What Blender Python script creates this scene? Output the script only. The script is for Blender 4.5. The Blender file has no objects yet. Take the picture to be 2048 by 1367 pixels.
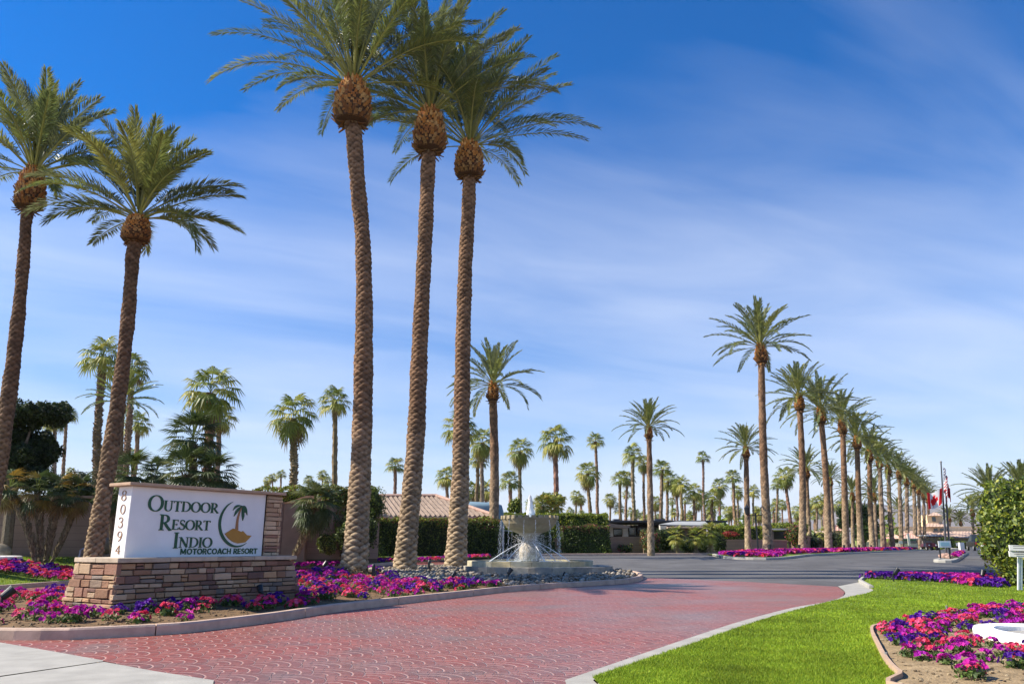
import bpy, bmesh, math, random
import numpy as np
from mathutils import Vector, Matrix
from mathutils.geometry import delaunay_2d_cdt
R = math.radians
SC = bpy.context.scene
COL = SC.collection
# ------------------------------------------------------------------ camera
EYE = 1.15; FP = 1550.0; PW, PH = 2048.0, 1367.0; TH = R(14.7)
cam_d = bpy.data.cameras.new("camera"); cam = bpy.data.objects.new("camera", cam_d); COL.objects.link(cam)
cam.location = (0, 0, EYE); cam.rotation_euler = (R(90) + TH, 0, 0)
cam_d.sensor_width = 36; cam_d.lens = 36 * FP / PW; cam_d.clip_end = 20000; cam_d.clip_start = 0.1
SC.camera = cam
# ------------------------------------------------------------------ light
SUN_AZ = math.atan2(-0.999, -0.045); SUN_EL = R(41)
sd = bpy.data.lights.new("sun", 'SUN'); sd.energy = 5.0; sd.angle = R(0.5); sd.color = (1, 0.91, 0.77)
so = bpy.data.objects.new("sun", sd); COL.objects.link(so)
sdir = Vector((math.sin(SUN_AZ) * math.cos(SUN_EL), math.cos(SUN_AZ) * math.cos(SUN_EL), math.sin(SUN_EL)))
so.rotation_euler = sdir.to_track_quat('Z', 'Y').to_euler()
SC.view_settings.view_transform = 'Standard'; SC.view_settings.look = 'None'
SC.view_settings.exposure = 0.86; SC.view_settings.gamma = 1
SC.cycles.max_bounces = 6; SC.cycles.transparent_max_bounces = 8

class NT:
    def __init__(s, nt): s.nt = nt; s.N = nt.nodes; s.L = nt.links
    def n(s, t, **k):
        x = s.N.new(t)
        for a, b in k.items(): setattr(x, a, b)
        return x
    def put(s, sock, v):
        if v is None: return
        if isinstance(v, bpy.types.NodeSocket): s.L.new(v, sock)
        else: sock.default_value = v
    def m(s, op, a, b=None, c=None, clamp=False):
        x = s.n('ShaderNodeMath', operation=op, use_clamp=clamp)
        s.put(x.inputs[0], a); s.put(x.inputs[1], b); s.put(x.inputs[2], c); return x.outputs[0]
    def mix(s, f, a, b, bt='MIX'):
        x = s.n('ShaderNodeMix', data_type='RGBA', blend_type=bt)
        s.put(x.inputs[0], f); s.put(x.inputs[6], a); s.put(x.inputs[7], b); return x.outputs[2]
    def noise(s, vec, scale, detail=4, rough=.55, dist=0.0):
        x = s.n('ShaderNodeTexNoise'); s.put(x.inputs['Vector'], vec); x.inputs['Scale'].default_value = scale
        x.inputs['Detail'].default_value = detail; x.inputs['Roughness'].default_value = rough
        x.inputs['Distortion'].default_value = dist; return x.outputs[0]
    def ramp(s, f, *st):
        x = s.n('ShaderNodeValToRGB'); s.put(x.inputs[0], f); e = x.color_ramp.elements
        while len(e) < len(st): e.new(0.5)
        for q, (p, c) in zip(e, st): q.position = p; q.color = (*c, 1) if len(c) == 3 else c
        return x.outputs[0]
    def mr(s, v, a, b, c=0.0, d=1.0):
        x = s.n('ShaderNodeMapRange'); s.put(x.inputs[0], v)
        for i, q in enumerate((a, b, c, d)): x.inputs[i + 1].default_value = q
        return x.outputs[0]

# ------------------------------------------------------------------ sky
w = bpy.data.worlds.new("World"); SC.world = w; w.use_nodes = True
t = NT(w.node_tree); bg = t.N['Background']
sky = t.n('ShaderNodeTexSky', sky_type='NISHITA', sun_disc=False, sun_elevation=SUN_EL, sun_rotation=SUN_AZ)
sky.altitude = 50; sky.air_density = 1.0; sky.dust_density = 0.6; sky.ozone_density = 2.2
tc = t.n('ShaderNodeTexCoord'); sep = t.n('ShaderNodeSeparateXYZ'); t.L.new(tc.outputs['Generated'], sep.inputs[0])
X, Y, Z = sep.outputs
zz = t.m('MAXIMUM', t.m('ADD', Z, 0.10), 0.05)
u = t.m('DIVIDE', X, zz); v = t.m('DIVIDE', Y, zz)
def cvec(ang, sx, sy, off):
    c, s_ = math.cos(ang), math.sin(ang)
    a = t.m('ADD', t.m('MULTIPLY', u, c), t.m('MULTIPLY', v, s_)); b = t.m('SUBTRACT', t.m('MULTIPLY', v, c), t.m('MULTIPLY', u, s_))
    q = t.n('ShaderNodeCombineXYZ'); t.put(q.inputs[0], t.m('MULTIPLY', a, sx)); t.put(q.inputs[1], t.m('MULTIPLY', b, sy)); q.inputs[2].default_value = off
    return q.outputs[0]
n1 = t.noise(cvec(R(20), .28, .8, 5.3), .9, 5, .5, .7)
n2 = t.noise(cvec(R(27), .45, 1.3, 2.7), 1.6, 6, .55, .8)
n3 = t.noise(cvec(R(10), .5, .5, 7.1), .55, 3, .5, .2)
cl = t.m('ADD', t.m('MULTIPLY', n1, .62), t.m('MULTIPLY', n2, .38))
cl = t.m('ADD', cl, t.m('MULTIPLY', t.m('SUBTRACT', n3, .5), .75))
low = t.mr(Z, .0, .85, .20, -.20)
cl = t.mr(t.m('ADD', cl, low), .42, 1.0, 0.0, 0.74)
hz = t.m('POWER', t.mr(Z, 0.0, .42, 1.0, 0.0), 2.0)
hs = t.n('ShaderNodeHueSaturation'); hs.inputs['Hue'].default_value = .498; hs.inputs['Saturation'].default_value = 2.0; hs.inputs['Value'].default_value = 1.05; t.L.new(sky.outputs[0], hs.inputs['Color'])
deep = t.mix(1.0, hs.outputs[0], (.46, .84, 1.08, 1), 'MULTIPLY')
c = t.mix(cl, deep, (6.6, 7.0, 7.8, 1))
c = t.mix(t.m('MULTIPLY', hz, .9), c, (5.5, 5.8, 6.7, 1))
t.L.new(c, bg.inputs[0]); bg.inputs[1].default_value = 0.088

# ------------------------------------------------------------------ terrain / pixel helpers
def g(y):
    q = min(1, max(0, (y - 18) / 30.)); return .55 * q * q * (3 - 2 * q)
def gv(y):
    q = np.clip((y - 18) / 30., 0, 1); return .55 * q * q * (3 - 2 * q)
CT, ST = math.cos(TH), math.sin(TH)
def ray(px, py):
    a = (px - 1024) / FP; b = (683.5 - py) / FP
    return Vector((a, CT - b * ST, ST + b * CT))
def at(px, py, Y):
    d = ray(px, py); k = Y / d.y; return Vector((d.x * k, Y, EYE + d.z * k))
def gnd(px, py):
    d = ray(px, py); lo, hi = 3.0, 400.0
    for _ in range(50):
        m_ = (lo + hi) / 2
        if EYE + m_ * d.z / d.y > g(m_): lo = m_
        else: hi = m_
    return Vector((d.x / d.y * lo, lo, g(lo)))
def mpp(Y, z=1.0): return (Y * CT + (z - EYE) * ST) / FP     # metres per photo pixel
def X_at(px, Y, z=1.0): return (px - 1024) * mpp(Y, z)

# ------------------------------------------------------------------ objects
def tag(o, label=None, cat=None, group=None, kind=None):
    if label: o['label'] = label
    if cat: o['category'] = cat
    if group: o['group'] = group
    if kind: o['kind'] = kind
    return o
def empty(name, loc, label, cat, group=None, rz=0):
    o = bpy.data.objects.new(name, None); COL.objects.link(o); o.location = loc; o.rotation_euler.z = rz
    o.empty_display_size = .2
    return tag(o, label, cat, group)
def mk(name, V, F, mat, parent=None, col=None, mi=None, smooth=False, local=False):
    V = np.asarray(V, dtype=np.float64).reshape(-1, 3)
    if parent is not None and not local:
        p = parent
        off = Vector((0, 0, 0))
        while p is not None: off += p.location; p = p.parent
        V = V - np.array(off)
    me = bpy.data.meshes.new(name)
    me.from_pydata(V.tolist(), [], F.tolist() if isinstance(F, np.ndarray) else F)
    for m_ in (mat if isinstance(mat, (list, tuple)) else [mat]): me.materials.append(m_)
    if mi is not None: me.polygons.foreach_set('material_index', np.asarray(mi, dtype=np.int32))
    if smooth: me.polygons.foreach_set('use_smooth', np.ones(len(me.polygons), dtype=bool))
    if col is not None:
        a = me.attributes.new('col', 'FLOAT_COLOR', 'FACE')
        c4 = np.ones((len(me.polygons), 4)); c4[:, :3] = np.asarray(col)[:, :3]; a.data.foreach_set('color', c4.ravel())
    me.update()
    o = bpy.data.objects.new(name, me); COL.objects.link(o)
    if parent is not None: o.parent = parent
    return o
def copy_tree(o, parent=None):
    c = o.copy(); COL.objects.link(c); c.parent = parent
    for ch in list(o.children): copy_tree(ch, c)
    return c

class MB:
    """collects boxes, prisms and tubes into ONE mesh"""
    def __init__(s): s.V = []; s.F = []; s.c = []; s.mi = []; s.col = (1, 1, 1); s.m = 0
    def add(s, V, F, col=None):
        b = len(s.V); s.V += [tuple(v) for v in V]; s.F += [tuple(i + b for i in f) for f in F]
        s.c += [col or s.col] * len(F); s.mi += [s.m] * len(F); return s
    def box(s, c, d, rz=0, M=None, taper=1.0, col=None, bev=0):
        x, y, z = d[0] / 2, d[1] / 2, d[2] / 2; V = []
        for k, (sz, t_) in enumerate(((-1, 1), (1, taper))):
            for sx, sy in ((-1, -1), (1, -1), (1, 1), (-1, 1)): V.append(Vector((sx * x * t_, sy * y * t_, sz * z)))
        Mx = (Matrix.Rotation(rz, 3, 'Z') if M is None else M); c = Vector(c)
        V = [Mx @ q + c for q in V]
        return s.add(V, [(3, 2, 1, 0), (4, 5, 6, 7), (0, 1, 5, 4), (1, 2, 6, 5), (2, 3, 7, 6), (3, 0, 4, 7)], col)
    def hexa(s, V, col=None):
        return s.add(V, [(3, 2, 1, 0), (4, 5, 6, 7), (0, 1, 5, 4), (1, 2, 6, 5), (2, 3, 7, 6), (3, 0, 4, 7)], col)
    def tube(s, pts, rs, n=8, cap=True, col=None):
        pts = [Vector(p) for p in pts]
        if not hasattr(rs, '__len__'): rs = [rs] * len(pts)
        V = []; F = []; pr = None
        for i, p in enumerate(pts):
            d = (pts[min(i + 1, len(pts) - 1)] - pts[max(i - 1, 0)])
            if d.length < 1e-9: d = Vector((0, 0, 1))
            d.normalize()
            if pr is None: a = d.orthogonal().normalized()
            else: a = (pr - d * pr.dot(d)).normalized()
            pr = a; b = d.cross(a)
            for k in range(n):
                q = 2 * math.pi * k / n; V.append(p + (a * math.cos(q) + b * math.sin(q)) * rs[i])
        for i in range(len(pts) - 1):
            for k in range(n): F.append((i * n + k, i * n + (k + 1) % n, (i + 1) * n + (k + 1) % n, (i + 1) * n + k))
        if cap: F.append(tuple(range(n))[::-1]); F.append(tuple(range((len(pts) - 1) * n, len(pts) * n)))
        return s.add(V, F, col)
    def lathe(s, prof, c=(0, 0, 0), n=32, cap=True, col=None):
        V = []; F = []
        for r, z in prof:
            for k in range(n): q = 2 * math.pi * k / n; V.append((c[0] + r * math.cos(q), c[1] + r * math.sin(q), c[2] + z))
        for i in range(len(prof) - 1):
            for k in range(n): F.append((i * n + k, i * n + (k + 1) % n, (i + 1) * n + (k + 1) % n, (i + 1) * n + k))
        if cap: F.append(tuple(range(n))[::-1]); F.append(tuple(range((len(prof) - 1) * n, len(prof) * n)))
        return s.add(V, F, col)
    def build(s, name, mat, parent=None, smooth=False, local=False):
        return mk(name, s.V, s.F, mat, parent, s.c, s.mi, smooth, local)

def cat_rom(P, closed=False, n=6):
    P = [np.array(p[:2], float) for p in P]; out = []; L = len(P)
    for i in range(L if closed else L - 1):
        if closed: a, b, c, d = P[(i - 1) % L], P[i], P[(i + 1) % L], P[(i + 2) % L]
        else: a, b, c, d = P[max(i - 1, 0)], P[i], P[i + 1], P[min(i + 2, L - 1)]
        for k in range(n):
            s = k / n
            out.append(.5 * ((2 * b) + (-a + c) * s + (2 * a - 5 * b + 4 * c - d) * s * s + (-a + 3 * b - 3 * c + d) * s ** 3))
    if not closed: out.append(P[-1])
    return [tuple(o) for o in out]
def inpoly(px, py, poly):
    px = np.asarray(px); py = np.asarray(py); r = np.zeros(px.shape, bool); n = len(poly); j = n - 1
    for i in range(n):
        xi, yi = poly[i]; xj, yj = poly[j]
        if yi != yj:
            r ^= ((yi > py) != (yj > py)) & (px < (xj - xi) * (py - yi) / (yj - yi) + xi)
        j = i
    return r
def polydist(px, py, line):
    px = np.asarray(px, float); py = np.asarray(py, float); best = np.full(px.shape, 1e9)
    for (ax, ay), (bx, by) in zip(line[:-1], line[1:]):
        dx, dy = bx - ax, by - ay; L2 = dx * dx + dy * dy + 1e-12
        q = np.clip(((px - ax) * dx + (py - ay) * dy) / L2, 0, 1)
        best = np.minimum(best, np.hypot(px - ax - q * dx, py - ay - q * dy))
    return best
def sheet(name, poly, dz, mat, step=1.0, zf=None, jit=0, **kw):
    """ground sheet inside a polygon, following the terrain"""
    poly = [tuple(p[:2]) for p in poly]
    xs = [p[0] for p in poly]; ys = [p[1] for p in poly]
    gx = np.arange(min(xs), max(xs), step); gy = np.arange(math.floor(min(ys)), min(max(ys), 400), step)
    A, B = np.meshgrid(gx, gy); A = A.ravel(); B = B.ravel()
    if jit: A = A + np.random.uniform(-jit, jit, A.shape); B = B + np.random.uniform(-jit, jit, B.shape)
    k = inpoly(A, B, poly) & (polydist(A, B, poly + [poly[0]]) > step * .3)
    if zf is None: k &= (B > 16) & (B < 50)
    dense = []
    for (a, b) in zip(poly, poly[1:] + poly[:1]):
        L = math.hypot(a[0] - b[0], a[1] - b[1]); m_ = max(1, int(L / step)) if min(a[1], b[1]) < 60 else 1
        for q in range(m_): dense.append((a[0] + (b[0] - a[0]) * q / m_, a[1] + (b[1] - a[1]) * q / m_))
    pts = [Vector(p) for p in dense] + [Vector((a, b)) for a, b in zip(A[k], B[k])]
    n = len(dense)
    V, E, F, *_ = delaunay_2d_cdt(pts, [], [list(range(n))], 1, 1e-5)
    z = (zf(np.array([q.x for q in V]), np.array([q.y for q in V])) if zf else gv(np.array([q.y for q in V]))) + dz
    F = [f if (V[f[1]] - V[f[0]]).cross(V[f[2]] - V[f[0]]) > 0 else f[::-1] for f in F]
    o = mk(name, [(q.x, q.y, zz_) for q, zz_ in zip(V, z)], [tuple(f) for f in F], mat, smooth=True, **kw)
    return o

# ------------------------------------------------------------------ materials
def mat(name, base, rough=.8, var=.25, scale=6., bump=.0, bscale=30., attr=False, spec=.4, trans=0, base2=None, metal=0, emit=None, alpha=None, detail=5):
    m_ = bpy.data.materials.new(name); m_.use_nodes = True; t = NT(m_.node_tree); b = t.N['Principled BSDF']
    tc = t.n('ShaderNodeTexCoord').outputs['Object']
    nz = t.noise(tc, scale, detail)
    f = t.mr(nz, .3, .7)
    b2 = base2 or tuple(q * (1 - var) for q in base); b1 = base if base2 else tuple(min(1, q * (1 + var)) for q in base)
    c = t.mix(f, (*b2, 1), (*b1, 1))
    if attr:
        a = t.n('ShaderNodeAttribute', attribute_name='col'); c = t.mix(1.0, c, a.outputs['Color'], 'MULTIPLY')
    t.put(b.inputs['Base Color'], c); b.inputs['Roughness'].default_value = rough; b.inputs['Metallic'].default_value = metal
    b.inputs['Specular IOR Level'].default_value = spec
    if bump:
        bp = t.n('ShaderNodeBump'); bp.inputs['Strength'].default_value = bump; bp.inputs['Distance'].default_value = .02
        t.L.new(t.noise(tc, bscale, 5), bp.inputs['Height']); t.L.new(bp.outputs[0], b.inputs['Normal'])
    if trans:
        tr = t.n('ShaderNodeBsdfTranslucent'); t.put(tr.inputs[0], c); mx = t.n('ShaderNodeMixShader'); mx.inputs[0].default_value = trans
        t.L.new(b.outputs[0], mx.inputs[1]); t.L.new(tr.outputs[0], mx.inputs[2]); t.L.new(mx.outputs[0], t.N['Material Output'].inputs[0])
    if alpha is not None: b.inputs['Alpha'].default_value = alpha
    return m_
W1 = (1., 1., 1.)
M = {}
M['soil'] = mat('soil', (.22, .13, .055), .95, .4, 7, 1.0, 30, base2=(.085, .05, .022), detail=9)
M['tan_soil'] = mat('tan_soil', (.36, .26, .14), .95, .3, 7, 1., 30, base2=(.20, .14, .07), detail=9)
M['sand'] = mat('sand', (.28, .22, .15), .95, .2, 2, .3, 10)
M['asphalt'] = mat('asphalt', (.098, .094, .090), .75, .35, .5, .25, 150, detail=8)
M['concrete'] = mat('concrete', (.34, .325, .285), .85, .15, 3, .15, 60, detail=8)
M['kerb'] = mat('kerb', (.50, .36, .27), .85, .2, 4, .2, 50, detail=8)
M['turf'] = mat('turf', (.18, .24, .02), .9, .25, .7, .6, 90, base2=(.075, .13, .012), detail=9)
M['blade'] = mat('blade', (.235, .34, .024), .6, .25, .8, attr=True, trans=.35, spec=.2)
M['trunk'] = mat('trunk', (.5, .5, .5), .9, .3, 14, .5, 60, attr=True, spec=.2)
M['boot'] = mat('boot', (.55, .55, .55), .85, .35, 20, .4, 60, attr=True, spec=.2)
M['frond'] = mat('frond', (.78, .78, .78), .34, .2, 3, attr=True, trans=.34, spec=.5)
M['leaf'] = mat('leaf', (.66, .66, .66), .5, .2, 3, attr=True, trans=.28, spec=.4)
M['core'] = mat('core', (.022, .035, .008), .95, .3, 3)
M['petal'] = mat('petal', (.8, .8, .8), .6, .1, 20, attr=True, trans=.3, spec=.2)
M['ledgestone'] = mat('ledgestone', (.62, .62, .62), .9, .28, 9, .5, 45, attr=True, spec=.2, detail=8)
M['mortar'] = mat('mortar', (.05, .04, .035), .95, .2)
M['stucco_white'] = mat('stucco_white', (.79, .785, .77), .85, .06, 1.8, .12, 120)
M['cap'] = mat('cap', (.44, .30, .20), .8, .15, 5, .2, 50)
M['green_paint'] = mat('green_paint', (.008, .075, .03), .4, .1)
M['bronze_paint'] = mat('bronze_paint', (.30, .17, .09), .4, .1)
M['gold_paint'] = mat('gold_paint', (.42, .20, .025), .5, .08)
M['brown_paint'] = mat('brown_paint', (.33, .15, .06), .5, .08)
M['wall'] = mat('wall', (.30, .20, .15), .9, .12, 2, .3, 60, attr=True)
M['fountain_stone'] = mat('fountain_stone', (.50, .44, .36), .6, .3, 5, .4, 40, base2=(.33, .29, .22), detail=8)
M['mossy_stone'] = mat('mossy_stone', (.42, .35, .23), .9, .3, 3, .4, 40, base2=(.26, .21, .12), detail=8)
M['grey_stone'] = mat('grey_stone', (.44, .41, .35), .9, .2, 4, .4, 50, base2=(.26, .24, .20), attr=True)
M['black_metal'] = mat('black_metal', (.012, .014, .017), .4, .1, spec=.5)
M['grey_metal'] = mat('grey_metal', (.25, .25, .24), .5, .1, metal=.3)
M['white_paint'] = mat('white_paint', (.75, .75, .73), .5, .05)
M['white_rim'] = mat('white_rim', (.80, .79, .76), .7, .04, 4, .1, 60)
M['rock'] = mat('rock', (.5, .5, .5), .85, .2, 10, .3, 50, attr=True)
M['plain'] = mat('plain', (.8, .8, .8), .7, .08, 3, attr=True)
M['gloss'] = mat('gloss', (.8, .8, .8), .3, .04, 3, attr=True, spec=.6)
M['rtile'] = mat('rtile', (.6, .6, .6), .85, .25, 9, attr=True)
M['hill'] = mat('hill', (.16, .13, .11), .95, .2, .004)
M['cloth'] = mat('cloth', (.9, .9, .9), .8, .05, 3, attr=True, trans=.25)
def glassmat(name, c, rough=.08, tr=.6):
    m_ = bpy.data.materials.new(name); m_.use_nodes = True; t = NT(m_.node_tree); b = t.N['Principled BSDF']
    b.inputs['Base Color'].default_value = (*c, 1); b.inputs['Roughness'].default_value = rough; b.inputs['Transmission Weight'].default_value = tr
    b.inputs['IOR'].default_value = 1.33
    bp = t.n('ShaderNodeBump'); bp.inputs['Strength'].default_value = .5; bp.inputs['Distance'].default_value = .02
    t.L.new(t.noise(t.n('ShaderNodeTexCoord').outputs['Object'], 9, 4), bp.inputs['Height']); t.L.new(bp.outputs[0], b.inputs['Normal'])
    return m_
M['water'] = glassmat('water', (.25, .38, .40), .08, .3)
M['glass'] = mat('glass', (.02, .035, .045), .08, .1, spec=.8)
M['foam'] = mat('foam', (.95, .95, .95), .4, .02, trans=.2)

def paver_mat():
    m_ = bpy.data.materials.new('stamped_pavers'); m_.use_nodes = True; t = NT(m_.node_tree); b = t.N['Principled BSDF']
    tc = t.n('ShaderNodeTexCoord').outputs['Object']
    wn = t.n('ShaderNodeTexNoise'); t.L.new(tc, wn.inputs['Vector']); wn.inputs['Scale'].default_value = 1.3; wn.inputs['Detail'].default_value = 2
    vm = t.n('ShaderNodeVectorMath', operation='MULTIPLY_ADD'); t.L.new(wn.outputs['Color'], vm.inputs[0]); vm.inputs[1].default_value = (.06, .06, 0); t.L.new(tc, vm.inputs[2])
    sp = t.n('ShaderNodeSeparateXYZ'); t.L.new(vm.outputs[0], sp.inputs[0]); X, Y, _ = sp.outputs
    ang = R(-38); c, s = math.cos(ang), math.sin(ang); K = 1 / .92
    x = t.m('MULTIPLY', t.m('SUBTRACT', t.m('MULTIPLY', X, c), t.m('MULTIPLY', Y, -s)), K)
    y = t.m('MULTIPLY', t.m('ADD', t.m('MULTIPLY', X, -s), t.m('MULTIPLY', Y, c)), K)
    k = t.m('FLOOR', t.m('DIVIDE', y, .25))
    def dist(row):
        par = t.m('MULTIPLY', t.m('FRACT', t.m('MULTIPLY', row, .5)), 1.0)     # 0 or .5
        dx = t.m('SUBTRACT', t.m('FRACT', t.m('ADD', t.m('SUBTRACT', x, par), .5)), .5)
        dy = t.m('SUBTRACT', y, t.m('MULTIPLY', row, .25))
        return t.m('SQRT', t.m('ADD', t.m('MULTIPLY', dx, dx), t.m('MULTIPLY', dy, dy))), dx, dy
    d0, dx0, dy0 = dist(k); k1 = t.m('ADD', k, 1.0); d1, dx1, dy1 = dist(k1)
    dm, dxm, dym = dist(t.m('SUBTRACT', k, 1.0)); ins = t.m('LESS_THAN', d0, .5); inm = t.m('LESS_THAN', dm, .5)
    def sel(i_, a, b_): return t.m('ADD', t.m('MULTIPLY', i_, a), t.m('MULTIPLY', t.m('SUBTRACT', 1.0, i_), b_))
    d = sel(inm, dm, sel(ins, d0, d1)); dx = sel(inm, dxm, sel(ins, dx0, dx1)); dy = sel(inm, dym, sel(ins, dy0, dy1))
    rings = t.m('MULTIPLY', d, 8.0)
    fr = t.m('ABSOLUTE', t.m('SUBTRACT', t.m('FRACT', rings), .5))            # .5 at joints
    arc = t.mr(fr, .385, .455)
    angl = t.m('ARCTAN2', dx, dy)
    seg = t.m('MULTIPLY', t.m('MULTIPLY', angl, t.m('ADD', t.m('FLOOR', rings), 1.0)), 1.1)
    rad = t.mr(t.m('ABSOLUTE', t.m('SUBTRACT', t.m('FRACT', seg), .5)), .43, .48)
    big = t.noise(tc, .28, 5, .6); fine = t.noise(tc, 14, 6)
    base = t.ramp(big, (.28, (.20, .13, .11)), (.42, (.24, .10, .078)), (.58, (.275, .072, .052)), (.78, (.21, .11, .09)))
    base = t.mix(t.mr(t.noise(tc, .9, 6, .65), .50, .70, 0, .8), base, (.16, .115, .105, 1))
    base = t.mix(1.0, base, t.ramp(fine, (.3, (.8, .8, .8)), (.7, (1.15, 1.1, 1.1))), 'MULTIPLY')
    cell = t.n('ShaderNodeTexWhiteNoise', noise_dimensions='3D'); q = t.n('ShaderNodeCombineXYZ')
    t.put(q.inputs[0], t.m('FLOOR', rings)); t.put(q.inputs[1], t.m('FLOOR', seg)); t.put(q.inputs[2], k); t.L.new(q.outputs[0], cell.inputs[0])
    base = t.mix(1.0, base, t.mix(cell.outputs[0], (.86, .85, .85, 1), (1.12, 1.12, 1.12, 1)), 'MULTIPLY')
    joint_var = t.mr(t.noise(tc, 2.5, 3), .25, .5, .35, 1)  # noise varies how strongly the pale mortar arcs show
    cc = t.mix(t.m('MULTIPLY', rad, .45), base, (.07, .04, .035, 1))
    cc = t.mix(t.m('MULTIPLY', t.m('MULTIPLY', arc, joint_var), .68), cc, (.50, .33, .28, 1))
    t.put(b.inputs['Base Color'], cc)
    t.put(b.inputs['Roughness'], t.mr(big, .3, .7, .30, .55)); b.inputs['Specular IOR Level'].default_value = .38
    h = t.m('SUBTRACT', 1.0, t.m('MAXIMUM', arc, rad)); h = t.m('ADD', h, t.m('MULTIPLY', fine, .4))
    bp = t.n('ShaderNodeBump'); bp.inputs['Strength'].default_value = .6; bp.inputs['Distance'].default_value = .012
    t.L.new(h, bp.inputs['Height']); t.L.new(bp.outputs[0], b.inputs['Normal'])
    return m_
def asphalt_mat():
    m_ = M['asphalt']; t = NT(m_.node_tree); b = t.N['Principled BSDF']; tc = t.n('ShaderNodeTexCoord').outputs['Object']; old = b.inputs['Base Color'].links[0].from_socket
    vo = t.n('ShaderNodeTexVoronoi', feature='DISTANCE_TO_EDGE'); vo.inputs['Scale'].default_value = .22; wv = t.n('ShaderNodeVectorMath', operation='MULTIPLY_ADD'); wn = t.n('ShaderNodeTexNoise'); wn.inputs['Scale'].default_value = .9; t.L.new(tc, wn.inputs['Vector'])
    t.L.new(wn.outputs['Color'], wv.inputs[0]); wv.inputs[1].default_value = (2.2, 2.2, 0); t.L.new(tc, wv.inputs[2]); t.L.new(wv.outputs[0], vo.inputs['Vector'])
    crack = t.m('MULTIPLY', t.mr(vo.outputs['Distance'], .0, .012, 1, 0), t.mr(t.noise(tc, .12, 3), .48, .6, 0, .7)); c = t.mix(crack, old, (.02, .02, .022, 1))
    c = t.mix(t.mr(t.noise(tc, .35, 6, .7), .56, .72, 0, .5), c, (.045, .045, .05, 1)); sv = t.n('ShaderNodeVectorMath', operation='MULTIPLY'); t.L.new(tc, sv.inputs[0]); sv.inputs[1].default_value = (.12, .9, 1)
    c = t.mix(t.mr(t.noise(sv.outputs[0], .8, 4), .5, .75, 0, .35), c, (.17, .165, .155, 1)); t.put(b.inputs['Base Color'], c)
asphalt_mat()
M['paver'] = paver_mat()
# ================================================================== SETTING
np.random.seed(5); random.seed(5)
def G2(*pp): return [tuple(gnd(*p))[:2] for p in pp]
ys = np.concatenate([[-40], np.arange(16, 50, .5), [60, 120, 400, 6000]]); xs = np.array([-5000, -60, 0, 60, 120, 5000.])
V = [(x, y, g(y)) for y in ys for x in xs]; nx = len(xs)
mk('ground', V, [(j * nx + i, j * nx + i + 1, (j + 1) * nx + i + 1, (j + 1) * nx + i) for j in range(len(ys) - 1) for i in range(nx - 1)], M['sand'])['kind'] = 'structure'

# island bed in the middle of the drive
island = cat_rom(G2((-70, 1282), (-140, 1268), (-170, 1242), (-120, 1218), (0, 1205), (300, 1180), (590, 1154), (730, 1146), (860, 1139), (960, 1133)) +
                 [(-.9, 31.0), (1.2, 31.2), (3.0, 30.0), (4.2, 28.2)] +
                 G2((1287, 1158), (1262, 1167), (1193, 1172), (1038, 1183), (881, 1201), (683, 1225), (560, 1245), (419, 1264), (342, 1272), (205, 1280), (103, 1284)), True, 5)
# kerb line of the far left verge
vk = G2((-700, 1215), (-300, 1203), (0, 1181), (145, 1170), (400, 1153), (590, 1137), (730, 1134), (833, 1125), (900, 1119), (1000, 1112.5), (1200, 1110), (1310, 1109), (1440, 1109.5))
vk[-3:] = [(8.6 * (1200 - 1024) / 300, 48.5), (9.4, 49.5), (13.5, 50.5)]
verge_k = cat_rom(vk, False, 5)
rk = G2((1452, 1117), (1560, 1119), (1640, 1117)) ; rk = rk[:2]
A0 = np.array(rk[1]); rowdir = np.array([.517, .856])
row_kerb = cat_rom([tuple(A0 + np.array([-1.5, 7.5]))] + rk + [tuple(A0 + rowdir * q + np.array((q * .02, 0))) for q in (8, 20, 40, 70, 100)], False, 4)
asph = [(-40, 8)] + [(-40, 45)] + [(p[0] - .0, p[1]) for p in verge_k[10:]] + [(13, 58), (20, 75), (60, 140), (62, 175), (140, 175), (60, 60), (45, 15), (20, 9)]
tag(sheet('asphalt_road', [(-30, 14), (-30, 24)] + verge_k[8:] + [(15, 60), (50, 118), (66, 136), (110, 136), (110, 60), (60, 14), (14, 9)], .012, M['asphalt'], 1.0), kind='structure')
backp = G2((1675, 1174), (1527, 1166), (1400, 1160), (1290, 1156))
paver_poly = G2((0, 1289), (103, 1307), (205, 1326), (308, 1348), (427, 1367)) + [(-1.9, 5.5)] + [(0.6, 5.5)] + G2((1130, 1367), (1400, 1273), (1495, 1242), (1590, 1217), (1653, 1206), (1685, 1195), (1690, 1185)) + backp + \
    [(2.0, 32.5), (-1.0, 34.5)] + [p for p in verge_k[4:38]][::-1] + [(-30, 14), (-14, 9.6)]
tag(sheet('paver_drive', paver_poly, .026, M['paver'], 1.0), kind='structure')
s1 = G2((-60, 1284), (0, 1290), (103, 1308), (205, 1327)); j0 = G2((-60, 1368), (0, 1359), (205, 1329))
tag(sheet('pavement', s1 + [j0[2]] + [j0[1], j0[0]], .036, M['concrete'], 1.0), kind='structure')
j1 = G2((207, 1330), (0, 1361), (-60, 1370))
tag(sheet('pavement', [j1[0]] + G2((308, 1349), (427, 1368)) + [(-2.0, 5.5), (-9, 5.5)] + [j1[2], j1[1]], .036, M['concrete'], 1.0), kind='structure')
tag(sheet('pavement', [(-9.4, 9.0)] + [s1[0], j0[0], (-9.2, 5.5), (-30, 5.5), (-30, 9.5)], .036, M['concrete'], 1.0), kind='structure')

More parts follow.
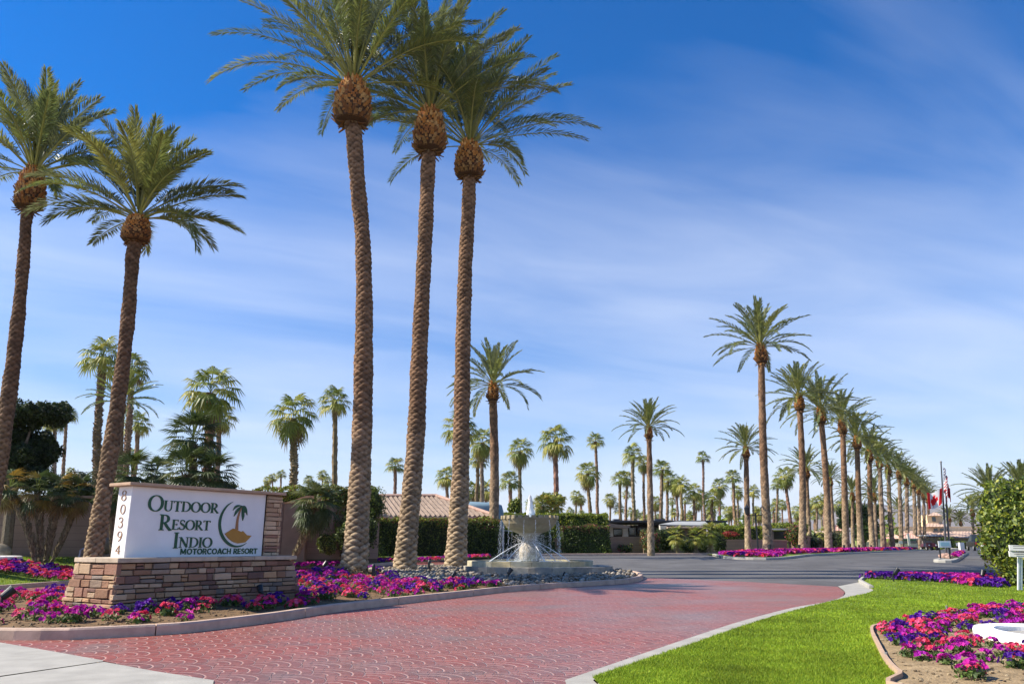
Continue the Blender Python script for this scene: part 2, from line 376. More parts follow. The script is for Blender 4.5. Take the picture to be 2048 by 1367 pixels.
def kerb(name, line, h=.15, wd=.17, closed=False, side=1, mat_=None, seg=3.0, base=0, zf=None):
    P = [np.array(p[:2]) for p in line]
    if closed: P = P + [P[0]]
    d = [0]
    for a, b in zip(P[:-1], P[1:]): d.append(d[-1] + np.linalg.norm(b - a))
    L = d[-1]; X_ = np.array([p[0] for p in P]); Y_ = np.array([p[1] for p in P])
    V = []; F = []; s = 0
    prof = [(0, -.05), (0.012, h * .86), (.03, h), (wd - .02, h), (wd, h - .02), (wd, -.05)]
    while s < L - .05:
        e = min(s + seg, L); n = max(2, int((e - s) / .3) + 1); b = len(V)
        for k in range(n):
            q = s + .008 + (e - s - .016) * k / (n - 1)
            x, y = np.interp(q, d, X_), np.interp(q, d, Y_); x2, y2 = np.interp(q + .05, d, X_), np.interp(q + .05, d, Y_); x1, y1 = np.interp(q - .05, d, X_), np.interp(q - .05, d, Y_)
            tx, ty = x2 - x1, y2 - y1; l = math.hypot(tx, ty) + 1e-9; nxn, nyn = -ty / l * side, tx / l * side
            for (o_, z) in prof: V.append((x + nxn * o_, y + nyn * o_, g(y) + base + z))
        m_ = len(prof)
        for k in range(n - 1):
            for i in range(m_ - 1): F.append((b + k * m_ + i, b + k * m_ + i + 1, b + (k + 1) * m_ + i + 1, b + (k + 1) * m_ + i))
        F.append(tuple(b + i for i in range(m_))[::-1]); F.append(tuple(b + (n - 1) * m_ + i for i in range(m_)))
        s = e
    return tag(mk(name, V, F, mat_ or M['kerb']), kind='structure')
def area(P): return sum(a[0] * b[1] - b[0] * a[1] for a, b in zip(P, P[1:] + P[:1])) / 2
kerb('kerb', island, .16, .16, True, 1 if area(island) > 0 else -1)
isl_closed = island + [island[0]]
def soil_z(x, y):
    d = polydist(x, y, isl_closed)
    return gv(y) + .10 + .08 * np.clip(d / 1.2, 0, 1) + .018 * np.sin(x * 7.1 + y * 3) * np.sin(y * 5.3 - x * 2.2)
def shrink(P, d):
    Q = []; n = len(P); s = 1 if area(P) > 0 else -1
    for i in range(n):
        a = np.array(P[i - 1]); b = np.array(P[(i + 1) % n]); t_ = b - a; t_ = t_ / (np.linalg.norm(t_) + 1e-9)
        Q.append((P[i][0] - t_[1] * d * s, P[i][1] + t_[0] * d * s))
    return Q
isl_in = shrink(island, .13)
tag(sheet('soil', isl_in, 0, M['soil'], .35, soil_z, .08), kind='structure')

# left verge: a lawn that banks up from the kerb
kerb('kerb', verge_k, .14, .16, False, 1)
def verge_z(x, y):
    d = polydist(x, y, verge_k); q = np.clip((d - .2) / 4.5, 0, 1); q = q * q * (3 - 2 * q)
    a = np.clip((2.0 - x) / 5, 0, 1); top = np.where(y < 40, .74, .74)
    return gv(y) + .10 + np.maximum(top - gv(y) - .1, 0) * q * a
off = []
for i, p in enumerate(verge_k):
    a = np.array(verge_k[max(i - 1, 0)]); b = np.array(verge_k[min(i + 1, len(verge_k) - 1)]); t_ = (b - a) / np.linalg.norm(b - a)
    off.append((p[0] - t_[1] * .14, p[1] + t_[0] * .14))
verge_poly = off + [(14, 56), (-60, 56), (-60, 17)]
tag(sheet('lawn', verge_poly, 0, M['turf'], .9, verge_z), kind='structure')
def zv(x, y): return float(verge_z(np.array([x]), np.array([y]))[0])

# right lawn
gut_in = G2((1130, 1367), (1400, 1273), (1495, 1242), (1590, 1217), (1653, 1206), (1685, 1195), (1690, 1185), (1676, 1174))
gut_out = G2((1186, 1367), (1400, 1291), (1495, 1256), (1580, 1229), (1669, 1205), (1743, 1187), (1739, 1178), (1716, 1166))
gi = [(.42, 5.5)] + cat_rom(gut_in, False, 4); go = [(.82, 5.5)] + cat_rom(gut_out, False, 4)
tag(sheet('gutter', gi + go[::-1], .034, M['concrete'], .6), kind='structure')
rl = [go[0]] + go[1:] + G2((1722, 1161), (1740, 1157.5), (1850, 1158), (2000, 1160), (2120, 1163)) + [(30, 26), (40, 20), (30, 5.5)]
tag(sheet('lawn', rl, .055, M['turf'], 1.0), kind='structure')
kerb('kerb', G2((1738, 1179), (1716, 1166), (1722, 1160.5), (1740, 1157), (1850, 1157.5), (2000, 1159.5), (2120, 1162.5)), .12, .12, False, -1, mat_=M['concrete'])
kerb('kerb', go[:-3], .045, .035, False, -1, mat_=M['concrete'])

# round bed on the right with its edging and white rim
bed = cat_rom(G2((1748, 1271), (1762, 1262), (1811, 1254), (1875, 1239), (2001, 1222), (2120, 1216), (2330, 1225)) + [(8.6, 9.2), (8.4, 7.2), (6.2, 5.9)] + G2((1860, 1400), (1808, 1366), (1780, 1337), (1761, 1302)), True, 6)
def bed_z(x, y):
    return gv(y) + .062 + .012 * np.sin(x * 9 + 1) * np.sin(y * 8) + .03 * np.clip(polydist(x, y, bed + [bed[0]]) / .6, 0, 1)
tag(sheet('soil', bed, 0, M['tan_soil'], .25, bed_z, .06), kind='structure')
eo = shrink(bed, -.035)
V = []; n = len(bed)
for a, b in zip(bed, eo): V += [(a[0], a[1], .05), (a[0], a[1], .105), (b[0], b[1], .105), (b[0], b[1], .05)]
edg = mk('bed_edging', V, [(i * 4 + k, ((i + 1) % n) * 4 + k, ((i + 1) % n) * 4 + (k + 1) % 4, i * 4 + (k + 1) % 4) for i in range(n) for k in range(4)], M['cap'])
tag(edg, 'thin brown edging strip around the round petunia bed in the lawn', 'edging')

def rim(name, c, r, wd, h, z, sx, seed, label, fill):
    root = empty(name, (c[0], c[1], z), label, 'planter rim'); rnd = random.Random(seed)
    n = 72; V = []; F = []
    prof = [(1.0, 0), (1.0, h * .7), (.985, h), (1 - wd + .015, h), (1 - wd, h * .8), (1 - wd, 0)]
    for k in range(n):
        q = 2 * math.pi * k / n; wob = 1 + .03 * math.sin(3 * q + seed)
        for (rr, zz_) in prof: V.append((c[0] + math.cos(q) * r * rr * wob * sx, c[1] + math.sin(q) * r * rr * wob, z + zz_))
    m_ = len(prof)
    for k in range(n):
        for i in range(m_ - 1): F.append((k * m_ + i, ((k + 1) % n) * m_ + i, ((k + 1) % n) * m_ + i + 1, k * m_ + i + 1))
    mk('rim', V, F, M['white_rim'], root, smooth=False)
    V = [(c[0], c[1], z + h * .35)] + [(c[0] + math.cos(2 * math.pi * k / 48) * r * (1 - wd + .03) * sx, c[1] + math.sin(2 * math.pi * k / 48) * r * (1 - wd + .03), z + h * .35) for k in range(48)]
    mk('fill', V, [(0, 1 + k, 1 + (k + 1) % 48) for k in range(48)], fill, root)
    return root
rc = gnd(2128, 1296)
rim('planter_rim', (rc.x, rc.y), 1.02, .27, .10, .085, .84, 2, 'smooth white concrete rim around grey gravel in the round petunia bed', M['concrete'])
lc = gnd(-95, 1140)
rim('planter_rim', (-18.2, 25.0), 1.9, .22, .10, zv(-18.2, 25.0) - .01, 1.5, 4, 'white curved basin rim with teal floor at the left edge beside the petunias', mat('teal_floor', (.16, .30, .27), .5, .15))

# row verge: strip of grass and flowers under the row of tall palms
rv = row_kerb
offr = [(p[0] - .02, p[1] + .12) for p in rv]
rpoly = offr + [(60, 150), (20, 120), (10, 75), (13.2, 57)]
tag(sheet('lawn', rpoly, .09, M['turf'], 2.0), kind='structure')
kerb('kerb', rv, .13, .2, False, 1, mat_=M['concrete'])

# hazy hills on the skyline
V = []; F = []; nb = 60
for i in range(nb + 1):
    a = i / nb; x = -2600 + 6800 * a
    h_ = 90 + 160 * math.exp(-((x - 2350) / 700) ** 2) + 25 * math.sin(a * 31) + 12 * math.sin(a * 77) + 60 * math.exp(-((x - 900) / 500) ** 2)
    V += [(x, 4000, 0), (x, 4350, h_ * .75 + 8 * math.sin(i * 2.3)), (x, 4700, h_), (x, 5200, 0)]
for i in range(nb):
    for k in range(3): F.append((i * 4 + k, i * 4 + 4 + k, i * 4 + 5 + k, i * 4 + 1 + k))
tag(mk('hills', V, F, M['hill'], smooth=True), kind='structure')
# ================================================================== PALMS
def rot_az(V, az):
    c, s = math.cos(az), math.sin(az); W = V.copy(); W[:, 0] = V[:, 0] * c - V[:, 1] * s; W[:, 1] = V[:, 0] * s + V[:, 1] * c; return W
def frond(L, e0, droop, nl, lw, rs, hue, dense=.5, twist=0, s0=.23):
    """pinnate date palm frond in the XZ plane, starting at the origin"""
    N = 16; s = np.linspace(0, 1, N + 1)
    e = e0 - droop * s ** 1.7
    px = np.concatenate([[0], np.cumsum(np.cos(e[:-1]) * L / N)]); pz = np.concatenate([[0], np.cumsum(np.sin(e[:-1]) * L / N)])
    py = twist * L * s ** 2
    V = []; F = []; C = []
    rw = .038 * (1 - s) ** .8 + .005; rcol = (.42, .42, .12)
    R_ = []
    for i in range(N + 1):
        nx_, nz_ = -math.sin(e[i]), math.cos(e[i])
        R_ += [(px[i], py[i] + rw[i], pz[i]), (px[i], py[i] - rw[i], pz[i]), (px[i] - nx_ * rw[i] * .9, py[i], pz[i] - nz_ * rw[i] * .9)]
    V += R_
    for i in range(N):
        for k in range(3): F.append((i * 3 + k, i * 3 + (k + 1) % 3, i * 3 + 3 + (k + 1) % 3, i * 3 + 3 + k)); C.append(rcol)
    V = np.array(V); nb = len(V)
    q = np.repeat(np.linspace(s0, .99, nl), 2); side = np.tile([1., -1.], nl); n2 = 2 * nl
    q = q + rs.uniform(-.004, .004, n2)
    cx = np.interp(q, s, px); cy = np.interp(q, s, py); cz = np.interp(q, s, pz); ce = np.interp(q, s, e)
    qq = (q - s0) / (1 - s0)
    ll = dense * (.45 + 1.0 * np.minimum(1, qq * 4.5)) / 1.45 * (1 - .55 * qq ** 2.5) * rs.uniform(.85, 1.1, n2)
    a = R(58) - R(34) * qq + rs.uniform(-.10, .10, n2)
    up = .42 + rs.uniform(-.28, .28, n2)
    T = np.stack([np.cos(ce), np.zeros(n2), np.sin(ce)], 1); Nn = np.stack([-np.sin(ce), np.zeros(n2), np.cos(ce)], 1); S = np.stack([np.zeros(n2), side, np.zeros(n2)], 1)
    D = T * np.cos(a)[:, None] + (S * np.cos(up)[:, None] + Nn * np.sin(up)[:, None]) * np.sin(a)[:, None]
    P0 = np.stack([cx, cy, cz], 1); tip = P0 + D * ll[:, None]; tip[:, 2] -= ll * rs.uniform(.0, .22, n2)
    Wd = np.cross(D, Nn); Wd /= np.linalg.norm(Wd, axis=1)[:, None] + 1e-9
    Wd = Wd * .9 + Nn * rs.uniform(-.6, .6, n2)[:, None]
    mid = P0 + D * (ll * .45)[:, None] + Nn * (.02 * ll)[:, None]
    K = np.stack([P0, mid + Wd * lw, tip, mid - Wd * lw], 1).reshape(-1, 3)
    F2 = nb + np.arange(n2 * 4).reshape(-1, 4)
    V = np.concatenate([V, K]); F += F2.tolist()
    sh = rs.uniform(.7, 1.25, n2); hv = np.array(hue)
    C = np.concatenate([np.array(C), hv[None] * sh[:, None]])
    return V, F, C
def merge(parts):
    V = []; F = []; C = []; b = 0
    for v_, f_, c_ in parts:
        V.append(v_); F += [tuple(i + b for i in f) for f in f_]; C.append(c_); b += len(v_)
    return np.concatenate(V), F, np.concatenate(C)
GREENS = [(.22, .26, .07), (.27, .30, .08), (.17, .22, .08), (.33, .34, .09), (.24, .27, .13)]
def date_crown(n, L, nl, lw, seed, extra=(), lowcut=-12, dense=.62, z0=0, rb=.14, hi=86):
    rs = np.random.RandomState(seed); parts = []
    for i in range(n):
        f = (i + .5) / n; az = i * 2.39996 + rs.uniform(-.25, .25)
        e0 = R(hi + (lowcut - hi) * f ** 1.25) + rs.uniform(-.1, .1)
        ll = L * (.80 + .28 * math.sin(min(1, f * 1.6) * math.pi / 2)) * rs.uniform(.88, 1.08)
        dr = R(rs.uniform(26, 58)) * (.75 + .5 * f) * (.75 + .25 * math.cos(max(e0, 0)))
        hue = GREENS[rs.randint(5)]
        v_, fc, c_ = frond(ll, e0, dr, nl, lw, rs, hue, dense, rs.uniform(-.12, .12))
        r0 = rb * (.3 + .7 * f); v_[:, 0] += r0; v_[:, 2] += z0 * (1 - f)
        parts.append((rot_az(v_, az), fc, c_))
    for (az, e0, ll, dr) in extra:
        v_, fc, c_ = frond(ll, R(e0), R(dr), nl, lw, rs, GREENS[rs.randint(3)], dense, 0)
        v_[:, 0] += rb; parts.append((rot_az(v_, R(az)), fc, c_))
    return merge(parts)

def boot_mesh(H, r0, r1, r2, rows, per, seed):
    """pineapple of cut leaf bases: local, z from 0 (bottom) to H"""
    rs = random.Random(seed); mb = MB()
    prof = [(r0 * .8, -.02), (r1 * .88, H * .08), (r1 * .97, H * .28), (r1 * .93, H * .52), (r1 * .74, H * .78), (r2 * .72, H * .98), (r2 * .4, H * 1.1)]
    mb.lathe(prof, n=18, col=(.12, .06, .028))
    zs = [p[1] for p in prof]; rsf = [p[0] for p in prof]
    for i in range(rows):
        z = H * (.02 + .93 * i / (rows - 1)); rr = float(np.interp(z, zs, rsf)) * .93
        for k in range(per):
            a = 2 * math.pi * (k + .5 * (i % 2) + rs.uniform(-.2, .2)) / per
            f = i / (rows - 1); tl = R(rs.uniform(25, 45) - 40 * (f - .3) if i > 0 else rs.uniform(80, 150))   # lean from the vertical
            l = H * rs.uniform(.08, .17) * (1.3 if i < 2 else 1) * (11 / rows) ** .5; wd = 2 * math.pi * rr / per * rs.uniform(.36, .52)
            o = Vector((math.cos(a), math.sin(a), 0)); s_ = Vector((-math.sin(a), math.cos(a), 0)); up = Vector((0, 0, 1))
            d = up * math.cos(tl) + o * math.sin(tl); nrm = o * math.cos(tl) - up * math.sin(tl)
            c0 = o * rr * .96 + up * z; c1 = c0 + d * l; th = wd * .42
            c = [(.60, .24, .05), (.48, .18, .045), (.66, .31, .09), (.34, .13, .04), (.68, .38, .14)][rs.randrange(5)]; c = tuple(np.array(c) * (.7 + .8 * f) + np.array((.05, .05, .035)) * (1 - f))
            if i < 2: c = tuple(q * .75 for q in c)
            tip = c1 + s_ * rs.uniform(-.2, .2) * wd
            mb.hexa([c0 - s_ * wd - nrm * th, c0 + s_ * wd - nrm * th, c0 + s_ * wd + nrm * th, c0 - s_ * wd + nrm * th,
                     tip - s_ * wd * .62 - nrm * th * .4, tip + s_ * wd * .62 - nrm * th * .4, tip + s_ * wd * .55 + nrm * th * .4, tip - s_ * wd * .55 + nrm * th * .4], col=c)
    return mb
def date_trunk(name, pts, rad, parent, seed, n=6, h=.21, amp=.10, nth=88, dz=.020, cols=((.40, .31, .20), (.215, .125, .072), (.17, .10, .058)), base_flare=True):
    """pts world centres, rad radii -> trunk with overlapping diamond leaf scars"""
    zs = np.array([p[2] for p in pts]); X_ = [p[0] for p in pts]; Y_ = [p[1] for p in pts]
    z = np.arange(zs[0], zs[-1], dz); nz = len(z); th = np.linspace(0, 2 * math.pi, nth, endpoint=False)
    def sm(a):
        v_ = np.interp(z, zs, a); k = max(3, int(1.2 / dz)) | 1; pad = np.pad(v_, k // 2, mode='reflect', reflect_type='odd')
        return np.convolve(pad, np.ones(k) / k, 'valid')
    cx, cy, rr = sm(X_), sm(Y_), np.interp(z, zs, rad) * .95
    rs = np.random.RandomState(seed)
    Z, T = np.meshgrid(z - zs[0], th, indexing='ij')
    wob = .010 * np.sin(Z * 3.1 + 2 * T + seed) + .006 * np.sin(Z * 7.7 - T * 3)
    Zw = Z + .012 * np.sin(T * 2 + Z * 1.3 + seed) + .012 * np.sin(Z * 4.7)
    rnd = rs.uniform(0, 1, (997,)); fl = np.clip(1 - Z / 4.5, 0, 1) if base_flare else 0 * Z
    best = np.full(Z.shape, -1.); hsh = np.zeros(Z.shape); dvb = np.zeros(Z.shape)
    for q_ in (0, .5):
        ua = n * T / (2 * math.pi) + q_; va = Zw / h + q_; iu = np.floor(ua).astype(int) % n; iv_ = np.floor(va).astype(int)
        hh = rnd[(iu * 31 + iv_ * 57 + int(q_ * 202) + seed) % 997]; h2 = rnd[(iu * 71 + iv_ * 13 + int(q_ * 402) + seed) % 997]
        uu = ua - np.floor(ua) - .5 + (h2 - .5) * .16; vv = va - np.floor(va) - .5 + (hh - .5) * .14
        bm = np.clip(1 - np.abs(uu / .56) ** 2.0 - np.abs(vv / .54) ** 1.3, 0, 1) ** .5 * (.60 + .75 * vv) * (.8 + .35 * hh)
        k_ = bm > best; best = np.where(k_, bm, best); hsh = np.where(k_, hh, hsh); dvb = np.where(k_, vv, dvb)
    d = amp * (1 + .5 * fl) * best + wob
    d = d * np.clip((Z + .02) / .25, .3, 1)
    r = rr[:, None] + d - amp * .45
    V = np.stack([cx[:, None] + r * np.cos(T), cy[:, None] + r * np.sin(T), np.broadcast_to(z[:, None], r.shape)], -1).reshape(-1, 3)
    I = np.arange(nz - 1)[:, None] * nth + np.arange(nth)[None]; J = np.arange(nz - 1)[:, None] * nth + (np.arange(nth) + 1)[None] % nth
    F = np.stack([I, J, J + nth, I + nth], -1).reshape(-1, 4)
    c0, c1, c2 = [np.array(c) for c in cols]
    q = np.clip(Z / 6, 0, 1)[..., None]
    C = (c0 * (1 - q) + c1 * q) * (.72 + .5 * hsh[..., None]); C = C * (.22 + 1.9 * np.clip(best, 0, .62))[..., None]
    hb = (rnd[(np.floor(Z / 1.7).astype(int) * 13 + 5) % 997])[..., None]; C = C * (.9 + .2 * hb)
    mottl = (hsh > .82)[..., None]; C = np.where(mottl, C * .8 + c2 * .1, C)
    C = C * 1.5
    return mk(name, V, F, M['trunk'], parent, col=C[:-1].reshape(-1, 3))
def big_date(Y, base, path, bootpx, crown_kw, label, group, seed, z0=None, tgroup=True, **tk):
    """path: (px,py,width px) from bottom to just under the boot; bootpx (cx, ybot, ytop, width)"""
    b = gnd(*base) if z0 is None else None
    zb = b.z + .05 if z0 is None else z0
    x0 = X_at(base[0], Y, zb)
    root = empty('date_palm', (x0, Y, zb), label, 'palm tree', group)
    P = []; Rr = []
    for (px, py, wd) in path:
        p = at(px, py, Y); P.append(p); Rr.append(wd * mpp(Y, p.z) / 2)
    P[0] = Vector((P[0].x, Y, zb - .05))
    bx, yb, yt, bw = bootpx; pb, pt = at(bx, yb, Y), at(bx, yt, Y); H = pt.z - pb.z; rb = bw * .93 * mpp(Y, pb.z) / 2
    P.append(Vector((pb.x, Y, pb.z + .25))); Rr.append(Rr[-1])
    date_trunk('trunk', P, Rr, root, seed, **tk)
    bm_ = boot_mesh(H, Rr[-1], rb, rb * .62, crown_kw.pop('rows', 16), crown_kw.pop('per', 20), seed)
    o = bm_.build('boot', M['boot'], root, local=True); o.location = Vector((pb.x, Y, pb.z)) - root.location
    V_, F_, C_ = date_crown(seed=seed, rb=rb * .45, **crown_kw)
    o = mk('crown', V_, F_, M['frond'], root, col=C_, local=True); o.location = Vector((pb.x, Y, pb.z + H * .92)) - root.location
    return root
K3 = dict(n=62, L=4.7, nl=104, lw=.0185, lowcut=17, dense=.64, z0=.5, hi=88)
TG = 'three tall date palms in the petunia island'
YA, YB, YC = gnd(705, 1158).y, gnd(808, 1150).y, gnd(910, 1144).y
big_date(YA, (705, 1158), [(705, 1160, 60), (711, 1110, 50), (718, 1000, 44), (724, 880, 41), (727, 740, 39), (729, 600, 34), (726, 480, 31), (712, 330, 32), (707, 252, 34)], (703, 252, 160, 80),
         dict(K3, extra=[(186, 40, 5.6, 62), (172, 62, 5.0, 60), (200, 2, 2.6, 60), (5, 10, 3.6, 50)]), 'nearest and thickest of the three tall date palms, rooted in petunias behind the stone sign', TG, 11)
big_date(YB, (808, 1150), [(808, 1152, 50), (812, 1100, 42), (822, 1000, 39), (833, 860, 37), (838, 720, 34), (845, 580, 31), (851, 460, 30), (857, 312, 29)], (858, 308, 218, 68),
         dict(K3, L=4.5, extra=[(180, 16, 2.6, 45), (196, -8, 2.3, 40), (170, 20, 3, 50)]), 'middle palm of the three tall date palms, pale trunk foot in river rocks', TG, 23)
big_date(YC, (910, 1143), [(910, 1145, 47), (914, 1080, 40), (921, 960, 36), (924, 800, 33), (926, 680, 31), (931, 520, 29), (937, 420, 28), (939, 362, 27)], (938, 358, 284, 62),
         dict(K3, n=60, L=4.4, extra=[(-4, 24, 5.4, 52), (8, 35, 5.0, 45), (0, 5, 2.2, 75)]), 'tall date palm closest to the fountain, with one long frond reaching right', TG, 37)
LG = 'tall date palms behind the stone sign'
DK = dict(cols=((.30, .215, .125), (.165, .095, .055), (.14, .08, .045)), h=.17, amp=.07)
big_date(21.8, (183, 1118), [(180, 1140, 38), (187, 1110, 34), (206, 1000, 32), (224, 880, 31), (245, 740, 28), (256, 640, 27), (262, 560, 26), (267, 488, 26)], (270, 486, 432, 60),
         dict(K3, n=44, L=2.75, nl=88, extra=[(186, 20, 2.6, 75), (170, 28, 2.3, 60), (-10, -5, 2.3, 75), (-25, 4, 2.6, 80), (0, 28, 3.0, 42), (10, 12, 2.5, 40)], lowcut=12), 'leaning date palm directly behind the left end of the white sign', LG, 41, z0=.45, **DK)
big_date(23.0, (-52, 1120), [(-52, 1150, 40), (-30, 1060, 34), (-6, 950, 32), (10, 850, 30), (27, 720, 28), (40, 600, 24), (49, 500, 22), (53, 424, 22)], (55, 422, 336, 58),
         dict(K3, n=44, L=2.85, nl=88, extra=[(0, 18, 2.9, 60), (-35, -20, 1.8, 50), (185, 10, 2.6, 50)], lowcut=20), 'leaning dark trunked date palm cut by the left edge of the photo', LG, 53, z0=.4, **DK)

# ---- shared crowns for smaller palms
def shared(name, V_, F_, C_, m_):
    me = bpy.data.meshes.new(name); me.from_pydata(np.asarray(V_).tolist(), [], F_); me.materials.append(m_)
    a = me.attributes.new('col', 'FLOAT_COLOR', 'FACE'); c4 = np.ones((len(F_), 4)); c4[:, :3] = C_; a.data.foreach_set('color', c4.ravel()); me.update(); return me
DC = [shared('date_crown', *date_crown(n=42, L=3.2, nl=40, lw=.036, seed=s_, lowcut=lc_, dense=.5, z0=.25, rb=.16,
      extra=ex), M['frond']) for s_, lc_, ex in ((3, -20, [(180, 5, 3.2, 60), (0, 8, 3.4, 60)]), (8, -8, [(15, -5, 2.6, 70)]), (14, -25, [(200, -5, 3, 60), (-20, 0, 3.3, 50)]))]
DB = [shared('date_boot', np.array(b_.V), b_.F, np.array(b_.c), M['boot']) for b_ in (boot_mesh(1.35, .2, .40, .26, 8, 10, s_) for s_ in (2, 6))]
def fan_leaf(pl, Rf, n, e, rs, hue, tipdroop=.28, fold=.25, spread=115, pet=(.20, .26, .06), wseg=.5):
    """costapalmate leaf pointing along +X, elevation e"""
    V = []; F = []; C = []
    dx, dz = math.cos(e), math.sin(e); end = np.array([dx * pl, 0, dz * pl - .1 * pl]); w = .018
    V += [(0, w, 0), (0, -w, 0), tuple(end + [0, -w, 0]), tuple(end + [0, w, 0])]; F.append((0, 1, 2, 3)); C.append(pet)
    e2 = e - rs.uniform(.3, .75); D = np.array([math.cos(e2), 0, math.sin(e2)]); S = np.array([0, 1., 0]); Nn = np.cross(D, S) * -1
    if Nn[2] < 0: Nn = -Nn
    for k in range(n):
        a = R(spread) * (2 * (k + .5) / n - 1) ; l = Rf * (.62 + .38 * math.cos(a * .8)) * rs.uniform(.9, 1.08)
        d = D * math.cos(a) + S * math.sin(a); s_ = np.cross(Nn, d); wd = l * math.sin(R(spread) / n) * wseg
        m_ = end + d * l * .55 + Nn * (.05 * l - abs(math.sin(a)) * fold * l * .3); tip = end + d * l - np.array([0, 0, 1]) * l * tipdroop * rs.uniform(.7, 1.3) - Nn * abs(math.sin(a)) * fold * l
        b = len(V); z_ = Nn * wd * .35 * (1 if k % 2 else -1)
        V += [tuple(end), tuple(m_ + s_ * wd + z_), tuple(tip), tuple(m_ - s_ * wd - z_)]; F.append((b, b + 1, b + 2, b + 3)); C.append(np.array(hue) * rs.uniform(.75, 1.2))
    return np.array(V), F, np.array(C)
FG = [(.30, .35, .05), (.40, .42, .06), (.20, .26, .045), (.50, .47, .08)]
def fan_crown(n, pl, Rf, seg, seed, lo=-45, hi=85, hues=FG, tipdroop=.3, dead=0, spread=110):
    rs = np.random.RandomState(seed); parts = []
    for i in range(n):
        f = (i + .5) / n; e = R(hi + (lo - hi) * f ** .9) + rs.uniform(-.12, .12)
        hue = (.30, .20, .07) if i >= n - dead else hues[rs.randint(len(hues))]
        v_, fc, c_ = fan_leaf(pl * rs.uniform(.7, 1.15), Rf * rs.uniform(.85, 1.1), seg, e, rs, hue, tipdroop, .3, spread)
        v_[:, 2] += .3 * (1 - f); parts.append((rot_az(v_, i * 2.39996 + rs.uniform(-.3, .3)), fc, c_))
    return merge(parts)
FC = [shared('fan_crown', *fan_crown(n, pl, rf, 16, s_, lo_, dead=dd), M['leaf']) for n, pl, rf, s_, lo_, dd in ((34, .95, .85, 1, -50, 2), (28, .9, .8, 2, -25, 0), (40, 1.0, .85, 5, -62, 4), (24, .85, .8, 9, -10, 0))]

def rough_trunk(name, P, Rr, parent, seed, col=(.30, .22, .15), nth=10, dz=.12, stub=0):
    zs = np.array([p[2] for p in P]); z = np.arange(zs[0], zs[-1] + dz, dz); nz = len(z)
    cx = np.interp(z, zs, [p[0] for p in P]); cy = np.interp(z, zs, [p[1] for p in P]); rr = np.interp(z, zs, Rr)
    rs = np.random.RandomState(seed); th = np.linspace(0, 2 * math.pi, nth, endpoint=False)
    r = rr[:, None] * (1 + rs.uniform(-.13, .13, (nz, nth)) + .07 * np.where(np.arange(nz) % 2, 1, -1)[:, None])
    V = np.stack([cx[:, None] + r * np.cos(th), cy[:, None] + r * np.sin(th), np.broadcast_to(z[:, None], r.shape)], -1).reshape(-1, 3)
    I = np.arange(nz - 1)[:, None] * nth + np.arange(nth)[None]; J = np.arange(nz - 1)[:, None] * nth + (np.arange(nth) + 1)[None] % nth
    F = np.stack([I, J, J + nth, I + nth], -1).reshape(-1, 4).tolist(); C = (np.array(col) * 1.7)[None] * rs.uniform(.6, 1.35, (len(F), 1))
    if stub:
        V = V.tolist(); C = C.tolist()
        for _ in range(stub):
            zz_ = rs.uniform(z[0] + .2, z[-1]); a = rs.uniform(0, 6.283); x, y, r_ = np.interp(zz_, z, cx), np.interp(zz_, z, cy), np.interp(zz_, z, rr)
            ca, sa = math.cos(a), math.sin(a); w = .035; b = len(V); l = r_ * rs.uniform(.25, .6)
            V += [[x + ca * r_ * .95 - sa * w, y + sa * r_ * .95 + ca * w, zz_ - .05], [x + ca * r_ * .95 + sa * w, y + sa * r_ * .95 - ca * w, zz_ - .05], [x + ca * (r_ + l), y + sa * (r_ + l), zz_ + .12], [x + ca * r_ * .95, y + sa * r_ * .95, zz_ + .10]]
            F += [[b, b + 1, b + 2], [b + 1, b + 3, b + 2], [b + 3, b, b + 2]]; c = (np.array(col) * rs.uniform(1.2, 2.6)).tolist(); C += [c, c, c]
    return mk(name, V, F, M['trunk'], parent, col=C)
def small_date(cx, cy, bx, Y, tw, r, label, group=None, seed=0, zb=None, by=None):
    """crown base at pixel (cx,cy), foot at pixel x=bx, depth Y, trunk width tw px, crown radius r px"""
    rnd = random.Random(seed * 7 + 1); zb = g(Y) + .03 if zb is None else zb
    x0 = X_at(bx, Y, zb); pt = at(cx, cy, Y); root = empty('date_palm', (x0, Y, zb), label, 'palm tree', group)
    sc_ = r * mpp(Y, pt.z) / 3.2; bh = 1.35 * sc_; rt = tw * mpp(Y, 3) / 2
    P = []; Rr = []; bnd = rnd.uniform(-.012, .012)
    for k in range(7):
        f = k / 6; bend = math.sin(f * math.pi) * bnd * (pt.z - zb)
        P.append((x0 + (pt.x - x0) * f + bend, Y, zb - .1 + (pt.z - zb + .1 - bh * .8) * f)); Rr.append(rt * (1.25 if k == 0 else 1.08 - .25 * f))
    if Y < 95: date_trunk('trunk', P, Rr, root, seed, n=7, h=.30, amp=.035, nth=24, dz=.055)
    else: rough_trunk('trunk', P, Rr, root, seed, (.26, .185, .125), 8, .3)
    for nm, me, dz_ in (('boot', DB[seed % 2], -bh), ('crown', DC[seed % 3], -bh * .12)):
        o = bpy.data.objects.new(nm, me); COL.objects.link(o); o.parent = root; o.location = (pt.x - x0, 0, pt.z - zb + dz_); o.scale = (sc_,) * 3; o.rotation_euler.z = rnd.uniform(0, 6.28)
    return root
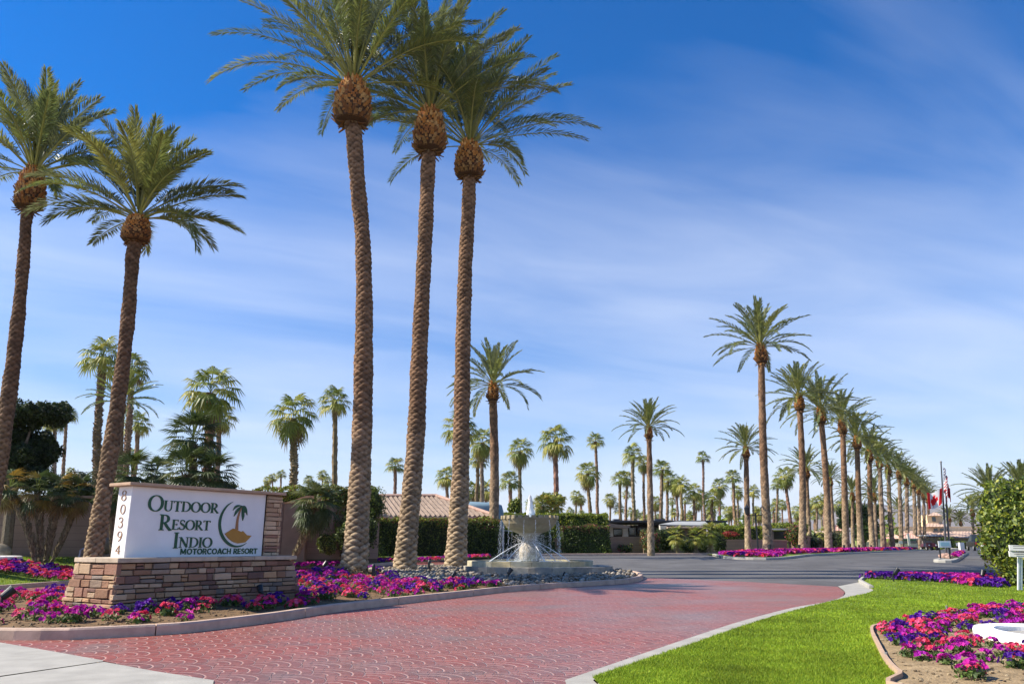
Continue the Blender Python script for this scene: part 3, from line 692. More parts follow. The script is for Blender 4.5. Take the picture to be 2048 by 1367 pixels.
def fan_palm(cx, cy, bx, r, label, group=None, seed=0, tw=None, Y=None, kind=None, zb=None, col=(.25, .165, .105)):
    rnd = random.Random(seed * 13 + 5); Y = Y or 1.75 * 1602 / r; zb = g(Y) + .02 if zb is None else zb
    pt = at(cx, cy, Y); x0 = X_at(bx, Y, zb); root = empty('fan_palm', (x0, Y, zb), label, 'palm tree', group)
    rt = (tw or max(4.0, r * .27)) * mpp(Y, 3) / 2; sc_ = r * mpp(Y, pt.z) / 1.75
    P = []; Rr = []
    for k in range(6):
        f = k / 5; P.append((x0 + (pt.x - x0) * f + math.sin(f * 3.14) * rnd.uniform(-.12, .12), Y, zb - .1 + (pt.z - zb + .15) * f)); Rr.append(rt * (1.15 - .35 * f + (.12 if k == 5 else 0)))
    near = Y < 62
    rough_trunk('trunk', P, Rr, root, seed, tuple(q * rnd.uniform(.85, 1.15) for q in col), 12 if near else 7, .09 if near else .25, stub=int(55 * (pt.z - zb)) if near else 0)
    o = bpy.data.objects.new('crown', FC[(seed if kind is None else kind) % 4]); COL.objects.link(o); o.parent = root
    o.location = (pt.x - x0, 0, pt.z - zb); o.scale = (sc_, sc_, sc_ * rnd.uniform(.9, 1.1)); o.rotation_euler.z = rnd.uniform(0, 6.28)
    return root

# ---- the roadside row of tall date palms
ROWN = ['tallest and nearest palm of the roadside row, standing apart at its left end', 'second palm of the roadside row, right of the tallest one', 'third palm of the roadside row with a rust orange boot',
        'fourth palm of the roadside row counting from the tallest', 'fifth palm of the roadside row counting from the tallest', 'sixth palm of the roadside row, at the overlap of the crowns',
        'seventh palm of the roadside row', 'eighth palm of the roadside row', 'ninth palm of the roadside row, before the guard hut', 'tenth palm of the roadside row, beside the guard hut']
rowpal = [(1520, 688, 1537, 50, 17, 96), (1597, 790, 1604, 58.5, 14, 76), (1640, 815, 1657, 67, 13.5, 76), (1683, 840, 1692, 75, 13, 68), (1712, 872, 1722, 83, 12, 62), (1737, 900, 1746, 91, 11, 56),
          (1757, 915, 1767, 99, 10, 50), (1775, 930, 1786, 107, 9.5, 46), (1797, 940, 1803, 116, 9, 42), (1812, 955, 1815, 124, 8.5, 39), (1826, 962, 1830, 132, 8, 36), (1836, 975, 1841, 141, 7.5, 34), (1846, 985, 1850, 150, 7, 32), (1855, 995, 1860, 160, 6.5, 29)]
for i, (cx, cy, bx, Y, tw, r) in enumerate(rowpal):
    small_date(cx, cy, bx, Y, tw, r, ROWN[i] if i < 10 else 'slender palm at the far end of the roadside row in front of the tan building', 'row of tall date palms along the road', i + 1)
DG = 'shorter date palms scattered behind the crossing road'
for i, (cx, cy, bx, Y, tw, r, lb) in enumerate([
    (986, 765, 985, 42, 20, 92, 'date palm behind the fountain, just right of the three tall palms'),
    (1297, 852, 1302, 48, 13, 62, 'lone date palm between the clipped hedge and the flat roofed house'),
    (1491, 893, 1497, 54, 12, 55, 'date palm just left of the tallest roadside palm, near the street lamp'),
    (1612, 935, 1622, 72, 9, 50, 'date palm behind the first two roadside palms'), (1660, 955, 1668, 80, 8, 38, 'date palm seen between the second and third roadside palms'),
    (1704, 985, 1707, 90, 7, 40, 'low crowned date palm behind the third and fourth roadside palms'), (1748, 985, 1752, 104, 7, 38, 'date palm glimpsed behind the fifth roadside palm'),
    (244, 800, 236, 40, 18, 72, 'shaggy date palm half hidden behind the leaning palm by the sign'),
    (1800, 1020, 1802, 150, 6, 32, 'small date palm above the guard hut roof'), (1898, 1032, 1900, 170, 6, 26, 'small date palm left of the pair rising behind the tan building'), (1921, 1040, 1922, 170, 6, 24, 'middle small date palm rising behind the tan building'),
    (1944, 1018, 1946, 140, 6, 34, 'date palm in front of the pink roof beside the big yellow green shrub'), (1980, 985, 1985, 60, 13, 62, 'date palm crown rising behind the big yellow green shrub'), (2045, 978, 2050, 60, 13, 66, 'date palm crown at the right edge above the big shrub'), (1966, 1015, 1968, 80, 10, 34, 'smaller date palm crown peeking left of the big shrub')]):
    small_date(cx, cy, bx, Y, tw, r, lb, DG, i + 3)

# ---- fan palms of the background, left to right
FP_ = [(110, 842, 104, 30, 'left palm of the pair of small fan palms left of the leaning palm'), (133, 830, 120, 28, 'right palm of the pair of small fan palms left of the leaning palm'), (142, 945, 142, 12, 'tiny fan palm above the dark round bush'),
       (205, 722, 183, 58, 'tall fan palm just left of the leaning date palm'), (262, 742, 245, 46, 'fan palm crown hidden behind the leaning date palm'), (275, 852, 263, 38, 'fan palm right of the leaning palm with one hanging leaf'), (266, 912, 262, 22, 'small fan palm low behind the leaning date palm'),
       (421, 790, 412, 66, 'large full fan palm standing behind the middle of the sign'), (438, 838, 436, 42, 'lower fan palm crown behind the large one above the sign'),
       (587, 838, 583, 55, 'broad fan palm right of the sign, left of a matching one'), (669, 808, 670, 44, 'fan palm touching the left side of the thickest trunk'),
       (790, 935, 791, 30, 'small fan palm between the first and second tall trunks'), (893, 955, 897, 28, 'small fan palm left of the third tall trunk'),
       (920, 862, 941, 48, 'fan palm crown behind the third tall trunk'), (965, 888, 962, 34, 'fan palm crown beside the date palm trunk behind the fountain'), (955, 925, 952, 32, 'lower fan palm crown right of the third tall trunk'), (948, 985, 944, 28, 'bushy low fan palm behind the tiled roof, right of the third trunk'), (972, 985, 975, 28, 'bushy low fan palm behind the blue grey cover'),
       (1040, 905, 1043, 31, 'slim fan palm above the fountain jet, on its left'), (1020, 968, 1021, 33, 'dark trunked fan palm left above the fountain bowl'), (1111, 885, 1114, 42, 'stout fan palm right above the fountain bowl'),
       (1191, 884, 1199, 25, 'tall thin necked fan palm, highest between fountain and lone date palm'), (1175, 950, 1183, 29, 'fan palm at the left foot of the thin necked one'),
       (1240, 962, 1240, 26, 'left palm of a close pair with a bushy crown'), (1254, 958, 1250, 22, 'right palm of a close pair with a bushy crown'), (1266, 912, 1267, 30, 'tall fan palm left of the lone date palm'), (1288, 928, 1287, 22, 'fan palm brushing the left side of the lone date palm'),
       (1324, 942, 1321, 29, 'fan palm right of the lone date palm'), (1336, 962, 1330, 24, 'lower fan palm behind the one right of the lone date palm'), (1362, 972, 1366, 26, 'fan palm in the middle of the grove'), (1352, 975, 1358, 20, 'fan palm left behind the mid grove one'),
       (1406, 918, 1409, 21, 'solitary tall fan palm standing above the grove'), (1388, 985, 1390, 24, 'bright bushy fan palm in the grove'), (1424, 1000, 1425, 26, 'yellow green low fan palm in the grove'), (1439, 975, 1440, 21, 'fan palm of the grove right of the solitary tall one'), (1466, 958, 1472, 25, 'fan palm of the grove left of the street lamp'), (1474, 985, 1480, 18, 'small fan palm right of the one left of the street lamp'),
       (1507, 985, 1504, 18, 'fan palm behind the street lamp'), (1570, 955, 1588, 26, 'leaning fan palm behind the gap of the first two roadside palms'), (1555, 972, 1552, 20, 'thin fan palm left of the leaning one'), (1634, 1005, 1632, 18, 'fan palm behind the second roadside palm'), (1648, 1000, 1650, 17, 'fan palm right behind the second roadside palm'), (1680, 1015, 1683, 18, 'fan palm behind the third roadside palm')]
for i, (cx, cy, bx, r, lb) in enumerate(FP_):
    fan_palm(cx, cy, bx, r, lb, 'fan palms in the background', i, kind={7: 2, 9: 2, 10: 1, 3: 1}.get(i))
rnd = random.Random(77); gl = 'small distant fan palm among many in the far grove on the skyline'
for i in range(78):
    cx = rnd.uniform(1150, 1745) if i > 22 else rnd.uniform(515, 1150); cy = rnd.triangular(985, 1048, 1030) if cx > 1150 else rnd.uniform(1000, 1030)
    if i < 9: cx, cy = [(545, 955), (562, 950), (535, 962), (617, 962), (645, 950), (655, 962), (1220, 1000), (1345, 1005), (1060, 1010)][i]
    r = rnd.uniform(11, 17); fan_palm(cx, cy, cx + rnd.uniform(-3, 3), r, gl, 'distant fan palms', 100 + i, tw=rnd.uniform(3, 5))

# ---- mediterranean fan palms near the sign
dark = [(.075, .115, .035), (.095, .14, .04), (.12, .16, .045)]
def bush_palm(px, py, Y, r, bx, label, seed, hues=dark, dead=0, lo=-35, n=34, tw=12, zb=.4, curve=0, orange=0, cat='palm tree', group=None, seg=20):
    pt = at(px, py, Y); x0 = X_at(bx, Y, zb); root = empty('bush_palm', (x0, Y, zb), label, cat, group)
    Rr = r * mpp(Y, pt.z); rt = tw * mpp(Y) / 2
    V_, F_, C_ = fan_crown(n, Rr * .48, Rr * .62, seg, seed, lo, hues=hues, tipdroop=.05, dead=dead, spread=82)
    P = []; q = []
    for k in range(7):
        f = k / 6; P.append((x0 + (pt.x - x0) * (f + curve * math.sin(f * math.pi)), Y, zb - .1 + (pt.z - zb + .1) * f)); q.append(rt * (.85 + .4 * f))
    rough_trunk('trunk', P, q, root, seed, (.20, .16, .095), 10, .06, stub=260)
    mk('crown', V_ + np.array([pt.x, Y, pt.z]), F_, M['leaf'], root, col=C_)
    return root
bush_palm(385, 885, 26, 66, 390, 'dark bushy fan palm, upper clump above the middle of the sign', 61, zb=.6, lo=-25)
bush_palm(372, 952, 25, 62, 380, 'dark bushy fan palm with yellowish fans just over the sign top, left clump', 62, zb=.6, lo=-50, hues=dark + [(.24, .26, .08)])
bush_palm(425, 962, 25, 62, 425, 'dark bushy fan palm behind the sign, right clump', 63, zb=.6, lo=-50)
bush_palm(262, 960, 26, 56, 262, 'green bushy fan palm behind the left end of the sign top', 64, zb=.6, lo=-50, hues=dark + [(.15, .2, .05)])
bush_palm(312, 955, 30, 40, 312, 'small dark fan palm between the two clumps above the sign', 65, zb=.6, lo=-40)
bush_palm(225, 1000, 25, 40, 228, 'low fan palm tucked between leaning trunk and sign', 68, zb=.6, lo=-60)
od = dark + [(.34, .22, .04), (.30, .24, .06)]
MG = 'four stems of the shrubby fan palm by the left wall'
for i, (px, py, bx, tw, cv, lb) in enumerate([(18, 985, 72, 12, -.12, 'leftmost leaning stem of the four shrubby fan palms, with orange fronds'), (72, 992, 82, 11, -.1, 'second stem of the four shrubby fan palms by the left wall'), (116, 992, 92, 12, .08, 'third, most upright stem of the shrubby fan palms by the left wall'), (156, 998, 104, 9, .1, 'rightmost thin stem of the four shrubby fan palms')]):
    bush_palm(px, py, 25.0 + .25 * i, 46, bx, lb, 80 + i, hues=od, dead=3, n=20, tw=tw, zb=.72, curve=cv, lo=-70, group=MG, seg=16)
bush_palm(630, 1015, 31, 56, 585, 'leaning fan palm with a rounded head against the wall right of the sign', 90, n=44, tw=13, zb=.70, curve=.12, lo=-60, hues=dark + [(.2, .22, .06)])
for i, (px, py, r, lb) in enumerate([(1353, 1076, 23, 'left one of three low fan palms in front of the brown pergola'), (1391, 1078, 23, 'middle one of three low fan palms in front of the brown pergola'), (1420, 1070, 24, 'right one of three low fan palms in front of the brown pergola'), (1085, 1012, 26, 'yellow fronded low palm behind the fountain rim'), (1112, 1015, 24, 'low palm with drooping fronds right behind the fountain')]):
    bush_palm(px, py, 50.5 if i < 3 else 60, r, px + 2, lb, 95 + i, hues=FG if i < 3 else FG + [(.45, .36, .04)], n=26, tw=5, zb=.6, lo=-45, group='low fan palms beyond the crossing road', seg=14)
for i, (px, py) in enumerate([(1643, 1070), (1480, 1050)]):
    bush_palm(px, py, 70, 14, px, ['low fan palm in front of the dark shrubs behind the second roadside palm', 'low fan palm behind the wall near the street lamp'][i], 120 + i, hues=FG, n=18, tw=3, zb=.6, lo=-45, seg=12)

# ================================================================== SHRUBS, HEDGES, TREES
def leaves(P, Nn, size, cols, rs, jit=.9):
    n = len(P); Nn = Nn + rs.normal(0, jit, (n, 3)); Nn /= np.linalg.norm(Nn, axis=1)[:, None] + 1e-9
    a = np.cross(Nn, rs.normal(0, 1, (n, 3))); a /= np.linalg.norm(a, axis=1)[:, None] + 1e-9; b = np.cross(Nn, a)
    s_ = (size * rs.uniform(.6, 1.3, n))[:, None]
    V = np.stack([P - a * s_, P + b * s_ * .5, P + a * s_, P - b * s_ * .5], 1).reshape(-1, 3)
    C = np.array(cols)[rs.randint(0, len(cols), n)] * rs.uniform(.7, 1.25, (n, 1))
    return V, np.arange(n * 4).reshape(-1, 4), C
def blob_pts(rs, n, c, r, lump=.18, seed=0, inner=.35):
    d = rs.normal(0, 1, (n, 3)); d /= np.linalg.norm(d, axis=1)[:, None]
    q = 1 + lump * (np.sin(d[:, 0] * 5 + seed) * np.sin(d[:, 1] * 4.3 + seed * 2) + .7 * np.sin(d[:, 2] * 7 + d[:, 0] * 6 + seed)) + .5 * lump * np.sin(d[:, 1] * 13 + d[:, 2] * 11 + seed)
    depth = 1 - np.abs(rs.normal(0, inner, n)) * .5
    return np.array(c) + d * np.array(r) * (q * depth)[:, None], d
HG = [(.13, .20, .03), (.18, .26, .035), (.09, .15, .025), (.26, .32, .04)]
HY = [(.30, .38, .03), (.38, .44, .035), (.20, .28, .025), (.46, .47, .04), (.14, .20, .03)]
HD = [(.04, .065, .018), (.055, .085, .02), (.03, .05, .015)]
HR = HG + [(.35, .10, .04), (.45, .05, .12), (.28, .16, .04)]
def foliage(name, root, blobs, size, cols, dens, seed, core=.8, partname='foliage'):
    rs = np.random.RandomState(seed); V = []; F = []; C = []; b = 0
    for i, (c, r) in enumerate(blobs):
        A = 4 * math.pi * ((r[0] * r[1]) ** 1.6 / 3 + (r[0] * r[2]) ** 1.6 / 3 + (r[1] * r[2]) ** 1.6 / 3) ** (1 / 1.6)
        P, Nn = blob_pts(rs, int(A * dens), c, r, seed=seed + i * 1.7); v_, f_, c_ = leaves(P, Nn, size, cols, rs); V.append(v_); F.append(f_ + b); C.append(c_); b += len(v_)
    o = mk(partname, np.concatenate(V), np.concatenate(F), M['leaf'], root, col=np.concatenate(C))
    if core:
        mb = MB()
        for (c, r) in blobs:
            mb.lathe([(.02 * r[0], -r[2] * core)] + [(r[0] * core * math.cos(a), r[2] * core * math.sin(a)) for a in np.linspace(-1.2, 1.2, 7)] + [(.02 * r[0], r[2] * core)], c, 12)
        mb.build('light_block_core', M['core'], root)  # solid dark cores added inside the leaf shells to block light
    return o
def shrub(px, py, rx, rz, Y, label, seed, cols=HG, size=.05, dens=260, lumps=5, name='shrub', cat='shrub', zb=.6, group=None, ry=None, core=.78):
    c = at(px, py, Y); k = mpp(Y, c.z); rx *= k; rz *= k; ry = ry or min(rx, 1.2)
    root = empty(name, (c.x, Y, zb), label, cat, group); rnd = random.Random(seed); B = [((c.x, Y, c.z), (rx * .8, ry * .8, rz * .85))]
    for i in range(lumps):
        a = rnd.uniform(0, 6.28); B.append(((c.x + math.cos(a) * rx * .55, Y + math.sin(a) * ry * .5, c.z + rnd.uniform(-.5, .5) * rz), (rx * rnd.uniform(.3, .5), ry * rnd.uniform(.3, .5), rz * rnd.uniform(.35, .55))))
    foliage(name, root, B, size, cols, dens, seed, core); return root
def hedge(x0, x1, yt, yb, Y, depth, label, seed, cols=HG, size=.05, dens=330, name='hedge', zb=None, top=None, topcols=None, Y1=None, bulge=.10, cat='hedge'):
    """clipped hedge between photo columns x0,x1, top row yt; stands at depth Y (front face)"""
    rs = np.random.RandomState(seed); Y1 = Y1 or Y
    pa, pb = at(x0, yt, Y), at(x1, yt, Y1); A = np.array([pa.x, Y]); B = np.array([pb.x, Y1]); L = np.linalg.norm(B - A); t_ = (B - A) / L; nrm = np.array([t_[1], -t_[0]])
    zb = zb if zb is not None else g(Y); root = empty(name, ((pa.x + pb.x) / 2, (Y + Y1) / 2, zb), label, cat)
    zt0, zt1 = pa.z, pb.z; n = int(dens * (L * (pa.z - zb) * 1.3 + L * depth + depth * (pa.z - zb) * 2)); V = []
    u_ = rs.uniform(0, 1, n); f_ = rs.uniform(0, 1, n); A1 = L * (pa.z - zb); A2 = L * depth; A3 = depth * (pa.z - zb); tot = A1 * 1.3 + A2 + 2 * A3
    kind = np.where(f_ < A1 * 1.3 / tot, 0, np.where(f_ < (A1 * 1.3 + A2) / tot, 1, 2)); w_ = rs.uniform(0, 1, n); h_ = rs.uniform(0, 1, n)
    sd_ = np.where(rs.uniform(0, 1, n) < .5, 0., 1.); u_ = np.where(kind == 2, sd_, u_); w_ = np.where(kind == 0, 0, w_); h_ = np.where(kind == 1, 1, h_)
    ins = np.abs(rs.normal(0, .09, n)); bl = bulge * (np.sin(u_ * L * 1.9 + seed) * np.sin(h_ * 3 + seed) + .6 * np.sin(u_ * L * 4.3 + h_ * 5 + 1)) + rs.uniform(0, .03, n)
    N3 = np.zeros((n, 3)); N3[kind == 0, 0] = nrm[0]; N3[kind == 0, 1] = nrm[1]; N3[kind == 1, 2] = 1; q = kind == 2; N3[q, 0] = t_[0] * (2 * u_[q] - 1); N3[q, 1] = t_[1] * (2 * u_[q] - 1)
    zt = zt0 + (zt1 - zt0) * u_
    P = np.stack([A[0] + t_[0] * u_ * L - nrm[0] * w_ * depth, A[1] + t_[1] * u_ * L - nrm[1] * w_ * depth, zb + (zt - zb) * h_], 1) + N3 * (bl - ins)[:, None]
    cidx = np.array(cols); v_, fc, C = leaves(P, N3, size, cols, rs)
    if topcols is not None:
        hi_ = (h_ > .8 + .1 * np.sin(u_ * L * 3)); C = np.where(hi_[:, None], np.array(topcols)[rs.randint(0, len(topcols), n)] * rs.uniform(.75, 1.2, (n, 1)), C)
    mk('foliage', v_, fc, M['leaf'], root, col=C)
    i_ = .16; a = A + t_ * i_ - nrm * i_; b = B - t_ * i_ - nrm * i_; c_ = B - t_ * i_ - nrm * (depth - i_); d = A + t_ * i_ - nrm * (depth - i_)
    MB().hexa([(*a, zb), (*b, zb), (*c_, zb), (*d, zb), (*a, zt0 - i_), (*b, zt1 - i_), (*c_, zt1 - i_), (*d, zt0 - i_)]).build('light_block_core', M['core'], root)  # added dark box behind the hedge leaves, stops light passing through
    return root
# left side
def tree(px, py, Y, blobs, label, seed, cols, size, dens, bx, zb, tr=.16, core=.0, name='broadleaf_tree', limbs=6):
    c = at(px, py, Y); x0 = X_at(bx, Y, zb); root = empty(name, (x0, Y, zb), label, 'tree'); k = mpp(Y, c.z); rnd = random.Random(seed)
    B = [((c.x + dx * k, Y + dy, c.z - dz_ * k), (r * k, r * k * .9, r * k * .85)) for dx, dz_, dy, r in blobs]
    mb = MB(); mid = Vector((x0 + (c.x - x0) * .3, Y, zb + (c.z - zb) * .55)); mb.tube([(x0, Y, zb - .1), mid, c], [tr * 1.2, tr, tr * .5], 8, col=(.3, .24, .17))
    for (b, r) in B[:limbs]: mb.tube([mid, mid.lerp(Vector(b), .6) + Vector((0, 0, .2)), b], [tr * .6, tr * .35, tr * .12], 6, col=(.3, .24, .17))
    mb.build('trunk', M['trunk'], root); foliage('crown', root, B, size, cols, dens, seed, core, 'crown'); return root
rnd = random.Random(4)
bl = [(rnd.uniform(-60, 60), rnd.uniform(-75, 80), rnd.uniform(-.8, .8), rnd.uniform(15, 32)) for _ in range(44)]
tree(25, 885, 27, bl, 'dense dark green tree at the left edge behind the palm clump', 31, HD + [(.08, .12, .03)], .06, 620, 10, .7, core=.55)
shrub(138, 970, 52, 30, 31, 'dark rounded clipped bush above the left wall', 32, HD, .045, 420, name='shrub')
for i, (px, py, rx, rz) in enumerate([(175, 985, 22, 14), (455, 978, 34, 20)]):
    shrub(px, py, rx, rz, 33, ['yellowish bush top right of the dark rounded bush', 'loose twiggy shrub at the right shoulder of the dark palms above the sign'][i], 33 + i, [HG, HD][i], .05, 160, core=.6)
hedge(505, 660, 975, 1020, 34, 1.2, 'long bright green hedge with pink bougainvillea above the wall right of the sign', 40, HY + [(.30, .13, .04)], .05, 420, zb=.8, Y1=35, bulge=.16)
hedge(640, 742, 972, 1110, 33.2, 1.6, 'tall block of hedge behind the thickest palm trunk', 41, HG + [(.30, .16, .03)], .05, 420, zb=.7, bulge=.16)
shrub(742, 1010, 38, 42, 33.5, 'rounded leafy ball of ficus between the first and second tall trunks', 42, HG, .05, 420, zb=.7)
shrub(715, 1070, 45, 48, 32.4, 'dark lower shrub at the foot of the ficus ball', 43, HG[:3] + HD, .05, 420, zb=.7)
shrub(652, 1085, 22, 26, 31.6, 'small olive shrub right of the leaning fan palm', 44, HG + [(.22, .24, .07)], .045, 420, zb=.7)
hedge(750, 905, 1034, 1105, 37, 1.4, 'long bougainvillea hedge in front of the tiled roof house, left stretch', 45, HG + HD, .05, 430, zb=.66, topcols=HR + HY, Y1=39)
hedge(912, 1003, 1037, 1105, 40, 1.4, 'bougainvillea hedge between the third trunk and the fountain', 46, HG + HD, .05, 430, zb=.62, topcols=HR + HY, Y1=41)
hedge(1000, 1215, 1026, 1050, 56, 3, 'flat topped pale green hedge behind the fountain rim', 47, HY, .07, 190, zb=.55)
hedge(1122, 1220, 1050, 1107, 50, 1.6, 'dark clipped hedge with reddish top right of the fountain', 48, HG[:3] + HD, .06, 300, zb=.55, topcols=HR + HD)
hedge(1005, 1110, 1060, 1100, 49, 1.2, 'dark low hedge seen behind the fountain water', 49, HD + HG[:1], .06, 260, zb=.55)
shrub(1028, 1012, 14, 18, 58, 'bright green round shrub left of the fountain jet', 50, HY, .07, 200)
shrub(1108, 1000, 30, 16, 62, 'yellow green bushy palm thicket right of the fountain jet', 51, HY + [(.5, .36, .04)], .09, 150)
shrub(1300, 1080, 24, 26, 51, 'shrub with red blossoms at the foot of the lone date palm', 52, HR + HD, .055, 300)
shrub(1330, 1082, 26, 26, 52, 'dark shrub right of the lone date palm foot', 53, HD + HG[:1], .055, 300)
shrub(1372, 1090, 18, 17, 53, 'dark shrub between the left and middle low fan palms', 54, HD + HG[:1], .055, 300)
shrub(1405, 1092, 16, 15, 53, 'dark shrub between the middle and right low fan palms', 55, HD + HG[:1], .055, 300)
shrub(1436, 1085, 17, 22, 52, 'dark shrub at the left end of the long low wall', 56, HD + HG[:1], .055, 300)
shrub(1243, 1096, 12, 10, 51, 'small red tinged shrub in front of the low wall', 57, HR + HD, .05, 220); shrub(1258, 1095, 10, 12, 51, 'spindly shrub in front of the low wall', 58, HR + HD, .05, 160)
hedge(1425, 1530, 1052, 1077, 58, 2, 'bright green hedge above the long low wall, left of the tallest roadside palm', 59, HY, .07, 220, zb=1.0)
shrub(1462, 1067, 17, 6, 56, 'flat red bougainvillea mound above the long low wall', 60, [(.5, .04, .05), (.4, .06, .03)], .06, 300, zb=1.5)
for i, (px, py, rx, rz, Y) in enumerate([(1590, 1070, 24, 26, 62), (1600, 1055, 18, 16, 66), (1625, 1085, 18, 18, 68), (1650, 1080, 24, 20, 72), (1675, 1082, 18, 18, 80), (1560, 1055, 24, 12, 66)]):
    shrub(px, py, rx, rz, Y, ['rusty green shrub between first and second roadside palms', 'light green shrub top behind the rusty one', 'dark shrub behind the second roadside palm', 'dark shrub between second and third roadside palms', 'dark shrub behind the third roadside palm', 'green shrub behind the white flat canopy'][i], 70 + i, [HR, HY, HD, HD, HD + HG, HY][i], .08, 150, group='shrubs behind the roadside row')
rnd = random.Random(9); bl = [(rnd.uniform(-32, 32), rnd.uniform(-26, 30), rnd.uniform(-2, 2), rnd.uniform(12, 20)) for _ in range(16)]
tree(1728, 1045, 108, bl, 'large round dark green tree behind the fourth and fifth roadside palms', 81, [(.05, .10, .02), (.07, .13, .025), (.10, .17, .03)], .16, 55, 1728, .55, .3, core=.7)
# big shrub at right
cb = at(2058, 1070, 22); kk = mpp(22, 2); rnd = random.Random(12)
root = empty('shrub', (cb.x, 22.2, g(22)), 'big yellow green broad leaved shrub on the right edge behind the white sign', 'shrub')
B = [((cb.x + (dx + (26 if dx < -30 else 0)) * kk, 22.4 + dy, cb.z - dz_ * kk), (r * kk, r * kk, r * kk)) for dx, dz_, dy, r in
     [(0, 0, 0, 80), (-40, -30, 0, 50), (-35, 30, 0, 50), (-42, 58, -.2, 38), (0, 60, -.1, 50), (-10, -70, .2, 45), (30, -60, 0, 50), (40, 40, -.2, 60), (-60, 0, .1, 36), (-56, 75, -.2, 24), (-20, 82, -.4, 26), (-62, -42, .2, 26), (60, 0, 0, 70), (-48, -64, .4, 24)]]
foliage('foliage', root, B, .062, HY[:4] + HG, 340, 91, .8)
rs = np.random.RandomState(3); mbx = []
shrub(1980, 1012, 20, 30, 40, 'feathery lighter green shrub left behind the big yellow green one', 93, [(.13, .22, .03), (.17, .27, .04)], .05, 230, zb=.5)
# far vegetation mass on the skyline
rs = np.random.RandomState(8); n = 15000; px = rs.uniform(-900, 1810, n); Yd = rs.uniform(120, 200, n)
hgt = (2.2 + 1.6 * np.sin(px * .031) * np.sin(px * .013 + 1) + 1.0 * np.sin(px * .11)); z = .5 + rs.uniform(0, 1, n) ** .6 * np.maximum(hgt, .6) * 1.25
Xf = (px - 1024) * Yd * CT / FP
v_, fc, C = leaves(np.stack([Xf, Yd, z], 1), np.tile([0, -1., .3], (n, 1)), .55, HG + HY[:3], rs)
mk('far_greenery', v_, fc, M['leaf'], col=C)['kind'] = 'stuff'
# ================================================================== PETUNIAS
PC = {'magenta': [(.58, .015, .34), (.68, .035, .42), (.46, .02, .42)], 'coral': [(.85, .07, .18), (.82, .13, .28), (.78, .05, .11)], 'violet': [(.085, .012, .30), (.12, .015, .36), (.16, .02, .38)]}
def petunia(rs, Rp, nb, pal, br=.034, dense=1.0):
    n = int(150 * dense); d = rs.normal(0, 1, (n, 3)); d /= np.linalg.norm(d, axis=1)[:, None]; d[:, 2] = np.abs(d[:, 2]) * .9
    P = d * np.array([Rp, Rp, Rp * .7]) * rs.uniform(.35, 1, (n, 1)); P[:, 2] += .01
    lv = leaves(P, d, .026, [(.11, .20, .035), (.15, .25, .05), (.08, .14, .03), (.20, .26, .08)], rs)
    V = []; F = []; C = []
    for i in range(nb):
        a = rs.uniform(0, 6.283); e = rs.uniform(.15, 1.5); dr = np.array([math.cos(a) * math.cos(e), math.sin(a) * math.cos(e), math.sin(e)])
        c = dr * np.array([Rp, Rp, Rp * .82]) * rs.uniform(.9, 1.12) + [0, 0, .03]
        nrm = dr + rs.normal(0, .35, 3) + [0, 0, .25]; nrm /= np.linalg.norm(nrm); s_ = np.cross(nrm, [0, .3, 1.]); s_ /= np.linalg.norm(s_) + 1e-9; q = np.cross(nrm, s_)
        r = br * rs.uniform(.8, 1.2); b = len(V); V.append(c - nrm * r * .4); col = np.array(pal[rs.randint(len(pal))]) * rs.uniform(.8, 1.2)
        for k in range(10):
            t_ = 2 * math.pi * k / 10 + .2; rr = r * (1.08 if k % 2 == 0 else .84); V.append(c + (s_ * math.cos(t_) + q * math.sin(t_)) * rr + nrm * r * .12 * (1 if k % 2 else -.6))
        for k in range(10): F.append((b, b + 1 + k, b + 1 + (k + 1) % 10)); C.append(col)
    return lv, (np.array(V), F, np.array(C))
PV = {}
for cname, pal in PC.items():
    for j in range(3):
        rs = np.random.RandomState(j * 5 + len(cname)); lv, bl = petunia(rs, .13 + .015 * j, 15 + 3 * j, pal)
        PV[cname, j] = (shared('foliage', lv[0], lv[1].tolist(), lv[2], M['leaf']), shared('blossoms', *bl, M['petal']))
def plant(x, y, z, cname, label, group, rs, sc=1.0, small=False):
    r_ = empty('petunia', (x, y, z), label, 'flower', group, rs.uniform(0, 6.28)); j = rs.randint(3); r_.scale = (sc, sc, sc)
    for nm, me in zip(('foliage', 'blossoms'), PV[cname, j]):
        o = bpy.data.objects.new(nm, me); COL.objects.link(o); o.parent = r_
def patchcol(x, y, s, rs, w=(.42, .28)):
    q = .5 + .35 * math.sin(x * 2.3 + s) * math.sin(y * 1.9 + s * 2) + .2 * math.sin(x * 5.1 - y * 4.3 + s) + rs.uniform(-.28, .28)
    return 'magenta' if q < w[0] else ('coral' if q < w[0] + w[1] else 'violet')
# island: sign bed
# sign frame of reference (origin = front left foot of the white panel)
SU = np.array([.539, .843]); SV = np.array([-.843, .539]); S0 = np.array([-6.176, 12.8]); SUN2 = SU
def sw(u, v, z): p = S0 + SU * u + SV * v; return Vector((p[0], p[1], z))
sq = [tuple(sw(a, b, 0))[:2] for a, b in ((-.55, -.58), (3.35, -.58), (3.35, .95), (-.55, .95))]
def spread(poly, n, dmin, seed, ok=None):
    rs = np.random.RandomState(seed); xs = [p[0] for p in poly]; ys = [p[1] for p in poly]; out = []
    for _ in range(n * 60):
        x, y = rs.uniform(min(xs), max(xs)), rs.uniform(min(ys), max(ys))
        if not inpoly([x], [y], poly)[0]: continue
        if ok and not ok(x, y, rs): continue
        if any((x - a) ** 2 + (y - b) ** 2 < dmin ** 2 for a, b in out): continue
        out.append((x, y))
        if len(out) >= n: break
    return out
trunks = [(X_at(705, YA, 0), YA, .5), (X_at(808, YB, 0), YB, .6), (X_at(910, YC, 0), YC, .6)]
bedpoly = shrink(island, .32)
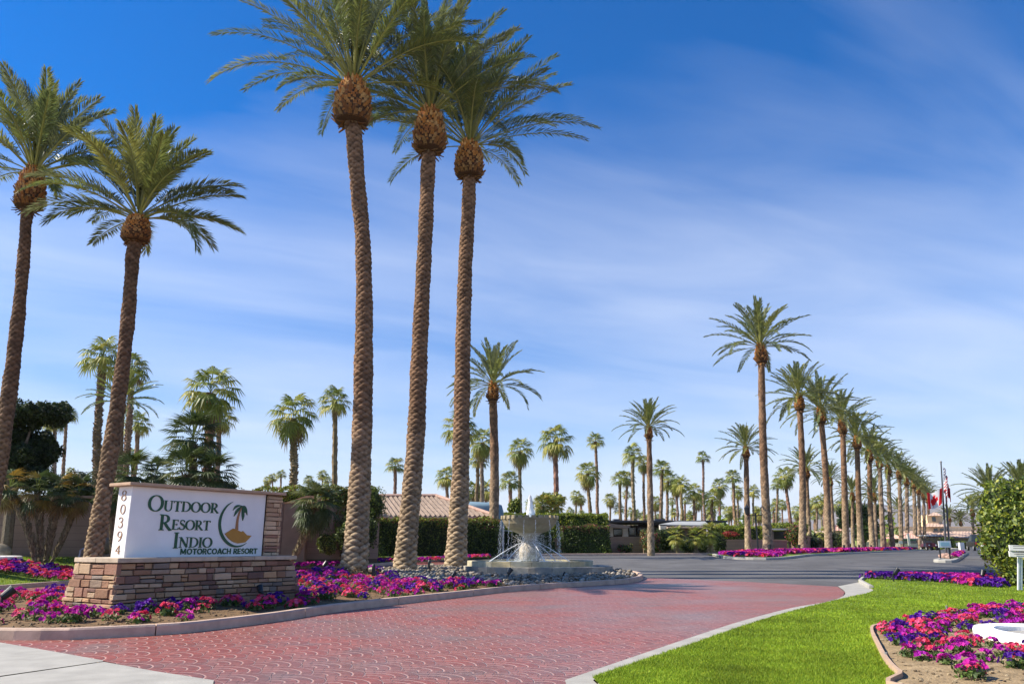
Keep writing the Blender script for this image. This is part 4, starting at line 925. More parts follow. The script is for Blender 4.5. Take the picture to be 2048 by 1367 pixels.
rockline = gnd(870, 1163), gnd(660, 1146)
def rocky(x, y):   # river rocks lie between the back palms and the fountain
    a, b = rockline; return (b.x - a.x) * (y - a.y) - (b.y - a.y) * (x - a.x) < 0 if False else (x > -3.2 + (22.5 - y) * .25 and y > 21.0 - (x + 3) * -.12)
fence_d = isl_closed
def front(x, y): return x < -.15 and polydist([x], [y], fence_d)[0] < .85 and x > -4.6 + (y - 18) * .2 and y < 24.5
def okbed(x, y, rs):
    if inpoly([x], [y], sq)[0]: return False
    if (rocky(x, y) or x > -.6 and y > 19.5) and not front(x, y): return False
    if any(math.hypot(x - a, y - b) < r for a, b, r in trunks): return False
    dd = polydist([x], [y], fence_d)[0]
    if x < -4.6 and y < 12.6 and x > -6.5: return rs.uniform() < .75 and dd > .40
    return dd > .36
pts = spread(bedpoly, 176, .25, 3, okbed); rs = np.random.RandomState(6)
def nearsign(x, y):
    p = np.array([x, y]) - S0; u_, v_ = p @ SU, p @ SV
    return u_, v_
for x, y in pts:
    u_, v_ = nearsign(x, y)
    where = 'left of the stone sign base' if u_ < -.5 else ('along the foot of the stone sign base' if v_ < -.5 and u_ < 3.5 else ('behind the stone sign base' if v_ > .9 and u_ < 3.5 else 'between the sign and the three tall palms'))
    cn = patchcol(x, y, 1.7, rs, (.36, .22) if u_ > 3.3 else (.45, .3))
    plant(x, y, float(soil_z(np.array([x]), np.array([y]))[0]), cn, '%s petunia clump %s' % (cn, where), 'petunias ' + where, rs, rs.uniform(.95, 1.35))
# round bed on the right
bp_ = shrink(bed, .12); cxr, cyr = rc.x, rc.y
def okr(x, y, rs):
    if math.hypot((x - cxr) / .84, y - cyr) < 1.16 or y < 6.7 or x > 9: return False
    d = polydist([x], [y], bed)[0]; px_ = 1024 + FP * x / (y * CT + (0 - EYE) * ST)
    if px_ > 2130: return False
    return rs.uniform() < (.95 if (d < .75 and y > 8.2) else (.34 if y > 8 else .30))
rs = np.random.RandomState(16)
for x, y in spread(bp_, 122, .17, 13, okr):
    cn = patchcol(x, y, 4.2, rs, (.46, .24)); d = polydist([x], [y], bed)[0]
    wh = 'near the edging of the round bed' if d < .6 else 'in the bare middle of the round bed'
    plant(x, y, float(bed_z(np.array([x]), np.array([y]))[0]), cn, '%s petunia clump %s' % (cn, wh), 'petunias ' + wh, rs, rs.uniform(.55, .95))
# far beds: ground cover
def flower_field(name, pts, seed, zf, sc=1.0, br=.05, w=(.42, .28), nb=12, Rp=.17):
    rs = np.random.RandomState(int(seed * 10)); LV = [[], [], []]; b = 0; BV = []; BF = []; BC = []; bb = 0; lb = 0; LF = []; LC = []; VV = []
    for (x, y) in pts:
        cn = patchcol(x * .7, y * .5, seed, rs, w); (v1, f1, c1), (v2, f2, c2) = petunia(rs, Rp * sc, nb, PC[cn], br, .35)
        o = np.array([x, y, zf(x, y)]); VV.append(v1 * [1, 1, 1] + o); LF.append(f1 + lb); LC.append(c1); lb += len(v1)
        BV.append(v2 + o); BF += [tuple(i + bb for i in f) for f in f2]; BC.append(c2); bb += len(v2)
    V = np.concatenate(VV + BV); F = np.concatenate(LF).tolist() + [tuple(i + lb for i in f) for f in BF]
    o = mk(name, V, F, [M['leaf'], M['petal']], col=np.concatenate(LC + BC), mi=[0] * sum(len(q) for q in LF) + [1] * len(BF)); o['kind'] = 'stuff'; return o
def okfill(x, y, rs): return okbed(x, y, rs) and min((x - a) ** 2 + (y - b) ** 2 for a, b in pts) > .026
flower_field('petunia_bed', spread(bedpoly, 300, .16, 71, okfill), 1.7, lambda x, y: float(soil_z(np.array([x]), np.array([y]))[0]), sc=.75, br=.036, nb=9)
lft = G2((-140, 1155), (0, 1147), (60, 1144), (150, 1139), (200, 1136), (200, 1125), (60, 1125), (-140, 1135))
pl_ = [(x, y) for x, y in spread([(-18, 23.0), (-12.6, 23.7), (-10.3, 25.3), (-11.2, 26.2), (-14, 25.2), (-18, 24.6)], 200, .2, 21)]
flower_field('petunia_bed', pl_, 3, zv)
wl = [(x, zy) for x, zy in spread([(-11.5, 27.2), (-6.9, 32.4), (-7.2, 32.9), (-11.8, 28.0)], 90, .2, 22)]
flower_field('petunia_bed', wl, 5, zv)
flower_field('petunia_bed', spread([tuple(at(748, 1110, 34.5))[:2], tuple(at(975, 1110, 38))[:2], tuple(at(975, 1110, 39))[:2], tuple(at(748, 1110, 35.6))[:2]], 130, .22, 23), 8, zv)
st = G2((1732, 1160), (1800, 1163), (1880, 1168), (1950, 1176), (2003, 1179)) + G2((2003, 1163), (1880, 1160.5), (1745, 1158.5))
flower_field("petunia_bed", spread(st, 190, .20, 24), 2, lambda x, y: g(y) + .06, w=(.28, .14), nb=18, Rp=.2)
def rowstrip(q0, q1, w0, w1, n, seed):
    a = A0 + rowdir * q0; rs = np.random.RandomState(seed); out = []; nn = np.array([-rowdir[1], rowdir[0]])
    for _ in range(n): p = A0 + rowdir * rs.uniform(q0, q1) + nn * rs.uniform(w0, w1) + np.array((.02 * q1, 0)); out.append(tuple(p))
    return out
rb_ = [tuple(A0 + np.array([-1.2, 6.6]))] + [(rk[0][0] + .5, rk[0][1] + .35), (A0[0] - .2, A0[1] + .5), tuple(A0 + rowdir * 4 + [-.6, .4]), tuple(A0 + rowdir * 7 + [-1.0, 1.5])]
zr = lambda x, y: g(y) + .1
flower_field('petunia_bed', spread(rb_, 330, .26, 31), 4, zr, w=(.6, .25), br=.07, Rp=.2)
for i, (q0, q1) in enumerate(((8, 15), (16, 23), (25, 45), (47, 80))):
    flower_field('petunia_bed', rowstrip(q0, q1, 1.4 if i > 1 else 1.8, 4.6, 260 if i < 2 else 420, 40 + i), 6 + i, zr, w=(.55, .33), br=.09 + .02 * i, Rp=.26, nb=9)
# ================================================================== GRASS BLADES
def blades(name, pts, zf, seed, hgt=.028, wd=.005):
    rs = np.random.RandomState(seed); n = len(pts); P = np.array(pts); z = zf(P[:, 0], P[:, 1])
    a = rs.uniform(0, 6.283, n); s_ = np.stack([np.cos(a), np.sin(a), 0 * a], 1); D = np.hypot(P[:, 0], P[:, 1]); w = (wd * (D / 8) ** .8)[:, None]
    B = np.stack([P[:, 0], P[:, 1], z], 1); ln = rs.normal(0, .5, (n, 2)); h_ = hgt * rs.uniform(.6, 1.3, n)
    T = B + np.stack([ln[:, 0] * h_, ln[:, 1] * h_, h_], 1)
    V = np.stack([B - s_ * w, B + s_ * w, T], 1).reshape(-1, 3)
    f = .5 + .25 * np.sin(P[:, 0] * 1.7 + 1 + np.sin(P[:, 1])) * np.sin(P[:, 1] * 1.3 + np.sin(P[:, 0] * 2.1)) + .25 * np.sin(P[:, 0] * 4.7 + P[:, 1] * 3.1) * np.sin(P[:, 1] * 5.3 - P[:, 0] * 2); big = (.70 + .55 * f)[:, None]
    C = np.where(rs.uniform(0, 1, (n, 1)) < .10, np.array([[1.5, 1.15, .9]]), np.array([[1., 1., 1.]])) * rs.uniform(.65, 1.3, (n, 1)) * big
    o = mk(name, V, np.arange(n * 3).reshape(-1, 3), M['blade'], col=C); o['kind'] = 'stuff'; return o
def scatter(poly, n, seed, holes=(), ymax=27, y0=6.5):
    rs = np.random.RandomState(seed); xs = [p[0] for p in poly]; m_ = n * 4
    y = 1 / (1 / ymax + rs.uniform(0, 1, m_) * (1 / y0 - 1 / ymax)); x = rs.uniform(-.75, .75, m_) * y
    k = inpoly(x, y, poly)
    for h in holes: k &= ~inpoly(x, y, h)
    P = np.stack([x[k], y[k]], 1); return P[:n]
stp = [tuple(p) for p in st]
blades('grass', scatter(rl, 230000, 1, (shrink(bed, -.05), stp)), lambda x, y: gv(y) + .05, 2)
blades('grass', scatter(verge_poly, 40000, 2, (), 40, 18), lambda x, y: verge_z(x, y) - .01, 3, .07, .004)
# ================================================================== RIVER ROCKS
rs = np.random.RandomState(4); V = []; F = []; C = []; b = 0
ico = bmesh.new(); bmesh.ops.create_icosphere(ico, subdivisions=1, radius=1); iv = np.array([v.co[:] for v in ico.verts]); if_ = [[v.index for v in f.verts] for f in ico.faces]
cnt = 0; fx, fy = X_at(1060, 27.5), 27.5
inner = shrink(island, .26)
for _ in range(14000):
    x, y = rs.uniform(-5, 4.5), rs.uniform(19.5, 31)
    if cnt > 3600: break
    px_ = 1024 + 1602 * x / y
    if not inpoly([x], [y], inner)[0] or not (rocky(x, y) or (x > -.6 and y > 19.5)) or front(x, y): continue
    if math.hypot(x - fx - .25, y - fy) < 2.5 or any(math.hypot(x - a, y - b_) < .42 for a, b_, r in trunks): continue
    s_ = rs.uniform(.028, .072) * np.array([rs.uniform(.8, 1.4), rs.uniform(.8, 1.3), rs.uniform(.55, .85)]); a = rs.uniform(0, 3.14)
    v_ = (iv + rs.uniform(-.09, .09, iv.shape)) * s_; v_ = rot_az(v_, a) + [x, y, float(soil_z(np.array([x]), np.array([y]))[0]) + s_[2] * .5 + (rs.uniform(0, .05) if cnt % 3 == 0 else 0)]
    V.append(v_); F += [[i + b for i in f] for f in if_]; b += len(iv); c = np.array([(.42, .36, .27), (.48, .43, .35), (.30, .25, .19), (.56, .50, .42)][rs.randint(4)]) * rs.uniform(.7, 1.35); C += [c] * len(if_); cnt += 1
mk('river_rocks', np.concatenate(V), F, M['rock'], col=np.array(C), smooth=True)['kind'] = 'stuff'
V = []; F = []; C = []; b = 0; rs = np.random.RandomState(14)
for P_, zf_, n_, pal_, smin, smax in ((shrink(island, .2), soil_z, 3200, [(.30, .19, .09), (.20, .12, .06), (.40, .28, .15)], .008, .024), (shrink(bed, .05), bed_z, 2600, [(.5, .38, .22), (.35, .25, .14), (.6, .48, .3)], .006, .02)):
    xs_ = [p[0] for p in P_]; ys_ = [p[1] for p in P_]; k_ = 0
    x_ = rs.uniform(min(xs_), max(xs_), n_ * 6); y_ = min(ys_) + (min(max(ys_), 22) - min(ys_)) * rs.uniform(0, 1, n_ * 6) ** 1.5; ok_ = inpoly(x_, y_, P_) & ~inpoly(x_, y_, sq)
    x_, y_ = x_[ok_][:n_], y_[ok_][:n_]; z_ = zf_(x_, y_)
    for i_ in range(len(x_)):
        s_ = rs.uniform(smin, smax) * np.array([rs.uniform(.8, 1.5), rs.uniform(.8, 1.3), rs.uniform(.5, .9)]); v_ = (iv + rs.uniform(-.25, .25, iv.shape)) * s_ + [x_[i_], y_[i_], z_[i_] + s_[2] * .3]
        V.append(v_); F += [[q + b for q in f] for f in if_]; b += len(iv); C += [np.array(pal_[rs.randint(3)]) * rs.uniform(.7, 1.3)] * len(if_)
mk('soil_clods', np.concatenate(V), F, M['rock'], col=np.array(C))['kind'] = 'stuff'
V = []; # straw mulch ring at the foot of the nearest palm
rs = np.random.RandomState(5); n = 1500; a = rs.uniform(0, 6.283, n); r = .38 + rs.beta(1.2, 2.5, n) * .45; P = np.stack([trunks[0][0] + np.cos(a) * r, YA + np.sin(a) * r, .20 + np.maximum(0, .32 - (r - .38) * .8)], 1)
v_, fc, C = leaves(P, np.tile([0, 0, 1.], (n, 1)), .035, [(.42, .27, .13), (.5, .34, .18), (.3, .18, .09)], rs)
mk('straw_mulch', v_, fc, M['boot'], col=C * 1.6)['kind'] = 'stuff'

# ================================================================== THE SIGN
ZB, ZT = .966, 2.09
sign = empty('entrance_sign', sw(1.4, .19, .12), 'white stucco resort sign on a flared ledgestone base, OUTDOOR RESORT INDIO MOTORCOACH RESORT', 'sign')
def sbox(mb, u0, u1, v0, v1, z0, z1, col=None, du=0, dv=0):
    mb.hexa([sw(u0 - du, v0 - dv, z0), sw(u1 + du, v0 - dv, z0), sw(u1 + du, v1 + dv, z0), sw(u0 - du, v1 + dv, z0), sw(u0, v0, z1), sw(u1, v0, z1), sw(u1, v1, z1), sw(u0, v1, z1)], col)
def bevelled(o, w=.008, s=2):
    m_ = o.modifiers.new('bevel', 'BEVEL'); m_.width = w; m_.segments = s; m_.limit_method = 'ANGLE'; return o
mb = MB(); sbox(mb, 0, 2.73, 0, .38, ZB - .02, ZT); bevelled(mb.build('panel', M['stucco_white'], sign), .012)
mb = MB(); sbox(mb, -.11, 3.13, -.11, .49, ZT + .002, ZT + .052); bevelled(mb.build('cap', M['cap'], sign), .008)
rs = np.random.RandomState(12); BU0, BU1, BV0, BV1, FL = -.29, 3.16, -.36, .74, .15
cap = MB(); u_ = BU0 - .06
ws = [.78, .9, .85, .98]
while u_ < BU1 + .05:
    u2 = min(u_ + ws[int(abs(u_) * 3) % 4], BU1 + .06)
    if BU1 + .06 - u2 < .3: u2 = BU1 + .06
    for (va, vb) in ((BV0 - .06, .19), (.195, BV1 + .06)): sbox(cap, u_ + .002, u2 - .002, va, vb, ZB - .075 + rs.uniform(0, .006), ZB - rs.uniform(0, .004), col=tuple(np.array((.56, .45, .33)) * rs.uniform(.9, 1.15)))
    u_ = u2
M['capstone'] = mat('capstone', (.8, .8, .8), .85, .15, 7, .3, 50, attr=True, detail=8)
bevelled(cap.build('base_cap', M['capstone'], sign), .008)
base = MB(); z0, z1 = .08, ZB - .08
def inset(z): return FL * (1 - (z - z0) / (z1 - z0))
SC_ = [(.33, .19, .12), (.42, .28, .17), (.27, .15, .105), (.46, .33, .21), (.31, .23, .17), (.23, .19, .16), (.44, .27, .15), (.36, .21, .14), (.20, .12, .095), (.46, .33, .22)]
sbox(base, BU0 + .03, BU1 - .03, BV0 + .03, BV1 - .03, z0, z1, (.06, .05, .045), du=FL, dv=FL)
def stone(mb, P, s_, nrm, w, h, d, col, rs):
    q = [];  j = lambda a=.006: rs.uniform(-a, a)
    for dd, sh in ((-.06, 0), (d, .006)):
        for (a, b_) in ((sh, sh), (w - sh, sh), (w - sh, h - sh), (sh, h - sh)):
            q.append(P + s_ * (a + j()) + Vector((0, 0, b_ + j())) + nrm * (dd + (j(.007) if dd > 0 else 0)))
    mb.hexa(q, col)
faces = [(lambda z: sw(BU0 - inset(z), BV0 - inset(z), z), Vector((*SU, 0)), Vector((*(-SV), 0)), lambda z: BU1 - BU0 + 2 * inset(z)),
         (lambda z: sw(BU0 - inset(z), BV1 + inset(z), z), Vector((*(-SV), 0)), Vector((*(-SU), 0)), lambda z: BV1 - BV0 + 2 * inset(z)),
         (lambda z: sw(BU1 + inset(z), BV0 - inset(z), z), Vector((*SV, 0)), Vector((*SU, 0)), lambda z: BV1 - BV0 + 2 * inset(z)),
         (lambda z: sw(BU1 + inset(z), BV1 + inset(z), z), Vector((*(-SU), 0)), Vector((*SV, 0)), lambda z: BU1 - BU0 + 2 * inset(z))]
for fi, (org, s_, nrm, wf) in enumerate(faces):
    z = z0
    while z < z1 - .01:
        h = rs.choice([.05, .07, .09, .12, .15], p=[.2, .2, .2, .22, .18]); h = min(h, z1 - z)
        if z1 - z - h < .04: h = z1 - z
        x = -.012; W_ = wf(z) + .012; P0 = org(z)
        while x < W_ - .02:
            w = rs.uniform(.13, .36) if h > .06 else rs.uniform(.12, .42)
            if W_ - x - w < .1: w = W_ - x
            split = h > .095 and rs.uniform() < .35
            c = SC_[rs.randint(10)]; c = tuple(np.array(c) * rs.uniform(.75, 1.25))
            if split:
                hh = h * rs.uniform(.4, .6); stone(base, P0 + s_ * x, s_, nrm, w - .008, hh - .006, rs.uniform(.0, .03), c, rs)
                c = tuple(np.array(SC_[rs.randint(10)]) * rs.uniform(.75, 1.2)); stone(base, P0 + s_ * x + Vector((0, 0, hh)), s_, nrm, w - .008, h - hh - .006, rs.uniform(.0, .03), c, rs)
            else: stone(base, P0 + s_ * x, s_, nrm, w - .008, h - .007, rs.uniform(-.002, .032), c, rs)
            x += w
        z += h
M['ledge2'] = mat('ledge2', (1.25, 1.2, 1.15), .9, .25, 11, .7, 45, attr=True, spec=.2, detail=8)
bevelled(base.build('stone_base', M['ledge2'], sign), .005, 1)
colm = MB(); sbox(colm, 2.78, 3.04, -.03, .41, ZB, ZT - .01, (.07, .05, .04)); z = ZB
while z < ZT - .02:
    h = min(rs.uniform(.05, .10), ZT - .012 - z)
    for (org, s_, nrm, W_) in ((sw(2.74, -.07, z), Vector((*SU, 0)), Vector((*(-SV), 0)), .36), (sw(3.10, -.06, z), Vector((*SV, 0)), Vector((*SU, 0)), .50), (sw(3.08, .46, z), Vector((*(-SU), 0)), Vector((*SV, 0)), .34)):
        x = 0
        while x < W_ - .01:
            w = rs.uniform(.13, .34); w = W_ - x if W_ - x - w < .09 else w
            stone(colm, org + s_ * x, s_, nrm, w - .006, h - .006, rs.uniform(-.04, .0), tuple(np.array([(.50, .33, .20), (.42, .27, .17), (.56, .40, .26), (.36, .20, .14)][rs.randint(4)]) * rs.uniform(.8, 1.2)), rs); x += w
    z += h
bevelled(colm.build('stone_column', M['ledge2'], sign), .005, 1)
# lettering --------------------------------------------------------
PW_, PHt = 2.73, ZT - ZB
def homog(quad):   # image quad TL,TR,BR,BL (pixels of the enlarged crop) -> unit square
    A = []; B = []
    for (x, y), (u, v) in zip(quad, ((0, 1), (1, 1), (1, 0), (0, 0))):
        A.append([x, y, 1, 0, 0, 0, -u * x, -u * y]); B.append(u); A.append([0, 0, 0, x, y, 1, -v * x, -v * y]); B.append(v)
    return np.append(np.linalg.solve(np.array(A, float), np.array(B, float)), 1).reshape(3, 3)
HM = homog([(572, 180), (1690, 265), (1645, 768), (500, 768)])
def uv(x, y): q = HM @ np.array([x, y, 1.]); return q[0] / q[2] * PW_, ZB + q[1] / q[2] * PHt
HN = homog([(470, 180), (572, 180), (500, 768), (395, 765)])
class Ink:
    """flat-faced raised strokes on a wall: P(u, z, out)"""
    def __init__(s, P, t=.012): s.mb = MB(); s.P = P; s.t = t; s.k = 0
    def strip(s, L, Rr):
        s.k += 1; t_ = s.t + .0006 * (s.k % 9); n = len(L); V = [s.P(*q, t_) for q in L] + [s.P(*q, t_) for q in Rr] + [s.P(*q, -.003) for q in L] + [s.P(*q, -.003) for q in Rr]; F = []
        for i in range(n - 1):
            F += [(i, i + 1, n + i + 1, n + i), (2 * n + i + 1, 2 * n + i, i, i + 1)[::1], (n + i, n + i + 1, 3 * n + i + 1, 3 * n + i), (2 * n + i, 2 * n + i + 1, 3 * n + i + 1, 3 * n + i)]
        F += [(0, n, 3 * n, 2 * n), (n - 1, 2 * n - 1, 4 * n - 1, 3 * n - 1)]; s.mb.add(V, F)
    def stroke(s, pts, w):
        n = len(pts); L = []; Rr = []
        for i in range(n):
            a = pts[max(i - 1, 0)]; b = pts[min(i + 1, n - 1)]; dx, dy = b[0] - a[0], b[1] - a[1]; l = math.hypot(dx, dy) + 1e-9
            ww = (w(dx / l, dy / l, i / (n - 1)) if callable(w) else w) / 2; L.append((pts[i][0] - dy / l * ww, pts[i][1] + dx / l * ww)); Rr.append((pts[i][0] + dy / l * ww, pts[i][1] - dx / l * ww))
        s.strip(L, Rr)
    def poly(s, pts):
        s.k += 1; t_ = s.t + .0006 * (s.k % 9); n = len(pts); V = [s.P(*q, t_) for q in pts] + [s.P(*q, -.003) for q in pts]
        s.mb.add(V, [tuple(range(n))] + [(i, (i + 1) % n, n + (i + 1) % n, n + i) for i in range(n)])
def arc(cx, cy, rx, ry, a0, a1, n=20): return [(cx + rx * math.cos(R(a0 + (a1 - a0) * i / n)), cy + ry * math.sin(R(a0 + (a1 - a0) * i / n))) for i in range(n + 1)]
TK, TN = .17, .055
def auto(dx, dy, f): return TN + (TK - TN) * abs(dy) ** 1.6
def ser(x, y, w=.34): return ([(x - w / 2, y), (x + w / 2, y)], .05)
def glyph(ch):
    """list of (points, width) in a cell one unit high; returns strokes, advance"""
    if ch == 'O': return [(arc(.50, .5, .43, .475, 90, 450, 40), auto)], 1.02
    if ch == 'U': return [([(.2, .98), (.2, .35)] + arc(.49, .33, .29, .31, 180, 360, 20)[1:-1] + [(.78, .36), (.78, .98)], lambda dx, dy, f: (TK if f < .45 else TN + .03) if abs(dy) > .9 else TN + (.10 if f < .5 else .03) * abs(dy)), ser(.2, .975), ser(.78, .975, .28)], .95
    if ch == 'T': return [([(.05, .965), (.77, .965)], .06), ([(.41, .97), (.41, .03)], TK), ser(.41, .025), ([(.06, .98), (.05, .80)], .05), ([(.76, .98), (.77, .80)], .05)], .83
    if ch == 'D': return [([(.2, .97), (.2, .03)], TK), ([(.1, .96)] + [(.38, .96)] + arc(.38, .5, .49, .46, 88, -88, 24) + [(.1, .04)], auto), ser(.12, .975, .2), ser(.12, .025, .2)], .97
    if ch == 'R': return [([(.2, .97), (.2, .03)], TK), ([(.1, .96), (.34, .96)] + arc(.36, .72, .28, .24, 88, -88, 16) + [(.2, .48)], auto), ([(.38, .50), (.60, .22), (.78, .04), (.92, .03)], lambda dx, dy, f: .15 if f < .75 else .06), ser(.2, .025, .34), ser(.12, .975, .2)], .90
    if ch == 'E': return [([(.2, .97), (.2, .03)], TK), ([(.08, .965), (.66, .965)], .06), ([(.08, .035), (.70, .035)], .06), ([(.2, .52), (.55, .52)], .055), ([(.64, .98), (.65, .80)], .05), ([(.70, .02), (.72, .22)], .05), ([(.55, .62), (.55, .42)], .04)], .77
    if ch == 'S': return [([(.55, .80), (.50, .92), (.36, .965), (.20, .92), (.13, .78), (.18, .64), (.34, .54), (.48, .46), (.59, .34), (.58, .16), (.46, .05), (.30, .03), (.15, .08), (.09, .22)], lambda dx, dy, f: .06 + .11 * max(0, math.sin(f * math.pi)) ** 2 * (dx > .2 or abs(dy) < .9) * .9), ([(.55, .95), (.56, .76)], .045), ([(.08, .04), (.08, .26)], .045)], .69
    if ch == 'I': return [([(.2, .97), (.2, .03)], TK), ser(.2, .975), ser(.2, .025)], .42
    if ch == 'N': return [([(.17, .97), (.17, .03)], TN + .01), ([(.15, .97), (.82, .03)], TK), ([(.82, .97), (.82, .03)], TN + .01), ser(.12, .975, .25), ser(.17, .025, .28), ser(.82, .975, .28)], 1.0
    if ch == '8': return [(arc(.3, .74, .19, .22, 90, 450, 20), auto2), (arc(.3, .27, .24, .25, 90, 450, 22), auto2)], .6
    if ch == '0': return [(arc(.3, .5, .24, .48, 90, 450, 26), auto2)], .6
    if ch == '3': return [([(.08, .80), (.14, .93)] + arc(.29, .76, .19, .21, 110, -80, 14) + [(.24, .54)], auto2), ([(.24, .54)] + arc(.28, .28, .24, .26, 80, -120, 16) + [(.07, .14)], auto2)], .6
    if ch == '9': return [(arc(.3, .70, .22, .27, 90, 450, 22), auto2), ([(.52, .70), (.50, .45), (.40, .2), (.18, .03)], lambda dx, dy, f: .12 * (1 - f) + .04)], .6
    if ch == '4': return [([(.42, .98), (.06, .30)], .05), ([(.04, .30), (.58, .30)], .06), ([(.42, .98), (.42, .03)], .12), ser(.42, .025, .24)], .6
def auto2(dx, dy, f): return .05 + .08 * abs(dy) ** 1.5
pf = lambda u, z, o: sw(u, -o, z)
def word(ink, txt, u0, z0, u1, z1, hgt, zc0=None):
    """text from (u0,z0) baseline to (u1,z1) baseline, cap height hgt"""
    gl_ = [glyph(c) for c in txt]; adv = sum(g_[1] for g_ in gl_); kx = (u1 - u0) / adv; x = u0
    for st_, ad in gl_:
        for pts_, w_ in st_:
            f = lambda q: (x + q[0] * kx, z0 + (z1 - z0) * (x - u0) / (u1 - u0) + q[1] * hgt)
            P2 = [f(q) for q in pts_]; wd = (lambda dx, dy, f_, w_=w_: w_(dx, dy, f_) * (kx + hgt) / 1.8) if callable(w_) else w_ * (kx + hgt) / 1.8
            ink.stroke(P2, wd)
        x += ad * kx
def line(big, small, b0, b1, b2, hb, hs, yb0, yb1):
    ink = Ink(pf); word(ink, big, b0, yb0, b1, yb0, hb); word(ink, small, b1, yb0 + .012, b2, yb1 + .012, hs)
    o = ink.mb.build('lettering', M['green_paint'], sign); return o
(a0, za), (a1, _) = uv(693, 390), uv(817, 392); a2, zb_ = uv(1284, 405); hb = uv(750, 255)[1] - uv(750, 390)[1]; hs_ = uv(850, 297)[1] - uv(850, 385)[1]
line('O', 'UTDOOR', a0, a1 + .01, a2, hb, hs_, za, za)
(a0, za), (a1, _) = uv(790, 548), uv(893, 548); a2, _ = uv(1214, 540); hb = uv(820, 416)[1] - uv(820, 547)[1]; hs_ = uv(905, 447)[1] - uv(905, 531)[1]
line('R', 'ESORT', a0 - .02, a1 - .01, a2, hb, hs_, za, za)
(a0, za), (a1, _) = uv(900, 698), uv(948, 698); a2, _ = uv(1228, 683); hb = uv(920, 567)[1] - uv(920, 698)[1]; hs_ = uv(960, 592)[1] - uv(960, 678)[1]
line('I', 'NDIO', a0, a1, a2, hb, hs_, za, za)
def sans(ch):
    W_ = .2; H_ = 1 - W_ / 2; L_ = W_ / 2
    d = {'M': ([[(.12, 0), (.12, 1)], [(.14, .97), (.50, .18)], [(.50, .18), (.86, .97)], [(.88, 1), (.88, 0)]], 1.12), 'O': ([arc(.48, .5, .38, .41, 90, 450, 30)], 1.02),
         'T': ([[(.02, H_), (.74, H_)], [(.38, .9), (.38, 0)]], .80), 'R': ([[(.12, 0), (.12, 1)], [(.1, H_), (.36, H_)] + arc(.38, .69, .23, .21, 88, -88, 12) + [(.1, .48)], [(.36, .48), (.66, 0)]], .80),
         'C': ([arc(.48, .5, .38, .41, 48, 312, 26)], .90), 'A': ([[(.06, 0), (.44, 1)], [(.44, 1), (.82, 0)], [(.2, .28), (.68, .28)]], .90), 'H': ([[(.12, 0), (.12, 1)], [(.70, 0), (.70, 1)], [(.12, .5), (.70, .5)]], .88),
         'E': ([[(.12, 0), (.12, 1)], [(.1, H_), (.58, H_)], [(.1, .5), (.54, .5)], [(.1, L_), (.60, L_)]], .70), 'S': ([[(.58, .80), (.46, .90), (.30, .90), (.16, .80), (.16, .66), (.30, .55), (.46, .47), (.58, .36), (.57, .2), (.44, .1), (.28, .1), (.12, .2)]], .72), ' ': ([], .42)}
    return d[ch]
(a0, za), (a2, _), zt_ = uv(962, 750), uv(1606, 751), uv(1280, 703)[1]; z0_ = uv(1280, 750)[1]; txt = 'MOTORCOACH RESORT'; kx = (a2 - a0) / sum(sans(c)[1] for c in txt); x = a0; ink = Ink(pf); hh = zt_ - z0_
for ch in txt:
    st_, ad = sans(ch)
    for pts_ in st_: ink.stroke([(x + q[0] * kx, z0_ + q[1] * hh) for q in pts_], .19 * hh)
    x += ad * kx
ink.mb.build('lettering', M['green_paint'], sign)
# house number down the narrow end
pn = lambda a, z, o_: sw(-o_, .38 - a, z)
def nuv(x, y): q = HN @ np.array([x, y, 1.]); return q[0] / q[2], ZB + q[1] / q[2] * PHt
for ch, (xa, ya, xb, yb) in zip('80394', ((486, 212, 530, 297), (475, 328, 521, 407), (460, 432, 500, 520), (448, 548, 492, 635), (432, 665, 478, 735))):
    xc, yc = (xa + xb) / 2, (ya + yb) / 2; (u_, z_), zt_, zb__ = nuv(xc, yc), nuv(xc, ya)[1], nuv(xc, yb)[1]
    ink = Ink(pn, .008); st_, ad = glyph(ch); hh = zt_ - zb__
    for pts_, w_ in st_: ink.stroke([(u_ * .38 + (q[0] - .3) * .25, zb__ + q[1] * hh) for q in pts_], (lambda dx, dy, f_, w_=w_: w_(dx, dy, f_) * .17) if callable(w_) else w_ * .17)
    ink.mb.build('house_number', M['bronze_paint'], sign)
